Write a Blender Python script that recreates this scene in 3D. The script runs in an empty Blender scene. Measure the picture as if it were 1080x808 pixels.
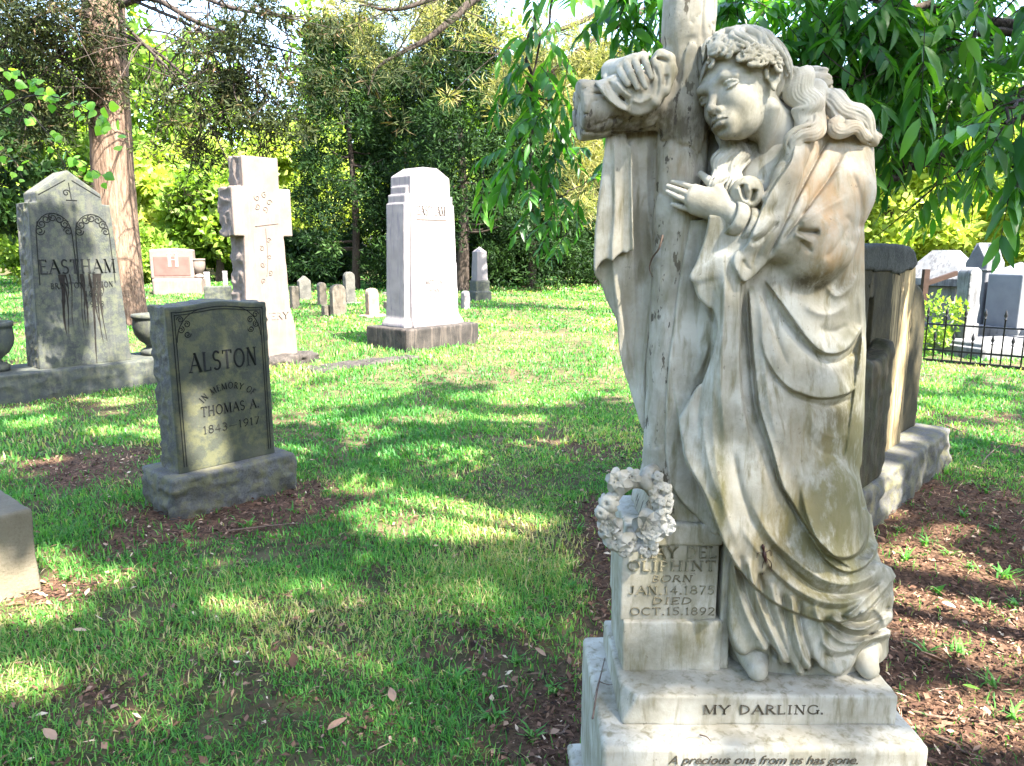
import bpy, bmesh, math, random
import numpy as np
from mathutils import Vector, Matrix
R_ = math.radians
rng = np.random.default_rng(7)
random.seed(7)
S = bpy.context.scene
# ------------------------------------------------------------------ camera, sky, sun, exposure
CAM_Z, PITCH, FPX = 1.5, R_(10.5), 771.0
cam_d = bpy.data.cameras.new('camera'); cam = bpy.data.objects.new('camera', cam_d)
S.collection.objects.link(cam)
cam.location = (0, 0, CAM_Z); cam.rotation_euler = (R_(90) - PITCH, 0, 0)
cam_d.sensor_width = 36.0; cam_d.lens = FPX / 1080 * 36.0
cam_d.clip_start = 0.05; cam_d.clip_end = 500
S.camera = cam
SUN_AZ, SUN_EL = R_(134), R_(52)          # azimuth clockwise from +Y (the view direction)
TO_SUN = np.array([math.sin(SUN_AZ) * math.cos(SUN_EL), math.cos(SUN_AZ) * math.cos(SUN_EL), math.sin(SUN_EL)])
W = bpy.data.worlds.new("World"); S.world = W; W.use_nodes = True
wn, wl = W.node_tree.nodes, W.node_tree.links
wn.clear()
wo = wn.new('ShaderNodeOutputWorld'); bg = wn.new('ShaderNodeBackground'); sk = wn.new('ShaderNodeTexSky')
sk.sky_type = 'NISHITA'; sk.sun_disc = False
sk.sun_elevation = SUN_EL; sk.sun_rotation = SUN_AZ
sk.air_density = 1.0; sk.dust_density = 2.0; sk.ozone_density = 1.0
bg.inputs['Strength'].default_value = 0.125
wl.new(sk.outputs[0], bg.inputs['Color']); wl.new(bg.outputs[0], wo.inputs['Surface'])
sun_d = bpy.data.lights.new('sun', 'SUN'); sun = bpy.data.objects.new('sun', sun_d)
S.collection.objects.link(sun)
sun_d.energy = 3.8; sun_d.angle = R_(0.55); sun_d.color = (1.0, 0.93, 0.82)
sun.rotation_euler = Vector(TO_SUN).to_track_quat('Z', 'Y').to_euler()
S.view_settings.view_transform = 'Standard'; S.view_settings.look = 'None'
S.view_settings.gamma = 1.0; S.view_settings.use_curve_mapping = False
S.view_settings.exposure = 3.35
S.cycles.use_denoising = True
S.cycles.max_bounces = 7; S.cycles.diffuse_bounces = 4; S.cycles.transmission_bounces = 4
S.cycles.transparent_max_bounces = 4; S.cycles.sample_clamp_indirect = 6.0
# ------------------------------------------------------------------ helpers
CF = np.array([0, math.cos(PITCH), -math.sin(PITCH)]); CU = np.array([0, math.sin(PITCH), math.cos(PITCH)])
def at(px, py, Y):
    "world point seen at photo pixel (px, py) at the forward distance Y (real place, real depth)"
    d = np.array([(px - 540) / FPX, 0, 0]) + (404 - py) / FPX * CU + CF
    return d * (Y / d[1]) + np.array([0, 0, CAM_Z])
def atz(px, py, z=0.0):
    d = np.array([(px - 540) / FPX, 0, 0]) + (404 - py) / FPX * CU + CF
    return d * ((z - CAM_Z) / d[2]) + np.array([0, 0, CAM_Z])
def project(x, y, z):
    zz = z - CAM_Z
    zc = y * CF[1] + zz * CF[2]
    return 540 + FPX * x / zc, 404 - FPX * (y * CU[1] + zz * CU[2]) / zc, zc

def link(o, parent=None):
    S.collection.objects.link(o)
    if parent is not None: o.parent = parent
    return o
def thing(name, label, cat, loc=(0, 0, 0), rz=0.0, group=None):
    o = bpy.data.objects.new(name, None); link(o)
    o.location = loc; o.rotation_euler = (0, 0, rz); o.empty_display_size = 0.1
    return tag(o, label, cat, group)
def tag(o, label=None, cat=None, group=None, kind=None):
    if label: o['label'] = label
    if cat: o['category'] = cat
    if group: o['group'] = group
    if kind: o['kind'] = kind
    return o
def mesh_np(name, V, F, mat=None, parent=None, smooth=True, attrs=None, mats=None, mat_idx=None):
    "one mesh object from numpy arrays; F is (n,3) or (n,4)"
    V = np.asarray(V, np.float32); F = np.asarray(F, np.int32)
    me = bpy.data.meshes.new(name)
    n = F.shape[1]
    me.vertices.add(len(V)); me.vertices.foreach_set('co', V.ravel())
    me.loops.add(F.size); me.loops.foreach_set('vertex_index', F.ravel())
    me.polygons.add(len(F)); me.polygons.foreach_set('loop_start', np.arange(0, F.size, n, dtype=np.int32))
    if mats:
        for m in mats: me.materials.append(m)
        me.polygons.foreach_set('material_index', np.asarray(mat_idx, np.int32))
    elif mat: me.materials.append(mat)
    me.update(calc_edges=True)
    if smooth: me.polygons.foreach_set('use_smooth', np.ones(len(F), bool))
    for k, a in (attrs or {}).items():
        a = np.asarray(a, np.float32)
        at_ = me.attributes.new(k, 'FLOAT', 'POINT'); at_.data.foreach_set('value', a)
    o = bpy.data.objects.new(name, me)
    return link(o, parent)
def bm_obj(name, bm, mat=None, parent=None, smooth=False):
    me = bpy.data.meshes.new(name); bm.to_mesh(me); bm.free()
    if mat: me.materials.append(mat)
    if smooth:
        for p in me.polygons: p.use_smooth = True
    o = bpy.data.objects.new(name, me)
    return link(o, parent)

# ---- smooth value noise in numpy (for terrain, stone chipping, stains)
_perm = np.random.default_rng(3).random((64, 64, 64)).astype(np.float32)
def noise3(x, y, z):
    x, y, z = np.broadcast_arrays(np.asarray(x, np.float32), np.asarray(y, np.float32), np.asarray(z, np.float32))
    xi = np.floor(x).astype(np.int32); yi = np.floor(y).astype(np.int32); zi = np.floor(z).astype(np.int32)
    fx, fy, fz = x - xi, y - yi, z - zi
    fx = fx * fx * (3 - 2 * fx); fy = fy * fy * (3 - 2 * fy); fz = fz * fz * (3 - 2 * fz)
    a = xi & 63; b = yi & 63; c = zi & 63; a1 = (a + 1) & 63; b1 = (b + 1) & 63; c1 = (c + 1) & 63
    P = _perm
    x00 = P[a, b, c] * (1 - fx) + P[a1, b, c] * fx; x10 = P[a, b1, c] * (1 - fx) + P[a1, b1, c] * fx
    x01 = P[a, b, c1] * (1 - fx) + P[a1, b, c1] * fx; x11 = P[a, b1, c1] * (1 - fx) + P[a1, b1, c1] * fx
    return (x00 * (1 - fy) + x10 * fy) * (1 - fz) + (x01 * (1 - fy) + x11 * fy) * fz - 0.5
def fbm(x, y, z, oct=3):
    s = 0; a = 1.0; f = 1.0
    for i in range(oct):
        s = s + a * noise3(x * f + 7 * i, y * f + 3 * i, z * f + 11 * i); a *= .5; f *= 2.03
    return s
def sstep(a, b, x):
    t = np.clip((x - a) / (b - a), 0, 1); return t * t * (3 - 2 * t)

# ---- materials
class NT:
    "tiny node builder"
    def __init__(s, name):
        s.m = bpy.data.materials.new(name); s.m.use_nodes = True
        s.n, s.l = s.m.node_tree.nodes, s.m.node_tree.links; s.n.clear()
        s.out = s.n.new('ShaderNodeOutputMaterial')
    def node(s, t, **kw):
        n = s.n.new(t)
        for k, v in kw.items():
            if k in n.inputs.keys() or isinstance(k, int): pass
            setattr(n, k, v)
        return n
    def val(s, sock, v):
        if hasattr(v, 'is_output') or isinstance(v, bpy.types.NodeSocket): s.l.new(v, sock)
        else: sock.default_value = v
    def noise(s, scale, detail=4, rough=.55, vec=None, dist=0):
        n = s.n.new('ShaderNodeTexNoise'); n.inputs['Scale'].default_value = scale
        n.inputs['Detail'].default_value = detail; n.inputs['Roughness'].default_value = rough
        n.inputs['Distortion'].default_value = dist
        s.l.new(vec if vec is not None else s.coord(), n.inputs['Vector']); return n.outputs['Fac']
    def voro(s, scale, vec=None, feature='F1'):
        n = s.n.new('ShaderNodeTexVoronoi'); n.feature = feature; n.inputs['Scale'].default_value = scale
        s.l.new(vec if vec is not None else s.coord(), n.inputs['Vector']); return n.outputs['Distance']
    def coord(s, scale=None):
        if not hasattr(s, '_tc'): s._tc = s.n.new('ShaderNodeTexCoord')
        o = s._tc.outputs['Object']
        if scale is None: return o
        mp = s.n.new('ShaderNodeMapping'); mp.inputs['Scale'].default_value = scale
        s.l.new(o, mp.inputs['Vector']); return mp.outputs['Vector']
    def ramp(s, fac, stops, interp='LINEAR'):
        n = s.n.new('ShaderNodeValToRGB'); n.color_ramp.interpolation = interp
        el = n.color_ramp.elements
        while len(el) < len(stops): el.new(.5)
        for e, (p, c) in zip(el, stops):
            e.position = p; e.color = (*c, 1) if hasattr(c, '__len__') else (c, c, c, 1)
        s.l.new(fac, n.inputs['Fac']); return n.outputs['Color']
    def mix(s, fac, a, b, mode='MIX'):
        n = s.n.new('ShaderNodeMix'); n.data_type = 'RGBA'; n.blend_type = mode
        s.val(n.inputs[0], fac)
        for i, v in ((6, a), (7, b)):
            if isinstance(v, bpy.types.NodeSocket): s.l.new(v, n.inputs[i])
            else: n.inputs[i].default_value = (*v, 1)
        return n.outputs[2]
    def math(s, op, a, b=0.0, clamp=False):
        n = s.n.new('ShaderNodeMath'); n.operation = op; n.use_clamp = clamp
        s.val(n.inputs[0], a); s.val(n.inputs[1], b); return n.outputs[0]
    def attr(s, name):
        n = s.n.new('ShaderNodeAttribute'); n.attribute_name = name; return n.outputs['Fac']
    def bump(s, h, strength=.3, dist=.01):
        n = s.n.new('ShaderNodeBump'); n.inputs['Strength'].default_value = strength
        n.inputs['Distance'].default_value = dist; s.l.new(h, n.inputs['Height']); return n.outputs['Normal']
    def bsdf(s, col, rough=.8, normal=None, spec=.3, sub=0.0):
        n = s.n.new('ShaderNodeBsdfPrincipled')
        if isinstance(col, bpy.types.NodeSocket): s.l.new(col, n.inputs['Base Color'])
        else: n.inputs['Base Color'].default_value = (*col, 1)
        s.val(n.inputs['Roughness'], rough); n.inputs['Specular IOR Level'].default_value = spec
        if normal is not None: s.l.new(normal, n.inputs['Normal'])
        s.l.new(n.outputs[0], s.out.inputs['Surface']); return s.m

# ---- SDF sculpting on a voxel grid
def smin(a, b, k):
    if k <= 0: return np.minimum(a, b)
    h = np.maximum(k - np.abs(a - b), 0) / k
    return np.minimum(a, b) - h * h * k * .25
def smax(a, b, k): return -smin(-a, -b, k)
class Vol:
    def __init__(s, lo, hi, h):
        s.lo = np.array(lo, float); s.h = h
        s.n = np.ceil((np.array(hi) - s.lo) / h).astype(int) + 1
        s.F = np.full(s.n, .06, np.float32)
        s.ax = [np.asarray(s.lo[i] + h * np.arange(s.n[i]), np.float32) for i in range(3)]
    def sl(s, lo, hi):
        a = np.clip(np.floor((np.array(lo) - s.lo) / s.h).astype(int), 0, s.n)
        b = np.clip(np.ceil((np.array(hi) - s.lo) / s.h).astype(int) + 1, 0, s.n)
        if np.any(b <= a): return None, None
        q = tuple(slice(i, j) for i, j in zip(a, b))
        g = (s.ax[0][q[0]][:, None, None], s.ax[1][q[1]][None, :, None], s.ax[2][q[2]][None, None, :])
        return q, g
    def op(s, lo, hi, fn, k=0.0, mode='add'):
        q, g = s.sl(lo, hi)
        if q is None: return
        d = fn(*g).astype(np.float32)
        s.F[q] = smin(s.F[q], d, k) if mode == 'add' else smax(s.F[q], -d, k)
    def ell(s, c, r, k=.01, M=None, mode='add'):
        c = np.array(c, float); r = np.array(r, float); m = r.max() + k + .012
        Mt = None if M is None else np.array(M).T
        def fn(x, y, z):
            x, y, z = x - c[0], y - c[1], z - c[2]
            if Mt is not None:
                x, y, z = (Mt[0, 0] * x + Mt[0, 1] * y + Mt[0, 2] * z, Mt[1, 0] * x + Mt[1, 1] * y + Mt[1, 2] * z, Mt[2, 0] * x + Mt[2, 1] * y + Mt[2, 2] * z)
            k0 = np.sqrt((x / r[0]) ** 2 + (y / r[1]) ** 2 + (z / r[2]) ** 2)
            k1 = np.sqrt((x / r[0] ** 2) ** 2 + (y / r[1] ** 2) ** 2 + (z / r[2] ** 2) ** 2) + 1e-6
            return k0 * (k0 - 1) / k1
        s.op(c - m, c + m, fn, k, mode)
    def cap(s, a, b, ra, rb=None, k=.006, mode='add'):
        a = np.array(a, float); b = np.array(b, float); rb = ra if rb is None else rb
        m = max(ra, rb) + k + .008
        ab = b - a; L2 = float(ab @ ab) + 1e-9
        def fn(x, y, z):
            t = np.clip(((x - a[0]) * ab[0] + (y - a[1]) * ab[1] + (z - a[2]) * ab[2]) / L2, 0, 1)
            return np.sqrt((x - a[0] - t * ab[0]) ** 2 + (y - a[1] - t * ab[1]) ** 2 + (z - a[2] - t * ab[2]) ** 2) - (ra + (rb - ra) * t)
        s.op(np.minimum(a, b) - m, np.maximum(a, b) + m, fn, k, mode)
    def chain(s, pts, rad, k=.004, mode='add'):
        for i in range(len(pts) - 1):
            ra = rad[i] if hasattr(rad, '__len__') else rad; rb = rad[i + 1] if hasattr(rad, '__len__') else rad
            s.cap(pts[i], pts[i + 1], ra, rb, k, mode)
    def box(s, c, r, rnd=.005, k=.004, M=None, mode='add'):
        c = np.array(c, float); r = np.array(r, float) - rnd; m = np.linalg.norm(r) + rnd + k + .01
        Mt = None if M is None else np.array(M).T
        def fn(x, y, z):
            x, y, z = x - c[0], y - c[1], z - c[2]
            if Mt is not None:
                x, y, z = (Mt[0, 0] * x + Mt[0, 1] * y + Mt[0, 2] * z, Mt[1, 0] * x + Mt[1, 1] * y + Mt[1, 2] * z, Mt[2, 0] * x + Mt[2, 1] * y + Mt[2, 2] * z)
            X, Y, Z = np.abs(x) - r[0], np.abs(y) - r[1], np.abs(z) - r[2]
            return np.sqrt(np.maximum(X, 0) ** 2 + np.maximum(Y, 0) ** 2 + np.maximum(Z, 0) ** 2) + np.minimum(np.maximum(X, np.maximum(Y, Z)), 0) - rnd
        s.op(c - m, c + m, fn, k, mode)
    def mesh(s):
        F = s.F; h = s.h
        sg = F < 0
        nx, ny, nz = F.shape
        c = [sg[i:nx - 1 + i, j:ny - 1 + j, k:nz - 1 + k] for i in (0, 1) for j in (0, 1) for k in (0, 1)]
        allc = c[0].copy(); anyc = c[0].copy()
        for q in c[1:]: allc &= q; anyc |= q
        act = np.argwhere(anyc & ~allc)
        idx = np.full((nx - 1, ny - 1, nz - 1), -1, np.int32)
        idx[act[:, 0], act[:, 1], act[:, 2]] = np.arange(len(act))
        offs = np.array([(i, j, k) for i in (0, 1) for j in (0, 1) for k in (0, 1)])
        val = np.stack([F[act[:, 0] + o[0], act[:, 1] + o[1], act[:, 2] + o[2]] for o in offs], 1)
        acc = np.zeros((len(act), 3), np.float32); cnt = np.zeros(len(act), np.float32)
        for a in range(8):
            for b in range(a + 1, 8):
                if np.abs(offs[a] - offs[b]).sum() != 1: continue
                m = (val[:, a] < 0) != (val[:, b] < 0)
                t = val[m, a] / (val[m, a] - val[m, b])
                acc[m] += offs[a] + t[:, None] * (offs[b] - offs[a]); cnt[m] += 1
        V = s.lo + h * (act + acc / cnt[:, None])
        quads = []
        for ax in range(3):
            u, v = (ax + 1) % 3, (ax + 2) % 3
            sa = [slice(None)] * 3; sb = [slice(None)] * 3
            sa[ax] = slice(0, -1); sb[ax] = slice(1, None)
            ch = sg[tuple(sa)] != sg[tuple(sb)]
            e = np.argwhere(ch)
            lim = np.array(F.shape) - 1
            e = e[(e[:, u] > 0) & (e[:, v] > 0) & (e[:, u] < lim[u]) & (e[:, v] < lim[v])]
            q = []
            for du, dv in ((-1, -1), (0, -1), (0, 0), (-1, 0)):
                p = e.copy(); p[:, u] += du; p[:, v] += dv
                q.append(idx[p[:, 0], p[:, 1], p[:, 2]])
            q = np.stack(q, 1)
            fl = ~sg[e[:, 0], e[:, 1], e[:, 2]]
            q[fl] = q[fl][:, ::-1]
            quads.append(q)
        return V, np.concatenate(quads)
def crom(pts, n=8):
    "Catmull-Rom through points -> dense polyline"
    P = np.array(pts, float); Q = np.vstack([2 * P[0] - P[1], P, 2 * P[-1] - P[-2]])
    out = []
    for i in range(len(P) - 1):
        p0, p1, p2, p3 = Q[i:i + 4]
        for t in np.linspace(0, 1, n, endpoint=False):
            out.append(.5 * (2 * p1 + (p2 - p0) * t + (2 * p0 - 5 * p1 + 4 * p2 - p3) * t ** 2 + (3 * p1 - p0 - 3 * p2 + p3) * t ** 3))
    out.append(P[-1]); return np.array(out)
# ------------------------------------------------------------------ ground sheet, grass blades, leaf litter
def lit_map(px, py):
    "where the photo shows sun between the leaves, 0..1 (used to leave gaps in the shade tree's crown)"
    def b(cx, cy, rx, ry, s=1.0): return s * np.exp(-(((px - cx) / (rx * 1.1)) ** 2 + ((py - cy) / (ry * 1.2)) ** 2) ** 2)
    v = b(455, 490, 55, 15) + b(440, 546, 62, 17) + b(505, 556, 60, 12) + b(380, 512, 30, 8, .8) + b(20, 640, 60, 14, .9) + b(95, 610, 45, 9, .9) + b(60, 588, 25, 9, .6) + b(290, 716, 34, 9, .8) + b(955, 612, 55, 32) + b(1010, 640, 70, 34) + b(1065, 672, 60, 30) + b(1010, 750, 80, 18, .6) + b(960, 790, 60, 20, .8) \
        + b(1060, 770, 50, 22, .7) + b(620, 398, 60, 10) + b(300, 480, 30, 8, .5) + b(450, 440, 50, 7, .5) + b(560, 470, 26, 7, .5) + b(30, 720, 40, 12, .8) + b(150, 760, 40, 10, .4) + b(560, 420, 50, 8, .7) + b(1000, 560, 26, 9, .35) + b(1030, 430, 50, 10, .35) + b(350, 420, 50, 8, .6) + b(240, 640, 24, 8, .5)
    far = sstep(416, 388, py + 6 * np.sin(px / 23.) + 4 * np.sin(px / 9. + 1))
    far = far * (1 - .75 * sstep(170, 60, px) * sstep(345, 365, py))
    return np.clip(v + far, 0, 1)
def litter_map(x, y):
    px, py, zc = project(x, np.maximum(y, 1.0), 0 * x)
    def b(cx, cy, rx, ry, s=1.0): return s * np.exp(-((px - cx) / rx) ** 2 - ((py - cy) / ry) ** 2)
    v = b(640, 640, 60, 90, .75) + b(590, 760, 70, 60, .9) + b(520, 690, 50, 50, .55) + b(990, 640, 120, 110, 1.1) + b(1010, 780, 140, 90, 1.1) + b(960, 530, 50, 40, 1.0) + b(1060, 520, 60, 60, .6) + b(230, 548, 120, 22, .95) + b(330, 520, 40, 18, .8) + b(80, 500, 80, 20, .6) + b(60, 620, 70, 22, .8) + b(130, 580, 60, 20, .5) + b(610, 470, 50, 30, .35) + b(450, 640, 60, 40, .30) + b(170, 430, 120, 12, .3) + b(420, 730, 80, 40, .35) + b(100, 740, 60, 30, .3) + b(640, 560, 40, 40, .6)
    n = fbm(x * 1.7, y * 1.7, 0 * x, 4)
    return np.clip(sstep(.22, .95, v + .75 * n + .16 * fbm(x * 9, y * 9, 0 * x + 2, 2) + .12), 0, 1) * sstep(40, 8, y)
def ground_z(x, y): return .018 * fbm(x * .8, y * .8, 0 * x + 3, 2) * sstep(2, 5, np.hypot(x, y))
def build_ground():
    xs = np.concatenate([np.linspace(-120, -9, 38)[:-1], np.linspace(-9, 9, 181), np.linspace(9, 120, 38)[1:]])
    ys = np.concatenate([np.linspace(-60, -1, 20)[:-1], np.linspace(-1, 14, 201), np.linspace(14, 140, 64)[1:]])
    X, Y = np.meshgrid(xs, ys, indexing='ij'); Z = ground_z(X, Y)
    V = np.stack([X, Y, Z], -1).reshape(-1, 3); n, m = X.shape
    i, j = np.meshgrid(np.arange(n - 1), np.arange(m - 1), indexing='ij'); a = (i * m + j).ravel()
    F = np.stack([a, a + m, a + m + 1, a + 1], 1)
    t = NT('lawn_soil'); v = t.coord()
    lit = t.attr('litter')
    n1 = t.noise(2.2, 6, .6, v); n2 = t.noise(45, 5, .7, v); n3 = t.noise(9, 5, .65, v)
    grass = t.mix(t.ramp(n3, [(.35, 0.0), (.65, 1.0)]), (.028, .034, .014), (.10, .085, .045))
    grass = t.mix(t.math('MULTIPLY', t.ramp(n1, [(.48, 0.0), (.68, 1.0)]), .6), grass, (.17, .135, .075))
    soil = t.mix(t.ramp(n2, [(.35, 0.0), (.65, 1.0)]), (.03, .017, .011), (.17, .10, .065))
    col = t.mix(t.math('MULTIPLY', lit, 1.0, True), grass, soil)
    M = t.bsdf(col, .95, t.bump(n2, .8, .02), .1)
    o = mesh_np('ground', V, F, M, None, True, dict(litter=litter_map(X, Y).ravel()))
    tag(o, 'flat cemetery lawn with bare leafy patches', None, None, 'structure')
build_ground()
M_grass = None
def leaf_mat(name, stops, trans=.35, rough=.5, spec=.35, tcol=None):
    t = NT(name); col = t.ramp(t.attr('var'), stops)
    p = t.n.new('ShaderNodeBsdfPrincipled'); t.l.new(col, p.inputs['Base Color']); p.inputs['Roughness'].default_value = rough; p.inputs['Specular IOR Level'].default_value = spec
    tr = t.n.new('ShaderNodeBsdfTranslucent')
    t.l.new(t.mix(1.0, col, tcol or (1.5, 1.5, .55), 'MULTIPLY'), tr.inputs['Color'])
    mx = t.n.new('ShaderNodeMixShader'); mx.inputs[0].default_value = trans
    t.l.new(p.outputs[0], mx.inputs[1]); t.l.new(tr.outputs[0], mx.inputs[2]); t.l.new(mx.outputs[0], t.out.inputs['Surface'])
    return t.m
M_blade = leaf_mat('grass_blade', [(0, (.035, .145, .028)), (.42, (.095, .30, .055)), (.70, (.18, .37, .08)), (.86, (.34, .37, .13)), (1, (.54, .46, .25))], .48, .45, .35)
M_litter = leaf_mat('dry_leaf', [(0, (.022, .013, .009)), (.35, (.075, .040, .026)), (.65, (.19, .105, .068)), (.86, (.36, .235, .16)), (1, (.60, .48, .34))], .08, .8, .15, (1.2, 1, .8))
STAT = (-9, 1.46, 1.94)
def blocked(x, y):
    "inside a footprint of the stones"
    return ((x > .19) & (x < .95) & (y > 1.44) & (y < 1.95))
def build_grass():
    r = np.random.default_rng(21)
    out = []
    def area(y0, y1, dens, ln, wd, xm=1.0, cap=None):
        A = (y1 - y0) * (0.78 * (y0 + y1) + 2.4)
        n = int(A * dens)
        y = y0 + (y1 - y0) * r.random(n); x = (r.random(n) * 2 - 1) * (.78 * y + 1.2)
        # tufts
        n1 = fbm(x * 3.2, y * 3.2, 0 * x + 1, 3); L = litter_map(x, y)
        keep = (r.random(n) < np.clip(1.05 - .98 * L, .07, 1) * np.clip(.72 + 1.2 * n1, .16, 1)) & ~blocked(x, y)
        x, y = x[keep], y[keep]; n = len(x)
        h = ln * (.55 + .8 * r.random(n)) * np.clip(1 + .9 * fbm(x * 1.4, y * 1.4, 0 * x + 9, 2), .5, 1.7)
        out.append((x, y, h, wd * (.7 + .6 * r.random(n))))
    area(1.15, 2.2, 17000, .038, .0044); area(2.2, 3.4, 12500, .040, .0050); area(3.4, 5, 7000, .042, .0064); area(5, 8, 2900, .045, .010); area(8, 13, 700, .06, .014); area(13, 24, 230, .07, .03); area(24, 40, 60, .09, .06)
    x = np.concatenate([o[0] for o in out]); y = np.concatenate([o[1] for o in out]); h = np.concatenate([o[2] for o in out]); w = np.concatenate([o[3] for o in out])
    n = len(x); az = r.random(n) * 6.283; lean = .25 + .95 * r.random(n) ** 1.1; face = az + 1.57 + .6 * (r.random(n) - .5)
    dx, dy = np.cos(az), np.sin(az); sx, sy = np.cos(face) * w / 2, np.sin(face) * w / 2
    z0 = ground_z(x, y) - .004
    var = np.clip(.38 + .26 * r.standard_normal(n) + .75 * fbm(x * 1.1, y * 1.1, 0 * x + 4, 3) , 0, 1)
    V = np.zeros((n, 5, 3), np.float32); m = .55
    for k, (u, ww) in enumerate(((0, 1), (0, -1), (m, .85), (m, -.85), (1, 0))):
        off = h * lean * u * u
        V[:, k, 0] = x + dx * off + sx * ww; V[:, k, 1] = y + dy * off + sy * ww; V[:, k, 2] = z0 + h * u * np.sqrt(np.maximum(1 - (lean * u) ** 2 * .6, .1))
    b = np.arange(n)[:, None] * 5
    F = np.concatenate([b + np.array([[0, 1, 3]]), b + np.array([[0, 3, 2]]), b + np.array([[2, 3, 4]])])
    print('grass blades', n)
    o = mesh_np('grass', V.reshape(-1, 3), F, M_blade, None, True, dict(var=np.repeat(var, 5)))
    tag(o, 'short lawn grass with dry yellowed patches', None, None, 'stuff')
def build_litter():
    r = np.random.default_rng(22)
    P = []
    for y0, y1, d in ((1.1, 3, 6500), (3, 5.5, 2600), (5.5, 10, 420), (10, 20, 50)):
        A = (y1 - y0) * (.78 * (y0 + y1) + 2.2); n = int(A * d)
        y = y0 + (y1 - y0) * r.random(n); x = (r.random(n) * 2 - 1) * (.78 * y + 1.1)
        k = (r.random(n) < np.clip(litter_map(x, y), .22, 1)) & ~blocked(x, y)
        P.append(np.stack([x[k], y[k]], 1))
    P = np.concatenate(P); n = len(P)
    L = .008 + .036 * r.random(n) ** 2.6; Wd = L * (.18 + .5 * r.random(n)); L = L * np.where(r.random(n) < .25, 2.0, 1)
    Wd = np.where(L > .05, .004, Wd)
    az = r.random(n) * 6.283; ti = (r.random(n) - .5) * 1.1; ro = (r.random(n) - .5) * 1.3
    d = np.stack([np.cos(az) * np.cos(ti), np.sin(az) * np.cos(ti), np.sin(ti)], 1); s = np.stack([-np.sin(az) * np.cos(ro), np.cos(az) * np.cos(ro), np.sin(ro)], 1); nn = np.cross(d, s)
    c = np.stack([P[:, 0], P[:, 1], ground_z(P[:, 0], P[:, 1]) + .006 + .014 * r.random(n)], 1)
    V = np.stack([c - d * L[:, None] / 2, c + s * Wd[:, None] / 2 + nn * L[:, None] * .12, c + d * L[:, None] / 2 + nn * (L * (r.random(n) - .3) * .3)[:, None], c - s * Wd[:, None] / 2 + nn * L[:, None] * .1], 1)
    V[:, :, 2] = np.maximum(V[:, :, 2], .003)
    F = np.arange(4 * n).reshape(n, 4); print('litter', n)
    var = np.clip(.42 + .26 * r.standard_normal(n), 0, 1)
    o = mesh_np('leaf_litter', V.reshape(-1, 3), F, M_litter, None, False, dict(var=np.repeat(var, 4)))
    tag(o, 'brown leaf litter and bark chips', None, None, 'stuff')
build_grass(); build_litter()
# ------------------------------------------------------------------ the marble memorial: girl leaning on a rustic cross
def mat_marble(name, stain_shade_attr=True, streak=.88, base=((.30, .275, .21), (.455, .435, .375))):
    t = NT(name)
    v = t.coord(); vs = t.coord((9, 9, 1.6))
    n1 = t.noise(9, 6, .6, v); n2 = t.noise(5, 5, .6, vs, .4); n3 = t.noise(60, 3, .6, v)
    col = t.mix(t.ramp(n1, [(.35, 0.0), (.65, 1.0)]), *base)
    col = t.mix(t.ramp(n2, [(.50, 0.0), (.70, streak)]), col, (.17, .15, .085))          # run-off streaks
    if stain_shade_attr:
        nz = t.noise(26, 8, .72, t.coord((1, 1, .40)))
        def st(a, gain, lo=.34, hi=.6):
            m = t.math('MULTIPLY', t.ramp(nz, [(lo, .12), (hi, 1.0)]), t.attr(a))
            return t.math('MULTIPLY', t.math('MULTIPLY', m, gain, True), .86)
        col = t.mix(st('olive', 1.45), col, (.115, .105, .032))
        col = t.mix(st('tan', .95), col, (.36, .225, .11))
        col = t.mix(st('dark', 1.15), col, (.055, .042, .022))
    if name == 'marble_bark':
        dash = t.ramp(t.noise(46, 4, .6, t.coord((1, 1, .38))), [(.60, 0.0), (.63, 1.0)]); col = t.mix(t.math('MULTIPLY', dash, .85), col, (.045, .035, .025))
        fis = t.ramp(t.noise(8, 6, .7, t.coord((1.6, 1.6, .22)), .6), [(.485, 0.0), (.5, 1.0), (.515, 0.0)]); col = t.mix(t.math('MULTIPLY', fis, .12), col, (.12, .10, .07))
    col = t.mix(t.ramp(t.noise(3.1, 7, .7, v), [(.50, 0.0), (.66, .6)]), col, (.14, .125, .075))      # broad grime
    spk = t.ramp(n3, [(.27, 1.0), (.33, 0.0)])
    col = t.mix(t.math('MULTIPLY', spk, .5), col, (.10, .085, .06))
    b = t.bump(t.noise(130, 4, .6), .22, .004)
    return t.bsdf(col, .72, b, .25)
M_marble = mat_marble('weathered_marble')
M_skin = mat_marble('smooth_carved_marble', True, .25)
M_bark = mat_marble('marble_bark', True, .75, ((.25, .225, .17), (.42, .395, .335)))

def poly_sd(px, py, P):
    "signed distance (negative inside) of a closed polygon, in the units of P"
    d = np.full(np.broadcast(px, py).shape, 1e9, np.float32); ins = np.zeros(d.shape, bool)
    for i in range(len(P)):
        a = P[i]; b = P[(i + 1) % len(P)]; e = b - a
        wx, wy = px - a[0], py - a[1]
        t = np.clip((wx * e[0] + wy * e[1]) / (e @ e + 1e-9), 0, 1)
        d = np.minimum(d, (wx - t * e[0]) ** 2 + (wy - t * e[1]) ** 2)
        if abs(e[1]) > 1e-9:
            c = (a[1] <= py) != (b[1] <= py)
            ins ^= c & (px < a[0] + (py - a[1]) * e[0] / e[1])
    d = np.sqrt(d); return np.where(ins, -d, d)

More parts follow.
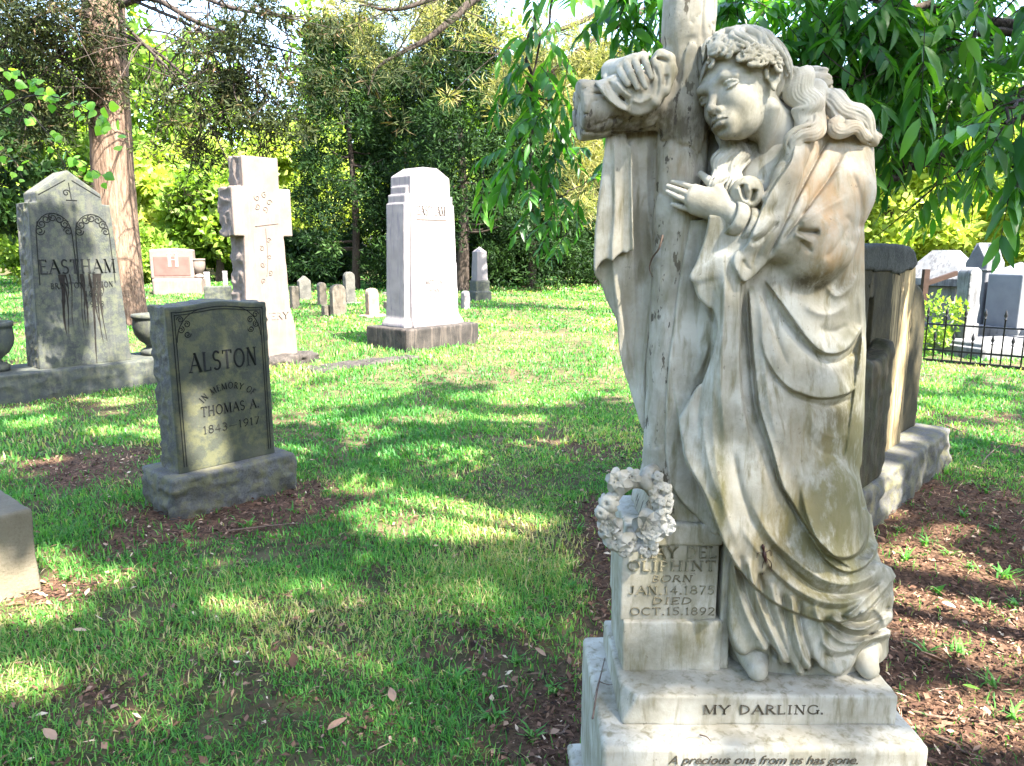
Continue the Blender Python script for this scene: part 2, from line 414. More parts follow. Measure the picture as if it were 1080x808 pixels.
# relief map: folds as lines over the front of the figure, heights in metres
GX0, GY0, GS = 590.0, 0.0, 0.5
gx = GX0 + GS * np.arange(760); gy = GY0 + GS * np.arange(1500)
def new_map(): return np.zeros((760, 1500), np.float32)
def line_field(pts, reach):
    P = crom(pts, 6)
    lo = P.min(0) - reach; hi = P.max(0) + reach
    i0, j0 = max(0, int((lo[0] - GX0) / GS)), max(0, int((lo[1] - GY0) / GS))
    i1, j1 = min(760, int((hi[0] - GX0) / GS) + 1), min(1500, int((hi[1] - GY0) / GS) + 1)
    X = gx[i0:i1, None]; Y = gy[None, j0:j1]
    L = np.concatenate([[0], np.cumsum(np.linalg.norm(np.diff(P, axis=0), axis=1))]); L /= L[-1]
    best = np.full((i1 - i0, j1 - j0), 1e9); sd = np.zeros_like(best); tt = np.zeros_like(best)
    for i in range(len(P) - 1):
        a, e = P[i], P[i + 1] - P[i]; l2 = e @ e + 1e-9
        wx, wy = X - a[0], Y - a[1]
        t = np.clip((wx * e[0] + wy * e[1]) / l2, 0, 1)
        d = (wx - t * e[0]) ** 2 + (wy - t * e[1]) ** 2
        m = d < best
        best = np.where(m, d, best)
        sd = np.where(m, np.sign(e[0] * wy - e[1] * wx), sd)       # + : right-hand side walking along the line (screen, y down)
        tt = np.where(m, L[i] + t * (L[i + 1] - L[i]), tt)
    return (slice(i0, i1), slice(j0, j1)), np.sqrt(best) * sd, tt
def poly_map(P): return poly_sd(gx[:, None].astype(np.float32), gy[None, :].astype(np.float32), P).astype(np.float32)
def taper(t, a=.15, b=.15): return sstep(0, a, t) * sstep(0, b, 1 - t) if a > 0 and b > 0 else (sstep(0, b, 1 - t) if a <= 0 and b > 0 else (sstep(0, a, t) if a > 0 else np.ones_like(t)))
def ledge(D, pts, h, w, soft=1.2, side=1, ta=.15, tb=.15):
    "cloth edge: a step up on one side of the line, fading away from it"
    q, d, t = line_field(pts, w * 3.2)
    d = d * side
    D[q] += (h * taper(t, ta, tb) * sstep(-soft, soft, d) * np.exp(-np.maximum(d, 0) / w)).astype(np.float32)
    D[q] -= (.35 * h * taper(t, ta, tb) * sstep(-soft, soft, -d) * np.exp(-np.maximum(-d, 0) / (w * .35))).astype(np.float32)
def ridge(D, pts, h, w, ta=.2, tb=.2):
    q, d, t = line_field(pts, w * 3)
    D[q] += (h * 1.12 * taper(t, ta, tb) * np.exp(-np.abs(d / (w * .95)) ** 1.35)).astype(np.float32)
def look(D, px, py):
    i = np.clip(((px - GX0) / GS), 0, 758.9); j = np.clip(((py - GY0) / GS), 0, 1498.9)
    i0 = i.astype(np.int32); j0 = j.astype(np.int32); fi = i - i0; fj = j - j0
    return D[i0, j0] * (1 - fi) * (1 - fj) + D[i0 + 1, j0] * fi * (1 - fj) + D[i0, j0 + 1] * (1 - fi) * fj + D[i0 + 1, j0 + 1] * fi * fj

MPP = 2.3e-3       # metres per photo pixel at the statue
root = thing('grave_monument', 'weathered white marble statue of a girl leaning on a cross, on a stepped base', 'monument', (.57, 1.70, 0))
RO = np.array([.57, 1.70, 0])
def sdf_obj(vol, name, mat, parent, stain=None, origin=RO, extra=None):
    V, Q = vol.mesh()
    return V, Q
def stains(V):
    px, py, _ = project(V[:, 0], V[:, 1], V[:, 2])
    def blob(cx, cy, rx, ry, s=1.0): return s * np.exp(-((px - cx) / rx) ** 2 - ((py - cy) / ry) ** 2)
    n = 1 + 1.2 * noise3(V[:, 0] * 18, V[:, 1] * 18, V[:, 2] * 9)
    olive = blob(870, 560, 55, 75, 1.0) + blob(885, 470, 35, 70, .55) + blob(905, 420, 18, 120, .6) + blob(770, 660, 40, 50, .55) + blob(870, 660, 60, 40, .35) \
        + blob(725, 540, 40, 25, .7) + blob(705, 600, 35, 40, .55) + blob(700, 690, 50, 20, .3) + blob(872, 295, 40, 22, .7) + blob(760, 470, 10, 70, .5) + blob(790, 120, 40, 40, .3) + blob(760, 520, 7, 45, .6) + blob(815, 590, 60, 40, .3)  # faint olive on the face stands for its shading
    tan = blob(895, 190, 38, 75, 1.0) + blob(855, 190, 22, 50, .55) + blob(845, 480, 40, 60, .3) + blob(800, 600, 60, 50, .25) + blob(880, 270, 40, 40, .5) + blob(712, 170, 20, 30, .4)
    dark = blob(690, 130, 75, 15, 1.2) + blob(738, 122, 30, 30, 1.1) + blob(655, 132, 50, 10, .9) + blob(796, 158, 18, 14, .7) + blob(850, 297, 42, 9, .9) + blob(878, 392, 26, 10, .5) + blob(878, 440, 26, 18, .55) + blob(640, 126, 30, 10, .5) + blob(735, 185, 22, 30, .25) + blob(850, 300, 25, 8, .5) + blob(700, 138, 70, 6, .6)  # brown stains, plus shade painted under the arm, elbow, neck and folds
    return dict(olive=np.clip(olive * n, 0, 1), tan=np.clip(tan * n, 0, 1), dark=np.clip(dark * n, 0, 1))
def relax(V, Q, it=2, lam=.5):
    n = len(V); e = np.concatenate([Q[:, [0, 1]], Q[:, [1, 2]], Q[:, [2, 3]], Q[:, [3, 0]]])
    cnt = np.bincount(e[:, 0], minlength=n) + np.bincount(e[:, 1], minlength=n)
    for _ in range(it):
        A = np.stack([np.bincount(e[:, 0], V[e[:, 1], k], n) + np.bincount(e[:, 1], V[e[:, 0], k], n) for k in range(3)], 1)
        V = V + lam * (A / cnt[:, None] - V)
    return V
def put(V, Q, name, mat, parent, origin=RO, smooth=True):
    return mesh_np(name, V - origin, Q, mat, parent, smooth, stains(V))

# ---------------- cross: round log pole and arm with carved bark
# grid for the cross has to hold the arm as well
def build_cross_full():
    h = .004
    pB = at(703, 500, 1.715); pT = at(728, 10, 1.715)
    vol = Vol((.12, 1.625, pB[2] - .012), (.80, 1.84, 2.30), h)
    x0, x1 = pB[0], pT[0]; yc = 1.72
    k = (x1 - x0) / (pT[2] - pB[2])
    vol.cap((x0 - k * .1, yc, pB[2] - .1), (x0 + k * (2.27 - pB[2]), yc, 2.27), .0585, .0575, 0)
    aL = at(609, 117, 1.70); aR = at(866, 100, 1.77)
    d = aR - aL; L = np.linalg.norm(d); d /= L
    def arm(x, y, z):
        X, Y, Z = x - aL[0], y - aL[1], z - aL[2]
        t = X * d[0] + Y * d[1] + Z * d[2]
        r = np.sqrt(np.maximum(X * X + Y * Y + Z * Z - t * t, 0)) - (.0595 + .005 * np.cos(t / L * 12.6))
        return smax(r, np.maximum(-t, t - L), .009)
    vol.op((.1, 1.6, 1.4), (.9, 1.9, 2.1), arm, .014)
    x, y, z = vol.ax[0][:, None, None], vol.ax[1][None, :, None], vol.ax[2][None, None, :]
    near = np.abs(vol.F) < .03
    I = np.argwhere(near)
    X, Y, Z = vol.ax[0][I[:, 0]], vol.ax[1][I[:, 1]], vol.ax[2][I[:, 2]]
    aw = sstep(.045, .075, np.abs(X - (x0 + k * (Z - pB[2])))) * sstep(1.72, 1.76, Z) * sstep(1.98, 1.94, Z)
    # bark: long plates with ragged borders, running along each log
    def bark(u, v, w):      # u along the log
        arm_ = (w > 3)
        pl = np.abs(noise3(np.where(arm_, u * 5, u * 9), np.where(arm_, v * 30, v * 26), np.where(arm_, w * 30, w * 26))); pl2 = np.abs(noise3(u * 20 + 5, v * 60, w * 60))
        g1 = np.where(arm_, 1.25 * sstep(.16, .20, u), .10 + .9 * sstep(1.52, 1.66, u)); g2 = np.where(arm_, 1.6, .15 + .85 * (noise3(u * 6, v * 20 + 3, w * 20) > .08))
        return -.0070 * g1 * np.exp(-(pl / .04) ** 2) - .0035 * g2 * np.exp(-(pl2 / .035) ** 2) + .004 * noise3(u * 12, v * 14, w * 14) + .0025 * noise3(u * 40, v * 60, w * 60)
    Db = bark(Z, X, Y) * (1 - aw) + bark(X, Y + 9, Z + 4) * aw
    vol.F[I[:, 0], I[:, 1], I[:, 2]] -= Db.astype(np.float32)
    return vol

V, Q = build_cross_full().mesh()
put(relax(V, Q, 1, .3), Q, 'cross', M_bark, root)

# ---------------- figure: one continuous body (head, neck, chest, arms, hands, feet)
def head_basis(yaw, pitch, roll):
    s, c = math.sin(yaw), math.cos(yaw)
    f0 = np.array([-s, -c, 0]); l0 = np.array([c, -s, 0]); u0 = np.array([0, 0, 1.])
    f = f0 * math.cos(pitch) - u0 * math.sin(pitch); u = u0 * math.cos(pitch) + f0 * math.sin(pitch)
    l = l0 * math.cos(roll) + u * math.sin(roll); u = u * math.cos(roll) - l0 * math.sin(roll)
    return np.stack([l, f, u], 1)
HB = head_basis(R_(56), R_(4), R_(18)); HC = at(782, 99, 1.660); HS = 1.04
def H(x, y, z): return HC + HB @ (HS * np.array([x, y, z]))
def sculpt_head(v):
    e = lambda c, r, k=.02, mode='add': v.ell(H(*c), np.array(r) * HS, k, HB, mode)
    c = lambda a, b, ra, rb=None, k=.008, mode='add': v.cap(H(*a), H(*b), ra * HS, None if rb is None else rb * HS, k, mode)
    e((0, -.014, .034), (.070, .092, .078), 0)
    e((0, .030, -.016), (.0500, .057, .076), .025)
    e((0, .034, -.052), (.0335, .045, .036), .028)
    e((0, .044, .030), (.050, .038, .042), .02)
    e((0, .073, -.085), (.0150, .0125, .012), .025)                # chin
    for s in (-1, 1):
        e((s * .0295, .057, -.031), (.0195, .022, .021), .022)        # cheek
        e((s * .0335, .0945, -.0005), (.0170, .0170, .0120), .008, 'sub')   # eye socket
        c((s * .010, .0865, .0125), (s * .030, .0845, .0175), .0060, .0054, .013)   # brow
        c((s * .030, .0845, .0175), (s * .047, .069, .0120), .0052, .0038, .014)
        e((s * .0325, .0695, -.002), (.0135, .0130, .0120), .003)   # eyeball
        lid = [(s * (.0325 + .0150 * math.cos(a)), .0692 + .0130 * math.sin(a) * .95 - .002 * abs(math.cos(a)), -.002 + .0052 * math.sin(a) + .001) for a in np.linspace(.05, math.pi - .05, 9)]
        for p, q in zip(lid[:-1], lid[1:]): c(p, q, .0033, None, .0012)
        lid2 = [(s * (.0325 + .0145 * math.cos(a)), .0690 + .0118 * math.sin(a) - .002 * abs(math.cos(a)), -.0025 - .0058 * math.sin(a)) for a in np.linspace(.05, math.pi - .05, 9)]
        for p, q in zip(lid2[:-1], lid2[1:]): c(p, q, .0023, None, .0015)
        e((s * .0325 - .004, .0838, -.0035), (.0042, .0046, .0042), .0006, 'sub')
        e((s * .0105, .0945, -.0405), (.0058, .0080, .0062), .006)   # nostril wing
        e((s * .0060, .0985, -.0462), (.0030, .0040, .0030), .002, 'sub')
        # ear: helix, antihelix, lobe
        E = lambda dy, dz, dx=0: (s * (.0665 + dx), -.006 + dy, -.002 + dz)
        hel = [E(.012, .000, .002), E(.013, .012, .004), E(.006, .025, .008), E(-.006, .029, .011), E(-.016, .022, .012), E(-.018, .008, .011), E(-.013, -.008, .008), E(-.004, -.018, .004)]
        e(E(-.003, .006, .003), (.006, .015, .022), .006)
        for p, q in zip(hel[:-1], hel[1:]): c(p, q, .0036, None, .003)
        an = [E(-.002, .018, .009), E(-.009, .010, .010), E(-.008, -.004, .009), E(-.001, -.010, .007)]
        for p, q in zip(an[:-1], an[1:]): c(p, q, .0030, None, .003)
        e(E(.001, -.020, .004), (.0045, .0065, .0085), .004)
        e(E(.001, .003, .008), (.005, .006, .009), .004, 'sub')
    c((0, .0815, .012), (0, .0905, -.010), .0065, .0068, .010)      # nose bridge
    c((0, .0905, -.010), (0, .1035, -.0345), .0066, .0082, .006)
    e((0, .1040, -.0365), (.0085, .0085, .0075), .006)
    c((0, .1000, -.043), (0, .0930, -.0475), .0042, .0040, .005)
    # mouth
    e((0, .0800, -.0650), (.026, .0165, .018), .02)
    for s in (-1, 1):
        ul = [(0, .0975, -.0592), (s * .006, .0972, -.0580), (s * .014, .0925, -.0605), (s * .0215, .0845, -.0632)]
        c(ul[0], ul[1], .0040, .0044, .003); c(ul[1], ul[2], .0044, .0034, .003); c(ul[2], ul[3], .0034, .0016, .003)
        ll = [(0, .0960, -.0695), (s * .008, .0948, -.0695), (s * .0195, .0855, -.0650)]
        c(ll[0], ll[1], .0054, .0052, .003); c(ll[1], ll[2], .0052, .0018, .003)
        ml = [(0, .1015, -.0640), (s * .007, .1000, -.0635), (s * .014, .0955, -.0640), (s * .0225, .0865, -.0645)]
        for p, q in zip(ml[:-1], ml[1:]): c(p, q, .0020, .0015, .0010, 'sub')
    e((0, .0925, -.0805), (.014, .006, .0045), .008, 'sub')
    c((0, .0985, -.0505), (0, .0985, -.0545), .0018, .0018, .003, 'sub')
neck_pts = [H(0, -.022, -.035), at(822, 140, 1.70), at(826, 180, 1.72)]
def sculpt_neck(v):
    v.chain(neck_pts, [.050, .049, .058], .02)
    v.cap(at(826, 180, 1.72), at(800, 230, 1.72), .07, .09, .04)
    v.cap(H(.050, -.020, -.055), at(802, 168, 1.665), .010, .008, .03)   # neck tendon

def sculpt_hand_left(v):
    P = lambda x, y, Y: at(x, y, Y)
    wrist = P(776, 229, 1.602); el = P(866, 268, 1.63)
    v.cap(el, wrist, .043, .0265, .01)
    # palm slab: several capsules from the wrist to the knuckles
    kn = [P(733, 199.5, 1.634), P(729, 206, 1.630), P(727, 213, 1.630), P(731, 221, 1.634)]
    wr = [P(768, 219, 1.606), P(769, 223, 1.604), P(770, 228, 1.604), P(771, 232, 1.607)]
    for a, b in zip(wr, kn): v.cap(a, b, .0165, .0112, .012)
    v.chain([P(765, 213, 1.612), P(752, 204, 1.628), P(740, 202, 1.634)], [.015, .0125, .010], .008)
    tips = [P(709, 191.5, 1.657), P(704, 196, 1.657), P(703.5, 202, 1.655), P(709, 215.5, 1.652)]
    mids = [P(721, 194.5, 1.644), P(717, 201, 1.641), P(715, 208, 1.640), P(720, 219, 1.642)]
    for kx, m, t in zip(kn, mids, tips):
        v.chain([kx, m, t], [.0076, .0066, .0048], .0006)
    v.chain([P(766, 214, 1.612), P(757, 200, 1.626), P(748, 191, 1.640), P(739, 183.5, 1.652)], [.0155, .0125, .0100, .0070], .004)
def sculpt_hand_right(v):
    P = lambda x, y, Y: at(x, y, Y)
    wrist = P(646, 76, 1.745)
    v.chain([P(815, 165, 1.80), P(748, 120, 1.86), wrist], [.05, .045, .026], .015)
    kn = [P(653.5, 73, 1.675), P(660.5, 66, 1.672), P(669, 62, 1.672), P(678.5, 60, 1.678)]
    for k in kn: v.cap(wrist, k, .0175, .0118, .012)
    m = [P(657.5, 81, 1.640), P(665.5, 78, 1.634), P(674.5, 77, 1.633), P(682.5, 70, 1.642)]
    t = [P(662.5, 89, 1.631), P(672.5, 93, 1.627), P(681, 92, 1.628), P(687, 82, 1.636)]
    for a, b, c_ in zip(kn, m, t): v.chain([a, b, c_], [.0086, .0076, .0060], .0006)
    v.chain([wrist, P(640, 84, 1.715), P(648, 93, 1.675)], [.015, .011, .008], .004)
def foot(v, toe, heel, r):
    v.chain([toe, .5 * (np.array(toe) + heel), heel], [r, r * 1.25, r * 1.3], .02)

def build_body():
    lo = (.28, 1.50, .474); 
    v = Vol((.20, 1.53, .476), (.93, 1.95, 1.93), .0022)
    sculpt_neck(v); sculpt_hand_left(v); sculpt_hand_right(v)
    v.cap(at(884, 150, 1.76), at(866, 268, 1.63), .05, .04, .03)          # upper arm
    v.cap(at(884, 150, 1.76), at(826, 165, 1.75), .055, .06, .04)          # shoulders
    v.cap(at(826, 165, 1.75), at(790, 165, 1.80), .055, .05, .04)
    v.chain([at(752, 120, 1.80), at(752, 180, 1.765), at(756, 245, 1.75)], [.045, .05, .06], .03)
    v.chain([at(810, 220, 1.74), at(820, 330, 1.74), at(830, 420, 1.74)], [.085, .085, .09], .04)
    for hx, kx, fx, fY in ((805, 806, 806, 1.66), (862, 880, 912, 1.66)):
        v.chain([at(hx, 430, 1.74), at(kx, 580, 1.69), at(fx, 685, fY + .03)], [.075, .055, .04], .02)
    z0 = .476
    for px, yt, yh, xw in ((801, 1.592, 1.70, .02), (919, 1.600, 1.70, .0)):
        b = at(px, 700, yt)
        v.chain([np.array([b[0], yt + .012, .500]), np.array([b[0] + .004, yt + .05, .508]), np.array([b[0] + .004 - xw, yh, .535])], [.0250, .030, .036], .02)
    # hollow out nothing, cut flat under the soles
    return v
vb = build_body()
# the head is sculpted on a finer grid and shares the neck with the body
hb_lo = HC - .135; hb_hi = HC + .135
vh = Vol(hb_lo, hb_hi, .0013)
sculpt_head(vh); vh.chain(neck_pts, [.050, .049, .058], .016)
zc = HC[2] - .105
q, g = vh.sl(hb_lo, hb_hi)
nd = np.array(neck_pts[1]) - neck_pts[0]; nd /= np.linalg.norm(nd)
cp = np.array(neck_pts[1])
pl = lambda x, y, z: (x - cp[0]) * nd[0] + (y - cp[1]) * nd[1] + (z - cp[2]) * nd[2]
vh.F[q] = np.maximum(vh.F[q], pl(*g) - .006)
# inside the body grid keep only what lies below that cut
qb, gb = vb.sl(hb_lo - .05, hb_hi + .05)
dist = np.sqrt((gb[0] - cp[0]) ** 2 + (gb[1] - cp[1]) ** 2 + (gb[2] - cp[2]) ** 2)
Vh, Qh = vh.mesh(); Vb, Qb = vb.mesh(); Vh = relax(Vh, Qh, 1); Vb = relax(Vb, Qb, 1)
Vall = np.concatenate([Vh, Vb]); Qall = np.concatenate([Qh, Qb + len(Vh)])
fig = put(Vall, Qall, 'figure', M_skin, root)

# ---------------- hair
def build_hair():
    v = Vol((.40, 1.50, HC[2] - .30), (1.06, 1.86, HC[2] + .17), .0015)
    r0 = np.random.default_rng(11)
    # cap over the skull, open at the face
    def scalp(th, ph, up=0.0):
        "th: angle from the crown (0) down; ph: 0 = forward, 90 = her left"
        r = np.array([.0830, .1015, .094]) + up
        c = np.array([0, -.014, .034])
        return H(*(c + (.004 if abs(ph) < 1.2 else 0) * np.array([0, 1, 0]) + r * np.array([math.sin(th) * math.sin(ph), math.sin(th) * math.cos(ph), math.cos(th)])))
    # hairline angle by direction: forehead high, temple, over and behind the ear low
    def hl(ph):
        return R_(np.interp(math.degrees(ph), [-180, -125, -90, -60, -30, 0, 15, 35, 60, 80, 100, 125, 180], [150, 135, 102, 97, 95, 82, 73, 80, 95, 100, 110, 135, 150]))
    lam = [scalp(0.01, 0, -.004)]
    for ip in range(96):
        ph = -math.pi + 2 * math.pi * (ip + .5) / 96
        t1 = hl(ph) - .03
        ths = np.linspace(.02, t1, 16)
        pts = [scalp(t, ph, -.0065 - .009 * (i / 15) ** 4) for i, t in enumerate(ths)]
        v.chain(pts, .0068, .006)
    for i in range(70):
        ph = R_(-140 + 125 * (i % 24) / 23); v.ell(scalp(R_(42 + 20 * (i // 24)), ph, -.007), (.014,) * 3, .008)
    # combed waves from the crown
    for ip in range(50):
        ph0 = -math.pi + 2 * math.pi * (ip + .5 + .4 * r0.uniform(-1, 1)) / 50
        t1 = hl(ph0) * r0.uniform(.86, 1.02)
        n = 30; w = r0.uniform(.07, .12); f = r0.uniform(8, 12); p0 = r0.uniform(0, 6.28)
        pts, rad = [], []
        for j in range(n):
            u = j / (n - 1); th = .08 + (t1 - .08) * u
            ph = ph0 + w * sstep(.15, .5, u) * math.sin(f * u + p0) / max(.5, math.sin(th)) + .25 * u * (1 if ph0 > 0 else -1) * (abs(ph0) < 1.6)
            pts.append(scalp(th, ph, .0030 + .0045 * math.sin(f * u * .9 + p0 * 2) * u + .010 * sstep(.55, 1, u) * (abs(ph0) < 1.0))); rad.append(.0026 + .0042 * math.sin(math.pi * min(1, .15 + u * .85)) + .001 * u)
        v.chain(pts, rad, .0006)
    # short curls of the fringe, standing off the forehead and lying over the temple
    for i in range(150):
        ph = R_(r0.uniform(-80, 92)); front = math.exp(-((math.degrees(ph) + 25) / 48) ** 2)
        th = hl(ph) + R_(r0.uniform(-20, 2) + 6 * front)
        c0 = scalp(th, ph, .004 + front * r0.uniform(0, .026)); a0 = r0.uniform(0, 6.28); rr = r0.uniform(.0070, .0125)
        nrm = c0 - HC; nrm /= np.linalg.norm(nrm)
        t_ = np.cross(nrm, [0, 0, 1]); t_ /= np.linalg.norm(t_); b_ = np.cross(nrm, t_)
        pts = [c0 + nrm * (.001 + .006 * j / 9) + (t_ * math.cos(a0 + j * .62) + b_ * math.sin(a0 + j * .62)) * rr * (1 - .075 * j) for j in range(10)]
        v.chain(pts, list(np.linspace(.0050, .0026, 10)), .0003)
    for i in range(40):
        ph = R_(-75 + 100 * i / 39); v.ell(scalp(hl(ph) - .12, ph, .008), (.012,) * 3, .006)
    def lock(px_pts, w, nst, r, amp, waves, phase=0, curl=0.0):
        "a bundle of wavy strands along a guide line of (px, py, Y)"
        C = crom([at(*p) for p in px_pts], 10); n = len(C)
        T = np.gradient(C, axis=0); T /= np.linalg.norm(T, axis=1)[:, None]
        side = np.cross(T, np.array([0, 1.0, 0])); side /= np.linalg.norm(side, axis=1)[:, None]
        dep = np.cross(side, T)
        u = np.linspace(0, 1, n)
        v.chain(C, list(w * .62 * (.45 + .55 * np.sin(np.pi * np.clip(.18 + u * .72, 0, 1)))), .006)
        for k in range(nst):
            o = (k + .5) / nst * 2 - 1; a = o * 1.35
            ph = phase + r0.uniform(-.5, .5)
            wid = w * (.55 + .45 * np.sin(np.pi * np.clip(.2 + u * .75, 0, 1)))
            P = C + side * (wid * math.sin(a))[:, None] + dep * (wid * -.75 * math.cos(a))[:, None] * 1.0
            P = P + side * (amp * np.sin(waves * 6.283 * u + ph))[:, None] + dep * (amp * .6 * np.cos(waves * 6.283 * u + ph * 1.3))[:, None]
            v.chain(P, list(r * (1 - .55 * u ** 2)), .0012)
    # front lock falling beside the chin over the chest
    lock([(763, 122, 1.71), (767, 146, 1.685), (763, 168, 1.655), (757, 186, 1.640), (758, 203, 1.628)], .021, 7, .0046, .0062, 3.0, 0)
    lock([(778, 130, 1.72), (780, 152, 1.690), (777, 172, 1.655), (772, 190, 1.635), (774, 207, 1.622)], .020, 7, .0044, .0058, 2.8, .8)
    # gathered hair behind the ear and the ends that fall on the shoulder
    lock([(838, 78, 1.66), (845, 100, 1.65), (850, 118, 1.645), (845, 134, 1.635)], .032, 13, .0048, .0065, 2.0, 1)
    lock([(856, 100, 1.68), (862, 118, 1.65), (856, 134, 1.625), (842, 146, 1.61), (836, 160, 1.61), (832, 176, 1.608)], .021, 9, .0044, .0070, 2.2, 2)
    lock([(868, 108, 1.70), (882, 112, 1.675), (897, 122, 1.665), (912, 136, 1.675), (922, 150, 1.69)], .026, 11, .0046, .0065, 2.1, 0)
    lock([(884, 126, 1.66), (880, 134, 1.645), (890, 138, 1.64), (903, 136, 1.645), (916, 146, 1.66)], .015, 7, .0042, .0040, 1.8, 1)
    v.ell(at(858, 100, 1.70), (.030, .035, .034), .01)
    return v
Vx, Qx = build_hair().mesh()
put(relax(Vx, Qx, 1, .35), Qx, 'hair', M_skin, fig)

# ---------------- robe: mantle, sleeve, hanging cloth and under-dress
def build_robe():
    h = .0024
    v = Vol((.14, 1.50, .474), (1.02, 1.93, 1.97), h)
    X = v.ax[0][:, None, None]; Y = v.ax[1][None, :, None]; Z = v.ax[2][None, None, :]
    PX, PY, ZC = project(X, Y, Z)
    PX = PX.astype(np.float32); PY = np.broadcast_to(PY, PX.shape).astype(np.float32); mpp = (ZC / FPX).astype(np.float32)
    Yb = np.broadcast_to(Y, PX.shape)
    def pyrange(y0, y1, pad=14):
        zs = [at(760, y, Y_)[2] for y in (y0 - pad, y1 + pad) for Y_ in (1.5, 1.93)]
        return (0, 1.4, min(zs)), (1.2, 2.0, max(zs))
    def loft(levels, k=.02, pw=2.0):
        L = np.array(levels, float)
        q, _ = v.sl(*pyrange(L[0, 0], L[-1, 0]))
        py = PY[q]; px = PX[q]
        f = lambda c: np.interp(py, L[:, 0], L[:, c])
        # smooth the interpolation a little by sampling a spline
        yy = np.linspace(L[0, 0], L[-1, 0], 160); C = crom(L, 8)
        f = lambda c: np.interp(py, C[:, 0], C[:, c]).astype(np.float32)
        cx = (f(1) + f(2)) / 2; hw = np.maximum(f(2) - f(1), 2) / 2
        uu = (px - cx) / hw; b = f(4); vv = (Yb[q] - f(3)) / b
        rr = (np.abs(uu) ** pw + np.abs(vv) ** pw) ** (1 / pw)
        d = (rr - 1) * np.minimum(hw * mpp[q], b)
        d = np.maximum(d, np.maximum(L[0, 0] - py, py - L[-1, 0]) * mpp[q])
        v.F[q] = smin(v.F[q], d.astype(np.float32), k)
    def sheet(poly, Yf, t, k=.008, rnd=.006, grow=0.0):
        P = crom(np.vstack([poly, poly[:1]]), 4)[:-1] if True else np.array(poly, float)
        q, _ = v.sl(*pyrange(P[:, 1].min(), P[:, 1].max()))
        px = PX[q]; py = PY[q]
        d2 = look(poly_map(P), px, py) * mpp[q] - grow
        yf = Yf(px, py) if callable(Yf) else Yf
        d = smax(d2, np.abs(Yb[q] - yf) - t, rnd)
        v.F[q] = smin(v.F[q], d.astype(np.float32), k)
    # torso and mantle
    loft([(128, 815, 900, 1.755, .07), (150, 778, 914, 1.75, .10), (180, 766, 918, 1.745, .115), (220, 760, 914, 1.74, .12), (260, 756, 912, 1.735, .125),
          (300, 752, 912, 1.735, .125), (350, 745, 912, 1.735, .13), (400, 738, 912, 1.735, .135), (450, 730, 911, 1.735, .14), (490, 734, 909, 1.735, .145),
          (520, 742, 911, 1.735, .15), (550, 757, 916, 1.735, .152), (580, 770, 922, 1.735, .155), (610, 790, 926, 1.735, .158), (635, 818, 929, 1.735, .160), (650, 848, 927, 1.735, .160), (660, 872, 914, 1.735, .155)], 0, 2.3)
    # under-dress
    loft([(540, 772, 925, 1.745, .12), (600, 766, 931, 1.745, .125), (650, 764, 935, 1.745, .125), (685, 766, 937, 1.745, .12), (700, 770, 937, 1.745, .12), (722, 780, 935, 1.745, .12)], .012, 2.6)
    # mantle edge that swings in front of the pole
    def yfl(px, py): return 1.640 - .0009 * np.clip(px - 715, 0, 48) - .00002 * (py - 300)
    sheet(np.array([(747, 226), (744, 246), (736, 272), (729, 293), (745, 290), (757, 285), (767, 272), (790, 258), (785, 232), (770, 226)], float), lambda px, py: 1.622 - .0006 * np.clip(px - 729, 0, 50), .011)
    sheet(np.array([(731, 292), (735, 312), (749, 327), (758, 341), (757, 355), (747, 384), (732, 415), (719, 446), (718, 463), (723, 486), (738, 512), (753, 545), (770, 578), (790, 608), (812, 570), (782, 420), (780, 300), (765, 270)], float), yfl, .016, .02)
    sheet(np.array([(728, 232), (716, 300), (704, 400), (704, 500), (735, 545), (760, 560), (750, 430), (775, 360), (785, 280), (775, 232)], float), lambda px, py: 1.672 - .0009 * np.clip(px - 735, 0, 50), .016, .02)
    # cloth hanging behind the pole
    hang = np.array([(640, 140), (634, 190), (629, 240), (626, 284), (634, 300), (640, 318), (650, 337), (653, 367), (657, 388), (663, 405), (671, 432), (680, 456), (700, 470), (712, 300), (706, 140)], float)
    sheet(hang, lambda px, py: 1.775 + .0006 * (px - 665) * 0 + .012 * np.sin((px - 640 + .10 * (py - 150)) / 6.2) * sstep(140, 180, py) - .02 * sstep(480, 150, py), .013, .006)
    sheet(np.array([(640, 140), (631, 210), (626, 284), (634, 277), (644, 272), (655, 268), (663, 264), (664, 240), (660, 140)], float), lambda px, py: 1.722, .012, .005)
    # left arm under the mantle
    v.chain([at(884, 152, 1.752), at(884, 205, 1.70), at(866, 262, 1.635)], [.070, .070, .068], .03)
    v.cap(at(862, 258, 1.630), at(800, 249, 1.605), .062, .046, .015)
    v.ell(at(850, 268, 1.628), (.066, .058, .066), .02)
    # hanging cuff below the wrist
    sheet(np.array([(812, 205), (800, 228), (788, 255), (776, 268), (774, 278), (778, 288), (785, 297), (796, 290), (806, 279), (816, 264), (836, 240), (845, 200), (840, 175), (832, 172)], float), lambda px, py: 1.594 + .0006 * np.clip(py - 250, -60, 60) * -.3 + .0004 * np.clip(px - 790, -20, 60), .020, .014)
    # collar of the mantle over the shoulder
    v.chain([at(846, 128, 1.665), at(838, 160, 1.630), at(828, 185, 1.615), at(812, 210, 1.597)], [.018, .020, .020, .018], .02)
    # shawl wound over the arm of the cross
    aL = at(609, 117, 1.70); aR = at(866, 100, 1.77); d_ = (aR - aL) / np.linalg.norm(aR - aL)
    wrap = np.array([(627, 87), (636, 101), (648, 112), (663, 120), (676, 122), (690, 115), (702, 100), (707, 84), (709, 66), (702, 57), (688, 60), (676, 62), (655, 74), (640, 82)], float)
    wp = crom(np.vstack([wrap, wrap[:1]]), 4)[:-1]
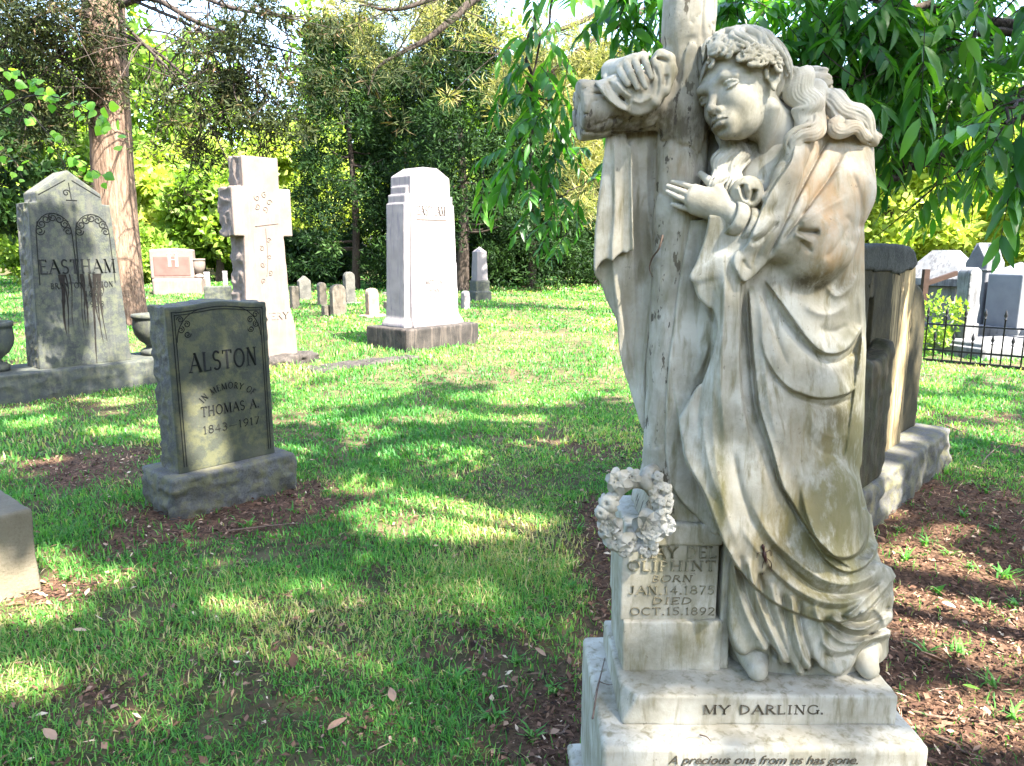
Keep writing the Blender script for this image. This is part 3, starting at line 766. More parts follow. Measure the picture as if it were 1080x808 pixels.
    q, g = v.sl((.1, 1.55, 1.55), (.5, 1.9, 2.0))
    d2 = look(poly_map(wp), PX[q], PY[q]) * mpp[q]
    Xa, Ya, Za = g[0] - aL[0], g[1] - aL[1], g[2] - aL[2]
    t = Xa * d_[0] + Ya * d_[1] + Za * d_[2]
    r = np.sqrt(np.maximum(Xa ** 2 + Ya ** 2 + Za ** 2 - t * t, 0))
    v.F[q] = smin(v.F[q], smax(np.abs(r - .064) - .012, d2, .008).astype(np.float32), .004)
    v.chain([at(690, 64, 1.690), at(697, 60, 1.680), at(705, 63, 1.676), at(707, 76, 1.664), at(702, 96, 1.648)], [.010, .014, .013, .013, .010], .01)
    v.chain([at(692, 66, 1.665), at(694, 86, 1.648), at(692, 108, 1.640)], [.012, .011, .009], .01)
    v.ell(at(699, 80, 1.688), (.020, .022, .042), .01); v.ell(at(650, 100, 1.665), (.03, .02, .03), .01)
    # knees pressing through the cloth
    v.ell(at(868, 545, 1.625), (.075, .06, .13), .05)
    v.ell(at(800, 500, 1.625), (.045, .05, .18), .05)
    # knot on the breast
    v.ell(at(788, 204, 1.605), (.036, .024, .036), .004)
    # hem of the under-dress round the feet
    hemline = [(770, 596), (768, 640), (770, 668), (776, 684), (785, 691), (797, 684), (811, 684), (822, 691), (834, 704), (845, 710), (853, 704), (858, 698), (866, 704), (880, 711), (893, 707), (901, 698), (907, 684), (920, 672), (937, 664), (938, 600), (860, 590)]
    sheet(np.array(hemline, float), lambda px, py: 1.622 - .00042 * np.clip(py - 620, 0, 100) + .000010 * (px - 850) ** 2 * .6, .024, .03, .012)
    # ---- relief of the folds
    D = new_map()
    # sleeve and collar
    ledge(D, [(846, 126), (838, 150), (833, 171), (818, 193), (806, 214), (795, 240), (788, 257), (779, 267)], .012, 16, 1.2, -1, .05, .1)
    ridge(D, [(880, 138), (866, 162), (851, 190), (840, 212), (829, 234), (817, 260), (811, 272)], -.011, 3.4, .15, .1)
    ledge(D, [(880, 138), (866, 162), (851, 190), (840, 212), (829, 234), (817, 260), (811, 272)], .009, 9, 1.4, -1, .2, .1)
    ridge(D, [(897, 155), (888, 166), (874, 190), (862, 206), (842, 234), (824, 258)], -.010, 3.4, .2, .1)
    ledge(D, [(897, 155), (888, 166), (874, 190), (862, 206), (842, 234), (824, 258)], .007, 10, 1.4, -1, .2, .1)
    ridge(D, [(823, 232), (808, 248), (792, 258)], -.010, 2.6)
    ridge(D, [(818, 225), (802, 243), (790, 252)], .006, 5)
    ridge(D, [(840, 243), (850, 245), (866, 245)], -.016, 3.2, .1, .2)
    ridge(D, [(842, 236), (856, 228), (872, 218), (903, 203)], .007, 6, .1, .4)
    ridge(D, [(838, 246), (848, 252), (859, 257)], .008, 3.2, .1, .2)
    ridge(D, [(843, 252), (850, 260), (857, 267)], -.006, 2.4)
    ridge(D, [(840, 226), (858, 212), (880, 190), (893, 170)], .005, 7)
    ridge(D, [(890, 225), (900, 240), (896, 262)], -.005, 4)
    ridge(D, [(782, 272), (788, 282), (795, 284)], -.006, 3.0, .3, .3); ridge(D, [(812, 246), (800, 266), (792, 284)], -.006, 3.0, .3, .2)
    # tear-drop hollows of the knot
    ridge(D, [(782, 194), (784, 204), (788, 214)], -.014, 2.2, .12, .3); ridge(D, [(796, 199), (794, 208), (790, 215)], -.014, 2.4, .12, .3); ridge(D, [(778, 196), (781, 206), (787, 215)], .005, 2.5); ridge(D, [(789, 192), (790, 203)], .004, 2.0)
    # pleats that fall from the arm
    ridge(D, [(766, 276), (764, 324), (760, 400), (766, 474)], .010, 5.5)
    ledge(D, [(789, 300), (791, 335), (794, 374), (800, 427), (807, 452), (814, 474), (824, 510), (834, 528), (855, 562), (884, 591), (905, 603)], .015, 16, 1.3, -1, .08, .1)
    ridge(D, [(786, 300), (788, 340), (791, 378), (796, 428), (810, 474), (822, 510), (838, 540), (852, 562)], -.008, 3.0, .2, .1)
    ridge(D, [(798, 300), (803, 330), (806, 380), (812, 430), (825, 480)], .008, 5)
    ridge(D, [(805, 298), (812, 330), (822, 365), (834, 395)], -.007, 4)
    ridge(D, [(752, 300), (750, 360), (738, 420), (736, 470)], -.006, 4); ridge(D, [(757, 360), (752, 420), (754, 480), (766, 540), (784, 590)], .006, 6); ridge(D, [(772, 470), (782, 520), (800, 565)], -.006, 5)
    ridge(D, [(800, 440), (812, 480), (826, 520), (846, 560)], .006, 5); ridge(D, [(818, 430), (830, 470), (846, 510)], .005, 7); ridge(D, [(850, 430), (862, 452), (884, 462), (898, 450)], .004, 6); ridge(D, [(848, 452), (866, 476), (888, 480)], -.004, 5)
    ridge(D, [(905, 300), (909, 350), (906, 400)], .006, 4); ridge(D, [(812, 340), (818, 380), (826, 395)], .005, 5); ridge(D, [(899, 180), (908, 215), (904, 250)], -.006, 4); ridge(D, [(868, 275), (884, 258), (896, 235)], -.005, 4)
    ridge(D, [(745, 425), (742, 450), (748, 490), (760, 530)], .006, 8)
    ridge(D, [(737, 320), (752, 345), (745, 372), (730, 405)], .004, 5)
    # bowls of cloth hanging from elbow to knee
    ledge(D, [(805, 294), (818, 312), (834, 334), (850, 356), (864, 370), (877, 374), (890, 371), (901, 360), (910, 343)], .014, 18, 1.3, 1 * -1, .1, .08)
    ridge(D, [(812, 312), (832, 342), (852, 365), (877, 383), (898, 372), (909, 352)], -.008, 4.0)
    ledge(D, [(800, 350), (808, 378), (820, 398), (834, 411), (844, 415), (860, 420), (877, 420), (893, 416), (904, 408)], .011, 18, 1.3, -1, .25, .08)
    ridge(D, [(826, 408), (846, 422), (877, 428), (902, 418)], -.008, 4)
    ridge(D, [(846, 320), (862, 330), (880, 330), (897, 318)], .007, 6)
    ridge(D, [(870, 300), (882, 312), (897, 303), (905, 285)], .007, 4)
    ridge(D, [(862, 345), (878, 350), (896, 342)], -.006, 5)
    ledge(D, [(911, 345), (903, 395), (897, 440), (893, 470), (887, 500)], .005, 10, 1.6, 1 * -1, .15, .2)
    # the big bowl over the knee
    ledge(D, [(842, 505), (850, 545), (866, 578), (884, 589), (902, 586), (914, 570), (917, 545), (910, 515), (904, 488)], -.016, 22, 2.2, 1, .2, .1)
    ledge(D, [(850, 560), (868, 588), (889, 603), (907, 601), (921, 588), (928, 570)], .013, 11, 1.3, -1, .15, .1)
    ridge(D, [(790, 525), (812, 565), (840, 592), (868, 611), (893, 616), (915, 610), (931, 596)], .009, 5, .25, .1)
    ridge(D, [(800, 560), (830, 596), (862, 622), (893, 627), (920, 618), (933, 606)], -.010, 4, .25, .1)
    ridge(D, [(775, 545), (805, 590), (838, 620), (868, 634), (896, 635), (922, 622)], .008, 5, .25, .1)
    ridge(D, [(786, 565), (815, 605), (850, 635), (886, 643), (915, 630)], -.005, 4)
    # hem edge of the mantle
    ledge(D, [(719, 462), (724, 487), (742, 520), (755, 553), (767, 581), (788, 611), (817, 636), (851, 651), (872, 656), (889, 656), (905, 650), (918, 641), (934, 622)], .014, 26, 1.3, -1, 0, 0)
    ridge(D, [(888, 653), (905, 640), (922, 622), (934, 612)], .007, 3)
    # under-dress
    for a, hh, w in (([(772, 585), (778, 620), (790, 655), (806, 684)], .009, 4.5), ([(781, 590), (788, 625), (800, 655), (818, 690)], -.010, 4), ([(790, 596), (797, 625), (808, 655), (826, 694)], .010, 4.5),
                     ([(800, 606), (808, 635), (820, 665), (836, 704)], -.008, 4), ([(814, 620), (822, 650), (834, 680), (845, 708)], .006, 5), ([(826, 630), (829, 660), (838, 690), (848, 706)], -.010, 3.6), ([(835, 632), (838, 660), (846, 690), (853, 702)], .011, 3.6), ([(843, 636), (846, 664), (854, 690), (858, 700)], -.010, 3.6),
                     ([(860, 640), (866, 668), (876, 690), (884, 708)], .006, 5)):
        ridge(D, a, hh, w, 0, 0)
    for a, hh, w in (([(862, 650), (872, 664), (886, 676), (904, 678), (936, 668)], .010, 3.6), ([(866, 650), (880, 662), (896, 670), (914, 670), (937, 660)], -.010, 3.2), ([(874, 648), (890, 660), (908, 664), (937, 650)], .009, 3.4), ([(884, 648), (900, 656), (918, 654), (936, 642)], -.009, 3.0), ([(864, 676), (880, 686), (898, 686), (912, 676)], .008, 3.4), ([(868, 690), (882, 694), (897, 690)], -.008, 3.2), ([(905, 648), (918, 644), (936, 630)], .007, 3.2)):
        ridge(D, a, hh, w, .12, 0)
    ridge(D, [(920, 640), (930, 650), (934, 664)], .008, 4)
    # hanging cloth behind
    for k, (x, hh) in enumerate(((648, .007), (656, -.003), (666, .007), (673, -.004), (682, .008), (690, -.004))):
        ridge(D, [(x, 146), (x + 1, 220), (x - 1 + 2 * k, 290), (668 + 2.6 * k, 400), (678 + 2 * k, 440)], hh, 3.6, .03, .1)
    # shawl on the cross arm
    ledge(D, [(630, 90), (640, 104), (652, 114), (664, 119)], .007, 5, 1, -1, .05, .1)
    ridge(D, [(640, 84), (650, 98), (662, 108)], -.008, 2.2); ridge(D, [(652, 100), (658, 106), (663, 112)], -.008, 2.2)
    ridge(D, [(647, 84), (658, 96), (668, 104)], .006, 3)
    ridge(D, [(690, 68), (694, 86), (691, 106)], -.006, 2.0); ridge(D, [(704, 78), (701, 92)], -.005, 2.4)
    ridge(D, [(690, 62), (699, 63), (706, 66)], -.006, 2.0)
    ridge(D, [(664, 104), (676, 108), (690, 100)], .006, 3)
    near = np.abs(v.F) < .045
    I = np.nonzero(near)
    # a fine unevenness of old carved stone
    xx, yy, zz = v.ax[0][I[0]], v.ax[1][I[1]], v.ax[2][I[2]]
    front = sstep(.10, .0, yy - 1.70)
    v.F[I] -= 1.25 * look(D, PX[I], PY[I]) * (.35 + .65 * front) + .003 * fbm(xx * 14, yy * 14, zz * 9, 3)
    return v
Vr, Qr = build_robe().mesh()
robe = put(relax(Vr, Qr, 1, .45), Qr, 'robe', M_marble, fig)
# bracelets
def ring(name, c, axis, R, r, n=40, m=10, wide=1.9, mat=None, parent=None):
    axis = axis / np.linalg.norm(axis); a = np.cross(axis, [0, 0, 1]); a /= np.linalg.norm(a); b = np.cross(axis, a)
    V = []; F = []
    for i in range(n):
        t = 2 * math.pi * i / n; e = a * math.cos(t) + b * math.sin(t)
        for j in range(m):
            s = 2 * math.pi * j / m
            rr = r * (1 + .12 * (1 if (i // 2) % 2 else -1))
            V.append(c + e * (R + rr * math.cos(s)) + axis * r * wide * math.sin(s))
    for i in range(n):
        for j in range(m): F.append((i * m + j, ((i + 1) % n) * m + j, ((i + 1) % n) * m + (j + 1) % m, i * m + (j + 1) % m))
    V = np.array(V); return put(V, np.array(F), name, mat, parent)
aw_ = at(866, 268, 1.63) - at(776, 229, 1.602)
ring('bracelet', at(774.5, 231.5, 1.602), aw_, .0350, .0050, wide=3.0, mat=M_marble, parent=fig)
ring('bracelet', at(788.0, 239, 1.606), aw_, .0365, .0050, wide=3.0, mat=M_marble, parent=fig)
# ------------------------------------------------------------------ lettering: a small serif stroke alphabet
def _arc(cx, cy, rx, ry, a0, a1, n=12):
    return [(cx + rx * math.cos(R_(a0 + (a1 - a0) * i / n)), cy + ry * math.sin(R_(a0 + (a1 - a0) * i / n))) for i in range(n + 1)]
# glyph: width, strokes (points, weight); end serifs are drawn where flagged: (x, y) list
GL = {
 'A': (.80, [([(0.04, 0), (.42, 1)], .6), ([(.40, 1), (.76, 0)], 1.25), ([(.18, .36), (.62, .36)], .6)], [(.05, 0), (.75, 0)]),
 'B': (.64, [([(.12, 0), (.12, 1)], 1.2), (_arc(.12, .75, .38, .25, 90, -90), .9), (_arc(.12, .26, .44, .26, 90, -90), .9)], []),
 'C': (.74, [(_arc(.42, .5, .37, .5, 45, 315, 18), 1.0)], []),
 'D': (.76, [([(.12, 0), (.12, 1)], 1.2), (_arc(.12, .5, .56, .5, 90, -90, 16), .95)], []),
 'E': (.60, [([(.12, 0), (.12, 1)], 1.2), ([(.05, 1), (.54, 1)], .65), ([(.12, .52), (.44, .52)], .65), ([(.05, 0), (.56, 0)], .65), ([(.54, 1), (.54, .86)], .6), ([(.56, 0), (.56, .15)], .6)], []),
 'F': (.58, [([(.12, 0), (.12, 1)], 1.2), ([(.05, 1), (.54, 1)], .65), ([(.12, .52), (.44, .52)], .65)], [(.12, 0)]),
 'G': (.78, [(_arc(.42, .5, .37, .5, 45, 330, 18), 1.0), ([(.74, .42), (.74, .05)], 1.1)], [(.74, .42)]),
 'H': (.80, [([(.13, 0), (.13, 1)], 1.2), ([(.67, 0), (.67, 1)], 1.2), ([(.13, .52), (.67, .52)], .6)], [(.13, 0), (.13, 1), (.67, 0), (.67, 1)]),
 'I': (.32, [([(.16, 0), (.16, 1)], 1.2)], [(.16, 0), (.16, 1)]),
 'J': (.46, [([(.32, 1), (.32, .2)], 1.2), (_arc(.17, .2, .15, .2, 0, -150, 8), .9)], [(.32, 1)]),
 'L': (.58, [([(.12, 0), (.12, 1)], 1.2), ([(.05, 0), (.54, 0)], .65), ([(.54, 0), (.54, .16)], .6)], [(.12, 1)]),
 'M': (.98, [([(.12, 0), (.14, 1)], .65), ([(.14, 1), (.48, .05)], 1.2), ([(.48, .05), (.82, 1)], .6), ([(.82, 1), (.85, 0)], 1.2)], [(.12, 0), (.13, 1), (.83, 1), (.85, 0)]),
 'N': (.80, [([(.13, 0), (.13, 1)], .65), ([(.13, 1), (.67, 0)], 1.25), ([(.67, 0), (.67, 1)], .65)], [(.13, 0), (.12, 1), (.67, 1)]),
 'O': (.84, [(_arc(.42, .5, .37, .5, 0, 360, 24), 1.0)], []),
 'P': (.62, [([(.12, 0), (.12, 1)], 1.2), (_arc(.12, .72, .42, .28, 90, -90), .9)], [(.12, 0)]),
 'R': (.70, [([(.12, 0), (.12, 1)], 1.2), (_arc(.12, .75, .40, .25, 90, -90), .9), ([(.30, .50), (.66, 0)], 1.1)], [(.12, 0), (.66, 0)]),
 'S': (.58, [(_arc(.29, .75, .22, .25, 40, 270, 12) + _arc(.29, .25, .24, .25, 90, -140, 12), 1.0)], []),
 'T': (.70, [([(.35, 0), (.35, 1)], 1.2), ([(.04, 1), (.66, 1)], .65), ([(.04, 1), (.04, .84)], .6), ([(.66, 1), (.66, .84)], .6)], [(.35, 0)]),
 'U': (.78, [([(.13, 1), (.13, .32)] + _arc(.39, .32, .26, .32, 180, 360, 10) + [(.65, 1)], 1.0)], [(.13, 1), (.65, 1)]),
 'V': (.76, [([(.04, 1), (.38, 0)], 1.2), ([(.38, 0), (.72, 1)], .6)], [(.05, 1), (.71, 1)]),
 'Y': (.74, [([(.04, 1), (.37, .48)], 1.1), ([(.70, 1), (.37, .48)], .6), ([(.37, .48), (.37, 0)], 1.2)], [(.05, 1), (.69, 1), (.37, 0)]),
 '1': (.38, [([(.19, 0), (.19, 1)], 1.1), ([(.19, 1), (.06, .84)], .6)], [(.19, 0)]),
 '2': (.56, [(_arc(.28, .74, .22, .26, 160, -35, 10) + [(.05, 0), (.52, 0)], .9)], []),
 '3': (.54, [(_arc(.26, .76, .20, .24, 140, -80, 10), .9), (_arc(.26, .27, .23, .27, 85, -140, 10), .9)], []),
 '4': (.58, [([(.40, 0), (.40, 1), (.04, .30), (.54, .30)], .85)], []),
 '5': (.54, [([(.48, 1), (.14, 1), (.10, .56)] + _arc(.26, .31, .24, .31, 120, -140, 12), .85)], []),
 '6': (.58, [(_arc(.29, .30, .23, .30, 0, 360, 16), .9), ([(.07, .36), (.16, .74), (.42, 1)], .9)], []),
 '7': (.54, [([(.05, 1), (.50, 1), (.20, 0)], .9)], []),
 '8': (.56, [(_arc(.28, .76, .19, .23, 0, 360, 14), .9), (_arc(.28, .27, .23, .27, 0, 360, 16), .9)], []),
 '9': (.58, [(_arc(.29, .70, .23, .30, 0, 360, 16), .9), ([(.51, .64), (.42, .26), (.16, 0)], .9)], []),
 '.': (.24, [([(.10, .03), (.14, .03)], 1.5)], []),
 '-': (.95, [([(.08, .42), (.87, .42)], .6)], []),
 ' ': (.42, [], []),
}
def letters(text, h, spacing=.14, weight=.12, slant=0.0, width=None, arch=0.0, thick=.004, chamfer=True):
    "flat carved letters in the XZ plane, centred on x=0, base line z=0, facing -y; returns V, F"
    V, F = [], []
    adv = [(GL[c][0] + spacing) * h for c in text]; tot = sum(adv) - spacing * h
    k = 1.0 if width is None else width / tot
    x = -tot * k / 2
    def emit(pts, w):
        P = np.array(pts, float); n = len(P)
        T = np.gradient(P, axis=0) if n > 2 else np.repeat((P[1:] - P[:1]), 2, 0)
        T /= np.linalg.norm(T, axis=1)[:, None] + 1e-9
        N = np.stack([-T[:, 1], T[:, 0]], 1) * w / 2
        P[0] -= T[0] * w * .25; P[-1] += T[-1] * w * .25
        b = len(V)
        for p, nn in zip(P, N):
            a_, c_ = p + nn, p - nn; m1, m2 = p + nn * .55, p - nn * .55
            V.extend([(a_[0], 0, a_[1]), (m1[0], -thick, m1[1]), (m2[0], -thick, m2[1]), (c_[0], 0, c_[1])])
        for i in range(n - 1):
            o = b + 4 * i
            for j in range(3): F.append((o + j, o + j + 1, o + 4 + j + 1, o + 4 + j))
        for o in (b, b + 4 * (n - 1)): F.append((o, o + 1, o + 2, o + 3))
    for c, a in zip(text, adv):
        w, st, se = GL[c]
        cxm = x + a * k / 2
        def tr(p):
            X = x + p[0] * h * k + slant * p[1] * h; Z = p[1] * h
            if arch:
                ang = cxm / arch; dx = X - cxm
                return (arch * math.sin(ang) + dx * math.cos(ang) + Z * math.sin(ang), arch * (math.cos(ang) - 1) - dx * math.sin(ang) + Z * math.cos(ang))
            return (X, Z)
        for pts, wt in st: emit([tr(p) for p in pts], weight * h * wt)
        for sx, sy in se: emit([tr((sx - .11, sy)), tr((sx + .11, sy))], weight * h * .5)
        x += a * k
    return np.array(V, float).reshape(-1, 3), np.array(F)
def text_obj(name, text, h, loc, mat, parent, rz=0.0, tilt=0.0, **kw):
    V, F = letters(text, h, **kw)
    c, s = math.cos(tilt), math.sin(tilt)           # tilt: lean of the face backwards
    V = np.stack([V[:, 0], V[:, 1] * c + V[:, 2] * s, V[:, 2] * c - V[:, 1] * s], 1)
    o = mesh_np(name, V, F, mat, parent, False); o.location = loc; o.rotation_euler = (0, 0, rz); return o
def mat_plain(name, col, rough=.8, var=.25, scale=30, bump=.2):
    t = NT(name); n = t.noise(scale, 5, .6)
    c1 = tuple(c * (1 - var) for c in col); c2 = tuple(min(1, c * (1 + var)) for c in col)
    return t.bsdf(t.mix(t.ramp(n, [(.3, 0.0), (.7, 1.0)]), c1, c2), rough, t.bump(t.noise(scale * 6, 3), bump, .003), .25)
M_cut = mat_plain('lichen_in_cut_letters', (.085, .072, .05), .9, .3, 60)
M_cut2 = mat_plain('lichen_in_worn_letters', (.15, .13, .08), .9, .25, 60)
M_letter = mat_plain('raised_letter_marble', (.20, .18, .115), .8, .3, 80)

# ------------------------------------------------------------------ stepped base, inscription block and cap under the cross
def block(verts8=None, lo=None, hi=None, h=.006, rnd=.006, rough=.0, name='', mat=None, parent=None, origin=RO, scale=20, cut=None):
    "a worn stone block: rounded arrises and slightly uneven faces"
    lo, hi = np.array(lo, float), np.array(hi, float); c = (lo + hi) / 2
    v = Vol(lo - .03, hi + .03, h)
    v.box(c, (hi - lo) / 2, rnd, 0)
    x, y, z = v.ax[0][:, None, None], v.ax[1][None, :, None], v.ax[2][None, None, :]
    if cut is not None: v.F = np.maximum(v.F, cut(x, y, z).astype(np.float32))
    I = np.nonzero(np.abs(v.F) < .03)
    X, Y, Z = v.ax[0][I[0]], v.ax[1][I[1]], v.ax[2][I[2]]
    v.F[I] -= (rough * fbm(X * scale, Y * scale, Z * scale, 3)).astype(np.float32)
    V, Q = v.mesh()
    return put(V, Q, name, mat, parent, origin)
fl = atz(636, 790, .4); fr = atz(978, 785, .4)
Yf2 = 1.457
block(lo=(fl[0], Yf2, -.05), hi=(fr[0], 1.935, .400), h=.0075, rnd=.007, rough=.0018, name='lower_step', mat=M_marble, parent=root)
ch = lambda x, y, z: ((.287 - x) * .80 + (1.552 - y) * .45 + (z - .474) * .42) * .9
block(lo=(.257, 1.539, .396), hi=(.902, 1.895, .474), h=.005, rnd=.005, rough=.003, name='upper_step', mat=M_marble, parent=root, cut=ch)
pl_ = atz(656, 707, .474); pr_ = atz(760, 707, .474)
yb = pl_[1]
zt = at(700, 656, yb)[2]; zb2 = at(700, 573, yb + .014)[2]; zl = at(700, 553, yb + .004)[2]; zp = at(703, 492, 1.66)[2]
block(lo=(pl_[0], yb, .47), hi=(pr_[0], 1.86, zt), h=.004, rnd=.004, rough=.004, name='plinth', mat=M_marble, parent=root)
xi0, xi1 = at(655, 615, yb + .014)[0], at(757, 615, yb + .014)[0]
block(lo=(xi0, yb + .014, zt - .004), hi=(xi1, 1.85, zb2), h=.004, rnd=.004, rough=.0012, name='inscription_block', mat=M_marble, parent=root)
# cap: a broad slab, a chipped block and the socket of the pole
xl0, xl1 = at(659, 560, yb + .004)[0], at(764, 560, yb + .004)[0]
block(lo=(xl0, yb + .002, zb2 - .003), hi=(xl1, 1.86, zl), h=.004, rnd=.006, rough=.005, name='cap_slab', mat=M_marble, parent=root)
xa, xb = at(674, 530, yb + .02)[0], at(757, 530, yb + .02)[0]
sl_ = lambda x, y, z: ((xa + .006 + (z - zl) * .30) - x) * .95
sl2 = lambda x, y, z: np.maximum(sl_(x, y, z), ((yb + .020 + (z - zl) * .25) - y) * .96)
block(lo=(xa - .02, yb + .012, zl - .004), hi=(xb, 1.83, zp), h=.004, rnd=.006, rough=.008, name='cap_block', mat=M_bark, parent=root, cut=sl2, scale=26)
block(lo=(at(760, 640, 1.66)[0], 1.655, .47), hi=(at(771, 640, 1.66)[0], 1.75, at(765, 572, 1.66)[2]), h=.003, rnd=.004, rough=.003, name='back_pilaster', mat=M_marble, parent=root)
def word(text, px, py, Yp, hpx, wpx, mat, name='inscription', **kw):
    p = at(px, py, Yp); zc = project(*p)[2]
    return text_obj(name, text, hpx * zc / FPX, p - RO, mat, root, width=wpx * zc / FPX, **kw)
yi = yb + .0125
for tx, px, py, hp, wp in (('MAY DEL', 715, 588, 12, 81), ('OLIPHINT', 708, 601.5, 10.5, 93)):
    word(tx, px, py, yi - .0005, hp, wp, M_letter, weight=.17, thick=.0045)
word('BORN', 708, 613.5, yi, 7, 42, M_cut2, weight=.16, slant=.22, thick=.002)
word('JAN.14.1875', 708, 626.5, yi, 9, 90, M_letter, weight=.15, thick=.003)
word('DIED', 708, 637, yi, 7.2, 42, M_cut2, weight=.18, slant=.22, thick=.002)
word('OCT.15.1892', 709, 648.5, yi, 8.2, 89, M_cut2, weight=.14, thick=.002)
word('MY DARLING.', 805, 753, 1.5375, 10, 127, M_cut, weight=.17, thick=.0015)
# italic line on the lower step
cu = bpy.data.curves.new('verse', 'FONT'); cu.body = 'A precious one from us has gone.'; cu.size = .040; cu.shear = .35; cu.align_x = 'CENTER'; cu.extrude = .0008
tmp = bpy.data.objects.new('verse', cu); link(tmp)
bpy.context.view_layer.update()
me = bpy.data.meshes.new_from_object(tmp.evaluated_get(bpy.context.evaluated_depsgraph_get()))
bpy.data.objects.remove(tmp); me.materials.clear(); me.materials.append(M_cut)
vo = bpy.data.objects.new('inscription', me); link(vo, root)
p = at(805, 806, Yf2 - .003); vo.location = p - RO; vo.rotation_euler = (R_(90), 0, 0)
xs = [v.co.x for v in me.vertices]; wv = max(xs) - min(xs); vo.scale = (200 * project(*p)[2] / FPX / wv,) * 3

# ------------------------------------------------------------------ wreath of carved flowers hung on the corner of the cap
M_white = mat_marble('clean_white_marble', False, .5, ((.31, .30, .26), (.46, .45, .41)))
def petal(bm_v, bm_f, c, d, n, L, Wd, curl=.3, cup=.2, th=.003):
    "a thick curved petal growing from c along d, facing n"
    d = d / np.linalg.norm(d); n = n - d * (n @ d); n /= np.linalg.norm(n); s = np.cross(d, n)
    nu, nv = 7, 5; b = len(bm_v); 
    for layer in (1, -1):
        for i in range(nu):
            u = i / (nu - 1); w = Wd * math.sin(math.pi * (.10 + .84 * u)) ** .45
            for j in range(nv):
                q = j / (nv - 1) * 2 - 1
                e = th * layer * (1 - abs(q) ** 3) * (math.sin(math.pi * (.08 + .9 * u)) ** .5)
                bm_v.append(c + d * L * u * (1 - .15 * curl * u) + s * w * q * .5 + n * (L * curl * u * u * -1 + L * .25 * math.sin(math.pi * u) + cup * Wd * q * q + e))
    m = nu * nv
    for i in range(nu - 1):
        for j in range(nv - 1):
            o = b + i * nv + j
            bm_f.append((o, o + 1, o + nv + 1, o + nv)); bm_f.append((o + m, o + m + nv, o + m + nv + 1, o + m + 1))
def flower(name, kind, c, n, r, parent, rr):
    c = np.array(c); n = np.array(n, float); n /= np.linalg.norm(n)
    a = np.cross(n, [0.1, .3, 1]); a /= np.linalg.norm(a); b = np.cross(n, a)
    V, F = [], []
    rad = lambda t: a * math.cos(t) + b * math.sin(t)
    t0 = rr.uniform(0, 6.28)
    if kind == 'rose':
        for ring_, (k, rad_, up) in enumerate(((6, 1.0, .15), (5, .72, .5), (4, .45, .9), (3, .25, 1.2))):
            for i in range(k):
                t = t0 + ring_ * .6 + 6.283 * i / k
                petal(V, F, c + n * r * .12 * ring_ + rad(t) * r * .1, rad(t) + n * up, n - rad(t) * up, r * (rad_ * .95 + .1), r * rad_ * 1.45, .5 - .2 * ring_, .30, r * .13)
    elif kind == 'lily':
        for i in range(6):
            t = t0 + 6.283 * i / 6
            petal(V, F, c, rad(t) + n * .35, n - rad(t) * .3, r * 1.02, r * .86, .65, .25, r * .16)
        for i in range(3): petal(V, F, c, n + rad(t0 + 2.1 * i) * .3, rad(t0 + 2.1 * i), r * .6, r * .2, 0, .1, r * .06)
    elif kind == 'daisy':
        for i in range(9):
            t = t0 + 6.283 * i / 9
            petal(V, F, c, rad(t) + n * .18, n, r * .98, r * .62, .40, .1, r * .16)
        for i in range(6): petal(V, F, c, n + rad(t0 + 1.05 * i) * .7, rad(t0 + 1.05 * i), r * .34, r * .3, .3, .2, r * .08)
    elif kind == 'leaf':
        for i in range(3):
            t = t0 + .8 * (i - 1); petal(V, F, c, rad(t) + n * .2, n, r * 1.2, r * .7, .4, -.2, r * .12)
    else:
        for q in range(5):
            tq = t0 + 1.256 * q; cc = c + rad(tq) * r * .55 + n * r * .25 * (q % 2)
            for i in range(5):
                t = 6.283 * i / 5; petal(V, F, cc, rad(t) + n * .5, n, r * .46, r * .50, .5, .25, r * .12)
    return mesh_np(name, np.array(V) - RO, np.array(F), M_white, parent, True)
WC = at(668.5, 543, 1.578); WR = 31 * 2.25e-3
vw = Vol(WC - .13, WC + .13, .003)
Mw = np.array([[1, 0, 0], [0, 1, 0], [0, 0, 1.]])
ringp = [WC + np.array([WR * math.cos(t) * .86, .018 * math.cos(t), WR * math.sin(t) * 1.10]) for t in np.linspace(0, 6.283, 29)]
vw.chain(ringp, .012, .006)
vw.chain([at(680, 506, 1.575), at(684, 500, 1.60), at(688, 496, 1.64)], [.013, .017, .016], .006)
vw.chain([at(674, 506, 1.57), at(683, 512, 1.565), at(686, 522, 1.575)], [.009, .013, .006], .004)
Vw, Qw = vw.mesh(); wreath = put(Vw, Qw, 'wreath', M_white, root)
rw = np.random.default_rng(5)
for kind, px, py, r, nm in (('lily', 652, 507, .030, 'lily'), ('lily', 666, 503, .022, 'lily'), ('daisy', 641, 531, .026, 'daisy'), ('daisy', 634, 541, .019, 'daisy'), ('rose', 643, 553, .026, 'rose'), ('lily', 650, 568, .036, 'lily'), ('lily', 658, 580, .022, 'lily'),
                            ('blossoms', 688, 509, .030, 'blossom_cluster'), ('blossoms', 697, 521, .030, 'blossom_cluster'), ('blossoms', 699, 533, .026, 'blossom_cluster'), ('rose', 686, 555, .036, 'rose'), ('rose', 702, 554, .022, 'rose'), ('blossoms', 684, 578, .026, 'blossom_cluster'), ('leaf', 671, 571, .026, 'leaf'), ('leaf', 697, 567, .024, 'leaf'), ('leaf', 640, 566, .020, 'leaf')):
    c = at(px, py, 1.566 + .0004 * (px - 668)); flower(nm, kind, c, (-.25 + (px - 668) / 90, -1, .15 + (543 - py) / 120), r, wreath, rw)
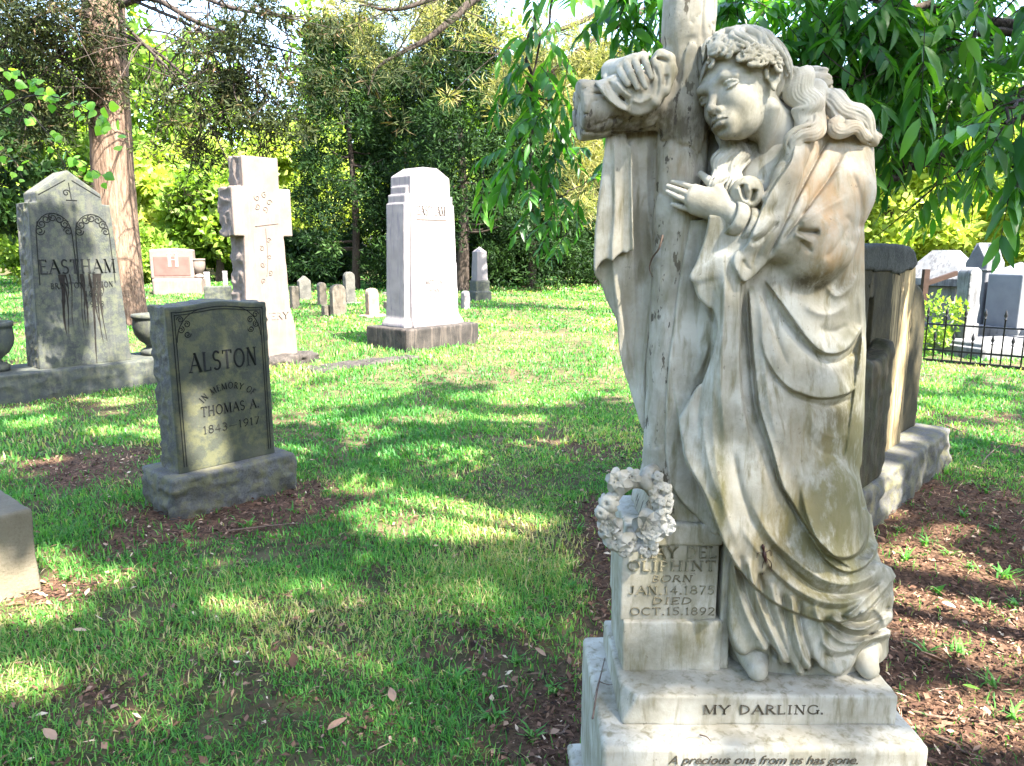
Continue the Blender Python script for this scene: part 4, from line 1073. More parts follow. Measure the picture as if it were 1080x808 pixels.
# ------------------------------------------------------------------ the other graves
RZ = R_(48)
def mat_stone(name, c1, c2, spots=(.05, .05, .05), spot=.3, streak=None, streak_amt=.0, rough=.85, bump=.5, moss=None, moss_amt=0.0, speck=90, slo=.50):
    t = NT(name); v = t.coord(); vs = t.coord((5, 5, .55))
    n = t.noise(4, 6, .6, v); g = t.noise(speck, 2, .7, v); f = t.noise(14, 5, .65, v)
    col = t.mix(t.ramp(n, [(.35, 0.0), (.65, 1.0)]), c1, c2)
    col = t.mix(t.math('MULTIPLY', t.ramp(g, [(.40, 1.0), (.52, 0.0)]), spot), col, spots)
    if streak:
        s = t.ramp(t.noise(3.4, 5, .65, vs, .3), [(slo, 0.0), (slo + .12, 1.0)])
        col = t.mix(t.math('MULTIPLY', s, streak_amt), col, streak)
    if moss: col = t.mix(t.math('MULTIPLY', t.ramp(f, [(.46, 0.0), (.60, 1.0)]), moss_amt), col, moss)
    return t.bsdf(col, rough, t.bump(t.noise(speck * .7, 5, .7), bump, .006), .3)
M_grey = mat_stone('grey_granite', (0.029, 0.034, 0.033), (0.052, 0.057, 0.054), (.06, .065, .06), .55, (.075, .075, .06), .55, moss=(.12, .13, .07), moss_amt=.35)
M_green = mat_stone('lichened_granite', (0.039, 0.044, 0.034), (0.067, 0.069, 0.054), (.05, .06, .045), .6, (.055, .06, .04), .7, moss=(.12, .12, .055), moss_amt=.5)
M_rock = mat_stone('rock_faced_granite', (0.071, 0.071, 0.068), (0.122, 0.120, 0.114), (.045, .045, .045), .6, (.09, .085, .06), .45, bump=.9, moss=(.16, .15, .05), moss_amt=.4)
M_pink = mat_stone('pale_pink_granite', (0.120, 0.096, 0.082), (0.156, 0.127, 0.112), (.16, .12, .10), .35, (.20, .16, .14), .35, bump=.25)
M_pale = mat_stone('pale_grey_marble', (0.157, 0.145, 0.145), (0.203, 0.188, 0.190), (.18, .165, .165), .25, (.125, .115, .135), .85, bump=.2)
M_red = mat_stone('rose_granite', (0.104, 0.054, 0.045), (0.139, 0.078, 0.065), (.14, .07, .06), .4, bump=.15)
M_dirty = mat_stone('blackened_base_stone', (.018, .016, .015), (.05, .043, .038), (.01, .009, .008), .5, (.11, .09, .075), .45, bump=.6)
M_old = mat_stone('old_weathered_marble', (0.091, 0.078, 0.061), (0.143, 0.124, 0.101), (.08, .07, .055), .4, (.09, .075, .055), .7, bump=.5)
M_dark = mat_stone('dark_weathered_slate', (.055, .055, .05), (.12, .115, .10), (.025, .025, .02), .5, bump=.5)
M_mossy = mat_stone('black_mossy_sandstone', (0.041, 0.033, 0.018), (0.078, 0.063, 0.037), (.04, .035, .018), .4, (.018, .017, .009), .75, bump=.7, moss=(.04, .042, .016), moss_amt=.55, slo=.40)
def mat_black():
    t = NT('blackened_sandstone_with_painted_sun_streak'); v = t.coord(); vs = t.coord((7, 7, .6))
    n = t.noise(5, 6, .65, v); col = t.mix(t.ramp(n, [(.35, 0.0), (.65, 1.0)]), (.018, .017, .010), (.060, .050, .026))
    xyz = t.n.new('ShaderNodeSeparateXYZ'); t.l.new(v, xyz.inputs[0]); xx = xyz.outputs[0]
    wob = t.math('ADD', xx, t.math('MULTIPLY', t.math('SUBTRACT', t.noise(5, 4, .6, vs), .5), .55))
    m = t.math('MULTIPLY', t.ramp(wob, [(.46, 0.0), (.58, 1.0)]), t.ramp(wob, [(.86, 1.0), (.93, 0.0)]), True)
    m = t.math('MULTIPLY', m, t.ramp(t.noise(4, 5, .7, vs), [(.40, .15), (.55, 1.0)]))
    col = t.mix(m, col, (.34, .26, .14))  # tan streak: the sunlit band of the face put into its colour
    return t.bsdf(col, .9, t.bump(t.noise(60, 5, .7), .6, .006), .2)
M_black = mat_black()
M_lichen = mat_stone('black_lichen_crust', (.018, .02, .018), (.05, .052, .045), (.10, .10, .09), .25, bump=1.0)
M_cutdark = mat_plain('dark_cut_letters', (.010, .011, .010), .9, .3, 60)
M_cutpale = mat_plain('shaded_cut_letters', (.10, .08, .07), .9, .2, 60)
M_stain = mat_plain('black_run_off', (.012, .010, .008), .85, .5, 14)

def sdf_mesh(lo, hi, h, fn, name, mat, parent, rough=None, relax_it=1, side=None):
    v = Vol(lo, hi, h)
    x, y, z = v.ax[0][:, None, None], v.ax[1][None, :, None], v.ax[2][None, None, :]
    v.F = np.broadcast_to(fn(x, y, z), v.F.shape).astype(np.float32).copy()
    if rough is not None:
        I = np.nonzero(np.abs(v.F) < .09)
        X, Y, Z = v.ax[0][I[0]], v.ax[1][I[1]], v.ax[2][I[2]]
        v.F[I] += rough(X, Y, Z).astype(np.float32)
    V, Q = v.mesh()
    V = relax(V, Q, relax_it, .4)
    if side is not None:          # rock-faced sides in a lighter stone than the dressed front
        n = np.cross(V[Q[:, 2]] - V[Q[:, 0]], V[Q[:, 3]] - V[Q[:, 1]]); n /= np.linalg.norm(n, axis=1)[:, None] + 1e-12
        fy = V[Q].mean(1)[:, 1]; front = (fy < fy.min() + .012)
        return mesh_np(name, V, Q, None, parent, True, None, [mat, side], (~front).astype(np.int32))
    return mesh_np(name, V, Q, mat, parent)
def sbox(x, y, z, x0, x1, y0, y1, z0, z1, r=.012):
    X = np.abs(x - (x0 + x1) / 2) - (x1 - x0) / 2 + r; Y = np.abs(y - (y0 + y1) / 2) - (y1 - y0) / 2 + r; Z = np.abs(z - (z0 + z1) / 2) - (z1 - z0) / 2 + r
    return np.sqrt(np.maximum(X, 0) ** 2 + np.maximum(Y, 0) ** 2 + np.maximum(Z, 0) ** 2) + np.minimum(np.maximum(X, np.maximum(Y, Z)), 0) - r
def pitched(x, y, z, s=11, a=.022):
    "rock-pitched face: facets and chips"
    return a * (np.abs(noise3(x * s, y * s, z * s)) * 2.2 - .35) + a * .55 * noise3(x * s * 2.7, y * s * 2.7, z * s * 2.7) + a * .3 * noise3(x * s * 7, y * s * 7, z * s * 7)
def groove(pts, w, name, mat, parent, d=.004):
    "a carved line on a face (x, z polyline at y)"
    V, F = [], []
    P = np.array(pts, float); T = np.gradient(P[:, [0, 2]], axis=0); T /= np.linalg.norm(T, axis=1)[:, None] + 1e-9
    for p, t in zip(P, T):
        n = np.array([-t[1], 0, t[0]]) * w / 2
        V += [p + n, p + n * .4 + [0, -d, 0], p - n * .4 + [0, -d, 0], p - n]
    for i in range(len(P) - 1):
        for j in range(3): F.append((4 * i + j, 4 * i + j + 1, 4 * i + 5 + j, 4 * i + 4 + j))
    return np.array(V), np.array(F)
def merge(parts):
    V, F, n = [], [], 0
    for v, f in parts: V.append(v); F.append(f + n); n += len(v)
    return np.concatenate(V), np.concatenate(F)
def ornament(lines, w, name, mat, parent, d=.004):
    V, F = merge([groove(l, w, '', None, None, d) for l in lines]); return mesh_np(name, V, F, mat, parent, False)
def lathe(prof, n=32):
    V, F = [], []
    for r, z in prof:
        for i in range(n): V.append((r * math.cos(2 * math.pi * i / n), r * math.sin(2 * math.pi * i / n), z))
    m = len(prof)
    for k in range(m - 1):
        for i in range(n): F.append((k * n + i, k * n + (i + 1) % n, (k + 1) * n + (i + 1) % n, (k + 1) * n + i))
    return np.array(V), np.array(F)
def scroll(cx, cz, r, y, turns=1.6, a0=0, s=1, n=24):
    return [(cx + s * r * (1 - .75 * t) * math.cos(a0 + 6.283 * turns * t), y, cz + r * (1 - .75 * t) * math.sin(a0 + 6.283 * turns * t)) for t in np.linspace(0, 1, n)]

# ---- the tall pedimented grey stone at the left
Ec = atz(36, 424, 0); EB = .30
eg = thing('gravestone', 'tall grey granite gravestone with pediment top, EASTHAM lettering and black run-off streaks', 'gravestone', atz(85, 418, 0), RZ)
def loc(px, py, Yd): return None
def solve_face(px, py, org, rz, yloc=0.0):
    "local (x, z) where the view ray meets the thing's front plane y = yloc"
    d = np.array([(px - 540) / FPX, 0, 0]) + (404 - py) / FPX * CU + CF
    n = np.array([math.sin(rz), -math.cos(rz), 0]); p0 = np.array(org) - n * yloc
    t = ((p0 - np.array([0, 0, CAM_Z])) @ n) / (d @ n); P = d * t + np.array([0, 0, CAM_Z])
    ex = np.array([math.cos(rz), math.sin(rz), 0])
    return float((P - np.array(org)) @ ex), float(P[2] - org[2])
eo = np.array(atz(85, 418, 0))
f = lambda px, py, yl=.13: solve_face(px, py, eo, RZ, yl)
xL, zB = f(42, 389); xR, _ = f(139, 378)
xl2, zS = f(34, 215); xr2, zS2 = f(113, 214); xa_, zA = f(68, 179)
zB = .30
zS = (zS + zS2) / 2; xm = (xL + xR) / 2; w0 = (xR - xL) / 2; w1 = w0 * .84; D0 = .42
def east_fn(x, y, z):
    t = (z - zB) / (zS - zB); hw = w0 + (w1 - w0) * t; hw2 = hw + .0
    hwS = np.where(z > zS, w1 - .075, hw)
    roof = (z - (zA - np.abs(x - xm) * (zA - zS - .10) / (w1 - .075))) * .8
    d = np.maximum(np.abs(x - xm) - hwS, roof)
    d = np.maximum(d, np.maximum(.13 - y, y - (.13 + D0)))
    d = np.maximum(d, zB - .01 - z)
    return d
def east_rough(x, y, z):
    side = sstep(.02, .08, y - .13) * sstep(.0, .06, .13 + D0 - y)
    return side * pitched(x, y, z, 9, .028) * (z < zS + .02) + .0015 * fbm(x * 20, y * 20, z * 20, 2)
sdf_mesh((xL - .08, .05, zB - .03), (xR + .08, .13 + D0 + .06, zA + .05), .011, east_fn, 'headstone', M_grey, eg, east_rough, 0, M_rock)
bx0, _ = solve_face(-18, 410, eo, RZ, 0); bx1 = solve_face(157, 392, eo, RZ, 0)[0]
bx0 = xm - 1.02; bx1 = xm + 1.02
sdf_mesh((bx0 - .06, -.06, -.06), (bx1 + .06, .78, .36), .014, lambda x, y, z: sbox(x, y, z, bx0, bx1, 0, .72, -.1, .30, .015), 'base', M_grey, eg, lambda x, y, z: pitched(x, y, z, 8, .016) * sstep(.29, .25, z))
yF = .13 - .003
tx = lambda nm, s, h, x, z, mat, w=None, **k: text_obj(nm, s, h, (x, yF, z), mat, k.pop('parent', eg), width=w, **k)
_, zt1 = f(80, 286); Wf = (xR - xL)
tx('inscription', 'EASTHAM', .135, xm + .01, zt1 - .02, M_cutdark, Wf * .80, weight=.11, thick=.002)
tx('inscription', 'BRANTON ALSTON', .055, xm + .03, zt1 - .17, M_cutdark, Wf * .66, weight=.13, thick=.0015)
tx('inscription', '1866', .055, xm + .13, zt1 - .26, M_cutdark, .17, weight=.13, thick=.0015)
tx('inscription', '1938', .055, xm + .13, zt1 - .37, M_cutdark, .17, weight=.13, thick=.0015)
lines = []
for s in (-1, 1):
    cx = xm + s * w0 * .40
    R0 = w0 * .36; zc_ = zS - .30
    lines.append([(cx + R0 * math.cos(a) * (1 + .0), yF, zc_ + R0 * 1.25 * math.sin(a)) for a in np.linspace(0, math.pi, 24)])
    lines.append([(cx - R0, yF, zc_), (cx - R0 * 1.06, yF, zc_ - .25), (cx - R0 * 1.12, yF, zc_ - .5)])
    lines.append([(cx + R0, yF, zc_), (cx + R0 * 1.04, yF, zc_ - .25), (cx + R0 * 1.08, yF, zc_ - .5)])
    for i, a in enumerate(np.linspace(.15, math.pi - .15, 7)):
        lines.append(scroll(cx + R0 * .80 * math.cos(a), zc_ + R0 * 1.0 * math.sin(a), .042, yF - .001, 1.4, a, 1 if i % 2 else -1))
for s in (-1, 1): lines.append([(xm + s * (w1 - .09), yF, zS + .07), (xm + s * .03, yF, zA - .10)])
lines += [scroll(xm - .03, zS + .10, .035, yF, 1.2, 0), [(xm, yF, zS + .20), (xm + .01, yF, zS + .04)], [(xm - .04, yF, zS + .03), (xm + .06, yF, zS + .03)]]
ornament(lines, .009, 'carved_ornament', M_cutdark, eg, .002)
# run-off stains under the letters
V, F = [], []
rs = np.random.default_rng(4)
for k in range(16):
    x0 = xm - w0 * .45 + w0 * 1.0 * rs.random(); L = rs.uniform(.2, .75); w = rs.uniform(.008, .028); b = len(V); z0 = zt1 - .03
    if k == 0: x0, L, w = xm + .10, 1.0, .026
    if k == 1: x0, L, w = xm - .16, .62, .04
    if k == 2: x0, L, w = xm + .14, .5, .034
    n = 14
    for i in range(n + 1):
        u = i / n; ww = w * (1 - u) ** .6 * (1 + .3 * rs.uniform(-1, 1)); xo = x0 + .012 * math.sin(5 * u + k)
        V += [(xo - ww / 2, yF + .0012 - .0001 * k, z0 - L * u), (xo + ww / 2, yF + .0012 - .0001 * k, z0 - L * u)]
    for i in range(n): F.append((b + 2 * i, b + 2 * i + 1, b + 2 * i + 3, b + 2 * i + 2))
mesh_np('run_off_stain', np.array(V), np.array(F), M_stain, eg, False)
# urns on that base
def urn(name, label, px, py, r, h, mat, zb, org, group=None):
    t = thing(name, label, 'urn', org, 0, group)
    prof = [(0, 0), (r * .72, 0), (r * .74, h * .10), (r * .66, h * .14), (r * .50, h * .17), (r * .44, h * .22), (r * .52, h * .27), (r * .74, h * .36), (r * .93, h * .50), (r * 1.0, h * .66), (r * .98, h * .84), (r * .97, h * .90), (r * 1.03, h * .91), (r * 1.03, h * 1.0), (r * .88, h * 1.0), (r * .82, h * .85), (0, h * .80)]
    Vv, Ff = lathe(prof, 36); o = mesh_np('bowl', Vv, Ff, mat, t, True)
    for p_ in o.data.polygons: pass
    return t
ex = np.array([math.cos(RZ), math.sin(RZ), 0]); ey = np.array([-math.sin(RZ), math.cos(RZ), 0])
urn('urn', 'round grey stone urn on the left end of the EASTHAM base', 0, 0, .235, .48, M_grey, 0, eo + ex * (xm - .80) + ey * .38 + np.array([0, 0, .303]), 'urns beside the tall EASTHAM stone')
urn('urn', 'round grey stone urn on the right end of the EASTHAM base', 0, 0, .225, .46, M_grey, 0, eo + ex * (xm + .80) + ey * .36 + np.array([0, 0, .303]), 'urns beside the tall EASTHAM stone')

# ---- the low stone with the curved top in front of it
ao = np.array(atz(189, 549, 0))
ag = thing('gravestone', 'low mossy granite gravestone with curved top and ALSTON lettering on rough base', 'gravestone', ao, RZ)
f = lambda px, py, yl=.09: solve_face(px, py, ao, RZ, yl)
aL_, _ = f(189, 497); aR_, _ = f(290, 470); _, aB = f(189, 497); _, aT = f(243, 316)
aS = (f(187, 322)[1] + f(288, 318)[1]) / 2; bR = solve_face(313, 500, ao, RZ, 0)[0]
aB = .24; DA = .23; am = (aL_ + aR_) / 2; ah = (aR_ - aL_) / 2
def al_fn(x, y, z):
    u = np.clip((x - am) / ah, -1.2, 1.2)
    top = aS + (aT - aS) * (.5 + .5 * np.cos(np.clip(u * 1.25, -1, 1) * math.pi)) - .004
    d = np.maximum(np.abs(x - am) - ah, (z - top) * .93)
    return np.maximum(np.maximum(d, np.maximum(.09 - y, y - .09 - DA)), aB - .01 - z)
def al_rough(x, y, z):
    side = sstep(.015, .05, y - .09)
    return side * pitched(x, y, z, 15, .012) + .001 * fbm(x * 30, y * 30, z * 30, 2)
sdf_mesh((aL_ - .05, .04, aB - .02), (aR_ + .05, .09 + DA + .05, aT + .05), .007, al_fn, 'headstone', M_green, ag, al_rough, 0, M_rock)
sdf_mesh((-.09, -.08, -.06), (bR + .09, .52, .30), .010, lambda x, y, z: sbox(x, y, z, -.02, bR, -.005, .44, -.1, .235, .02), 'base', M_rock, ag, lambda x, y, z: pitched(x, y, z, 9, .032) * sstep(.235, .17, z))
yA = .09 - .0025
tA = lambda s, h, x, z, w=None, **k: text_obj('inscription', s, h, (x, yA, z), M_cutdark, ag, width=w, **k)
zq = lambda px, py: f(px, py)[1]
tA('ALSTON', .105, am + .01, zq(240, 388), ah * 1.36, weight=.11, thick=.002)
tA('IN MEMORY OF', .036, am + .02, zq(240, 409) - .005, .34, weight=.13, thick=.0015, arch=.22)
tA('THOMAS A.', .055, am + .03, zq(245, 434), .36, weight=.12, thick=.0015)
tA('1843-1917', .045, am + .03, zq(245, 452), .35, weight=.12, thick=.0015)
fr_ = []
for inset in (.03, .045):
    top = lambda x: aS + (aT - aS) * (.5 + .5 * math.cos(max(-1, min(1, (x - am) / ah * 1.25)) * math.pi)) - .004 - inset
    fr_.append([(am - ah + inset, yA, aB + .03), (am - ah + inset, yA, (aB + aS) / 2), (am - ah + inset, yA, aS - inset)])
    fr_.append([(am + ah - inset, yA, aB + .03), (am + ah - inset, yA, (aB + aS) / 2), (am + ah - inset, yA, aS - inset)])
    fr_.append([(x, yA, top(x)) for x in np.linspace(am - ah + inset, am + ah - inset, 20)])
for s in (-1, 1):
    fr_.append([(am + s * (ah - .05 - .17 * (1 - math.cos(a))), yA, aS - .20 + .18 * math.sin(a)) for a in np.linspace(0, 1.5, 10)])
    for i in range(4): fr_.append(scroll(am + s * (ah - .075 - .035 * (i % 2)), aS - .075 - .035 * i * .8, .020, yA, 1.4, i, s))
ornament(fr_, .005, 'carved_border', M_cutdark, ag, .0015)

# ---- pale cross on a rough footing
co = np.array(atz(268, 388, 0))
cg = thing('gravestone', 'large pale pink granite cross with rough rock-faced sides, standing on a low footing', 'gravestone', co, RZ)
f = lambda px, py, yl=.0: solve_face(px, py, co, RZ, yl)
cl0, _ = f(268, 300); cr0, _ = f(301, 300); _, cz1 = f(280, 166)
cL, _ = f(249, 215); cR, _ = f(305, 215); _, cA0 = f(262, 249); _, cA1 = f(262, 197)
cb0, _ = f(290, 368); cbR, _ = f(313, 368)
shm = (f(256, 180)[0] + f(293, 180)[0]) / 2; print('cross', cL, cR, cA0, cA1, cz1, shm, cbR)
armw = (cR - cL) / 2; DC = .36; cbR = max(cbR, shm + .35)
def cr_fn(x, y, z):
    hw = np.where(z > cA1, .245, .27 + (.33 - .27) * np.clip((cA0 - z) / (cA0 - .2), 0, 1) + .05 * sstep(.75, .45, z))
    shaft = np.maximum(np.abs(x - shm) - hw, z - cz1)
    arm = np.maximum(np.abs(x - shm) - .40, np.abs(z - (cA0 + cA1) / 2) - (cA1 - cA0) / 2)
    d = np.minimum(shaft, arm)
    return np.maximum(np.maximum(d, np.maximum(-y, y - DC)), .10 - z)
def cr_rough(x, y, z):
    return sstep(.03, .08, y) * sstep(.0, .04, DC - y + .04) * pitched(x, y, z, 8, .030) * (np.abs(x - shm) > .2) + .002 * fbm(x * 14, y * 14, z * 14, 2)
sdf_mesh((shm - .56, -.06, .06), (shm + .56, DC + .06, cz1 + .06), .013, cr_fn, 'cross', M_pink, cg, cr_rough, 0)
sdf_mesh((shm - .72, -.34, -.06), (shm + .72, DC + .3, .22), .015, lambda x, y, z: sbox(x, y, z, shm - .56, shm + .58, -.20, DC + .2, -.1, .13, .03), 'footing', M_dirty, cg, lambda x, y, z: pitched(x, y, z, 7, .045))
oc = []
for k in range(5):
    a = 1.2566 * k; oc += [scroll(shm + .09 * math.cos(a), (cA0 + cA1) / 2 + .12 + .09 * math.sin(a), .040, -.003, 1.1, a)]
oc += [[(shm + .02, -.003, cA0 + .1), (shm + .03, -.003, cA0 - .25), (shm + .0, -.003, cA0 - .5)], [(shm - .12, -.003, cA0 + .12), (shm + .2, -.003, cA0 + .16)]]
for k in range(6): oc += [scroll(shm + .05 * (-1) ** k, cA0 - .05 - .10 * k, .035, -.003, 1.2, k, (-1) ** k)]
ornament(oc, .009, 'carved_spray', M_cutpale, cg, .004)
text_obj('inscription', 'AVERY', .085, (shm + .05, -.003, f(290, 337)[1]), M_cutpale, cg, width=.44, weight=.12, thick=.002)

# ---- low worn curb between cross and tall shaft
kb = np.array(atz(390, 385, 0))
kg = thing('stone_curb', 'low flat worn stone slab in the grass between the cross and the tall pale shaft', 'stone curb', kb, RZ)
sdf_mesh((-1.0, -.3, -.06), (.95, .4, .14), .02, lambda x, y, z: sbox(x, y, z, -.85, .80, -.10, .28, -.1, .045, .03), 'slab', M_dirty, kg, lambda x, y, z: pitched(x, y, z, 5, .03))

# ---- tall pale pedestal stone on a black-stained base
oo = np.array(atz(429, 372, 0))
og = thing('gravestone', 'tall pale pedestal gravestone with stepped shoulders and EASTHAM lettering, on a blackened base', 'gravestone', oo, RZ)
f = lambda px, py, yl=.0: solve_face(px, py, oo, RZ, yl)
oW = f(505, 355)[0]; ozb = f(430, 348)[1]
oL, _ = f(437, 330, .22); oR, _ = f(490, 320, .22); _, oT = f(458, 177, .22); _, oSh = f(438, 190, .22)
DO = .95; om = oW / 2 + .0; oh0 = .52; ozb = max(ozb, .30)
sdf_mesh((-.08, -.08, -.06), (oW + .08, DO + .08, ozb + .06), .018, lambda x, y, z: sbox(x, y, z, 0, oW, 0, DO, -.1, ozb, .015), 'base', M_dirty, og, lambda x, y, z: .006 * fbm(x * 9, y * 9, z * 9, 3))
oTz = oT
def ob_fn(x, y, z):
    cy = DO / 2; u = np.clip((z - ozb) / (oTz - ozb), 0, 1)
    foot = .05 * sstep(.16, .02, z - ozb)
    # side pilasters lower, front slab higher
    t1 = oSh - .22
    d1 = np.maximum(np.maximum(np.abs(x - om) - (.56 - .08 * u + foot), np.abs(y - cy) - (.22 - .02 * u + foot)), z - (t1 - .10))
    d1b = np.maximum(np.maximum(np.abs(x - om) - (.535 - .08 * u), np.abs(y - cy) - (.20)), z - (t1 + .02))
    d1c = np.maximum(np.maximum(np.abs(x - om) - (.50 - .08 * u), np.abs(y - cy) - (.18)), z - (t1 + .14))
    roof = (z - (oTz - np.maximum(np.abs(x - om) - .14, 0) * .55)) * .88
    d2 = np.maximum(np.maximum(np.abs(x - om) - (.46 - .08 * u), np.abs(y - cy) - (.27 - .045 * u + foot)), roof)
    d = np.minimum(np.minimum(d1, d1b), np.minimum(d1c, d2))
    return np.maximum(d, ozb - .01 - z)
sdf_mesh((om - .72, .12, ozb - .03), (om + .72, DO - .12, oTz + .05), .013, ob_fn, 'shaft', M_pale, og, lambda x, y, z: .0015 * fbm(x * 12, y * 12, z * 12, 2), 0)
zE = f(458, 227, .22)[1]
def yo(z): return DO / 2 - (.27 - .045 * (z - ozb) / (oTz - ozb)) - .003
for s_, h_, dz, w_ in (('EASTHAM', .125, 0, .56), ('MOTHER', .06, -1.02, .34), ('BORN', .05, -1.14, .2), ('DIED', .05, -1.25, .2)):
    text_obj('inscription', s_, h_, (om, yo(zE + dz), zE + dz), M_cutpale, og, width=w_, weight=.14, thick=.003, tilt=.03)
ornament([[(om - .3, yo(zE - .07), zE - .07), (om + .3, yo(zE - .07), zE - .07)]], .02, 'carved_line', M_cutpale, og)

# ---- corner of a stone block at the left edge of the view
so = np.array(atz(44, 622, 0))
sg = thing('gravestone', 'plain tan stone base block cut off by the left edge, with a grey top', 'gravestone', so, R_(50))
sh_ = at(42, 536, so[1])[2]
sdf_mesh((-.80, -.06, -.06), (.06, .62, sh_ + .05), .009, lambda x, y, z: sbox(x, y, z, -.74, 0, 0, .55, -.1, sh_, .012), 'base', mat_stone('tan_sandstone', (0.146, 0.127, 0.088), (0.195, 0.170, 0.127), (.12, .10, .07), .45, (.14, .13, .09), .5, bump=.8), sg, lambda x, y, z: .006 * fbm(x * 12, y * 12, z * 12, 3))
sdf_mesh((-.76, .10, sh_ - .02), (-.08, .50, sh_ + .72), .012, lambda x, y, z: sbox(x, y, z, -.74, -.13, .16, .40, sh_ - .01, sh_ + .66, .012), 'headstone', M_rock, sg, lambda x, y, z: .004 * fbm(x * 12, y * 12, z * 12, 3))

# ---- black mossy double stone behind the statue
bo = np.array(atz(925, 556, 0))
bgv = thing('gravestone', 'thick black lichen-covered gravestone with rounded shoulders, on a granite base behind the statue', 'gravestone', bo, R_(47))
f = lambda px, py, yl=.16: solve_face(px, py, bo, R_(47), yl)
bxr = f(981, 400)[0]; bzt = f(930, 259)[1]; bsh = f(968, 300)[1]; bx1 = f(966, 300)[0]; bl = solve_face(1002, 488, bo, R_(47), 0)[0]
BB = .27; DB = .42
sdf_mesh((-1.1, -.12, -.06), (bl + .1, .8, BB + .06), .016, lambda x, y, z: sbox(x, y, z, -.95, bl, 0, .7, -.1, BB, .02), 'base', M_rock, bgv, lambda x, y, z: pitched(x, y, z, 8, .035) * sstep(BB + .01, BB - .05, z))
def bk_fn(x, y, z):
    rr = .12
    top = bzt - .03 * ((x - (bx1 - .6)) / .6) ** 2
    a = np.maximum(np.abs(x - (bx1 - .75)) - .75, z - top)
    a = smax(np.abs(x - (bx1 - .75)) - .75, z - top, .25)
    b = smax(np.abs(x - (bxr - .9)) - .9, z - bsh, .40)
    c = smax(np.maximum(a, np.maximum(.16 - y, y - .16 - DB)), -1e3 + 0 * z, .01)
    d = np.maximum(b, np.maximum(.22 - y, y - .10 - DB))
    e = np.minimum(c, d)
    # recessed panel and pilaster flutes on the long face
    for gx_ in (.10,): e = np.maximum(e, -(np.maximum(np.abs(x - gx_) - .035, np.maximum(y - .19, z - (bzt - .28)))))
    return np.maximum(e, BB - .01 - z)
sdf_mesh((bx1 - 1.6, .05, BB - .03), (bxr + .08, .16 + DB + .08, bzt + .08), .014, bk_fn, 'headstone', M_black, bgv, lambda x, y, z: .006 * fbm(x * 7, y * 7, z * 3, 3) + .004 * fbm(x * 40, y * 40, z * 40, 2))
# crust of black lichen on its top
def crust(x, y, z): return np.maximum(np.abs(bk_fn(x, y, z)) - .012, (bzt - .15 + .05 * noise3(x * 9, y * 9, 0 * z) + .10 * noise3(x * 2 + 5, y * 2, 0 * z)) - z)
sdf_mesh((bx1 - 1.6, .05, bzt - .65), (bxr + .08, .16 + DB + .08, bzt + .08), .016, crust, 'lichen_crust', M_lichen, bgv, lambda x, y, z: .006 * noise3(x * 40, y * 40, z * 40))
lw = f(945, 385, -.12)[1]; print('wing', lw)
sdf_mesh((-.95, -.06, BB - .03), (.22, .18, 1.1), .012, lambda x, y, z: sbox(x, y, z, -.90, .12, .02, .14, BB - .01, .98 + .05 * np.sin(x * 9), .03), 'scroll_stone', M_mossy, bgv, lambda x, y, z: pitched(x, y, z, 10, .012))

# ---- rose granite stone far left, with its urn, and a low stone
ho = np.array(atz(161, 311, 0)); HZ = R_(14)
hg = thing('gravestone', 'wide rose granite gravestone with pale polished border and H monogram', 'gravestone', ho, HZ)
f = lambda px, py, yl=.0: solve_face(px, py, ho, HZ, yl)
hW = f(213, 306)[0]; hzb = f(163, 294)[1]; hzt = f(175, 262)[1]
sdf_mesh((-.2, -.2, -.08), (hW + .2, 1.1, hzb + .1), .04, lambda x, y, z: sbox(x, y, z, 0, hW, 0, .95, -.1, hzb, .03), 'base', M_pink, hg)
hx0, hx1 = f(158, 280, .2)[0], f(204, 280, .2)[0]
sdf_mesh((hx0 - .1, .1, hzb - .05), (hx1 + .1, .85, hzt + .1), .03, lambda x, y, z: np.maximum(np.maximum(np.abs(x - (hx0 + hx1) / 2) - (hx1 - hx0) / 2, np.abs(y - .45) - .25), np.maximum(hzb - .02 - z, z - hzt + .05 * ((x - (hx0 + hx1) / 2) / .7) ** 2)), 'headstone', M_pink, hg)
sdf_mesh((hx0 - .1, .1, hzb), (hx1 + .1, .3, hzt), .02, lambda x, y, z: sbox(x, y, z, hx0 + .10, hx1 - .10, .188, .24, hzb + .06, hzt - .24, .01), 'panel', M_red, hg)
text_obj('monogram', 'H', .40, ((hx0 + hx1) / 2 + .05, .185, hzb + .38), M_pink, hg, weight=.2, thick=.01)
urn('urn', 'pale stone urn standing beside the rose granite H stone', 0, 0, .22, .62, M_pink, 0, ho + np.array([math.cos(HZ), math.sin(HZ), 0]) * (hW - .12) + np.array([-math.sin(HZ), math.cos(HZ), 0]) * .4 + np.array([0, 0, hzb + .003]))

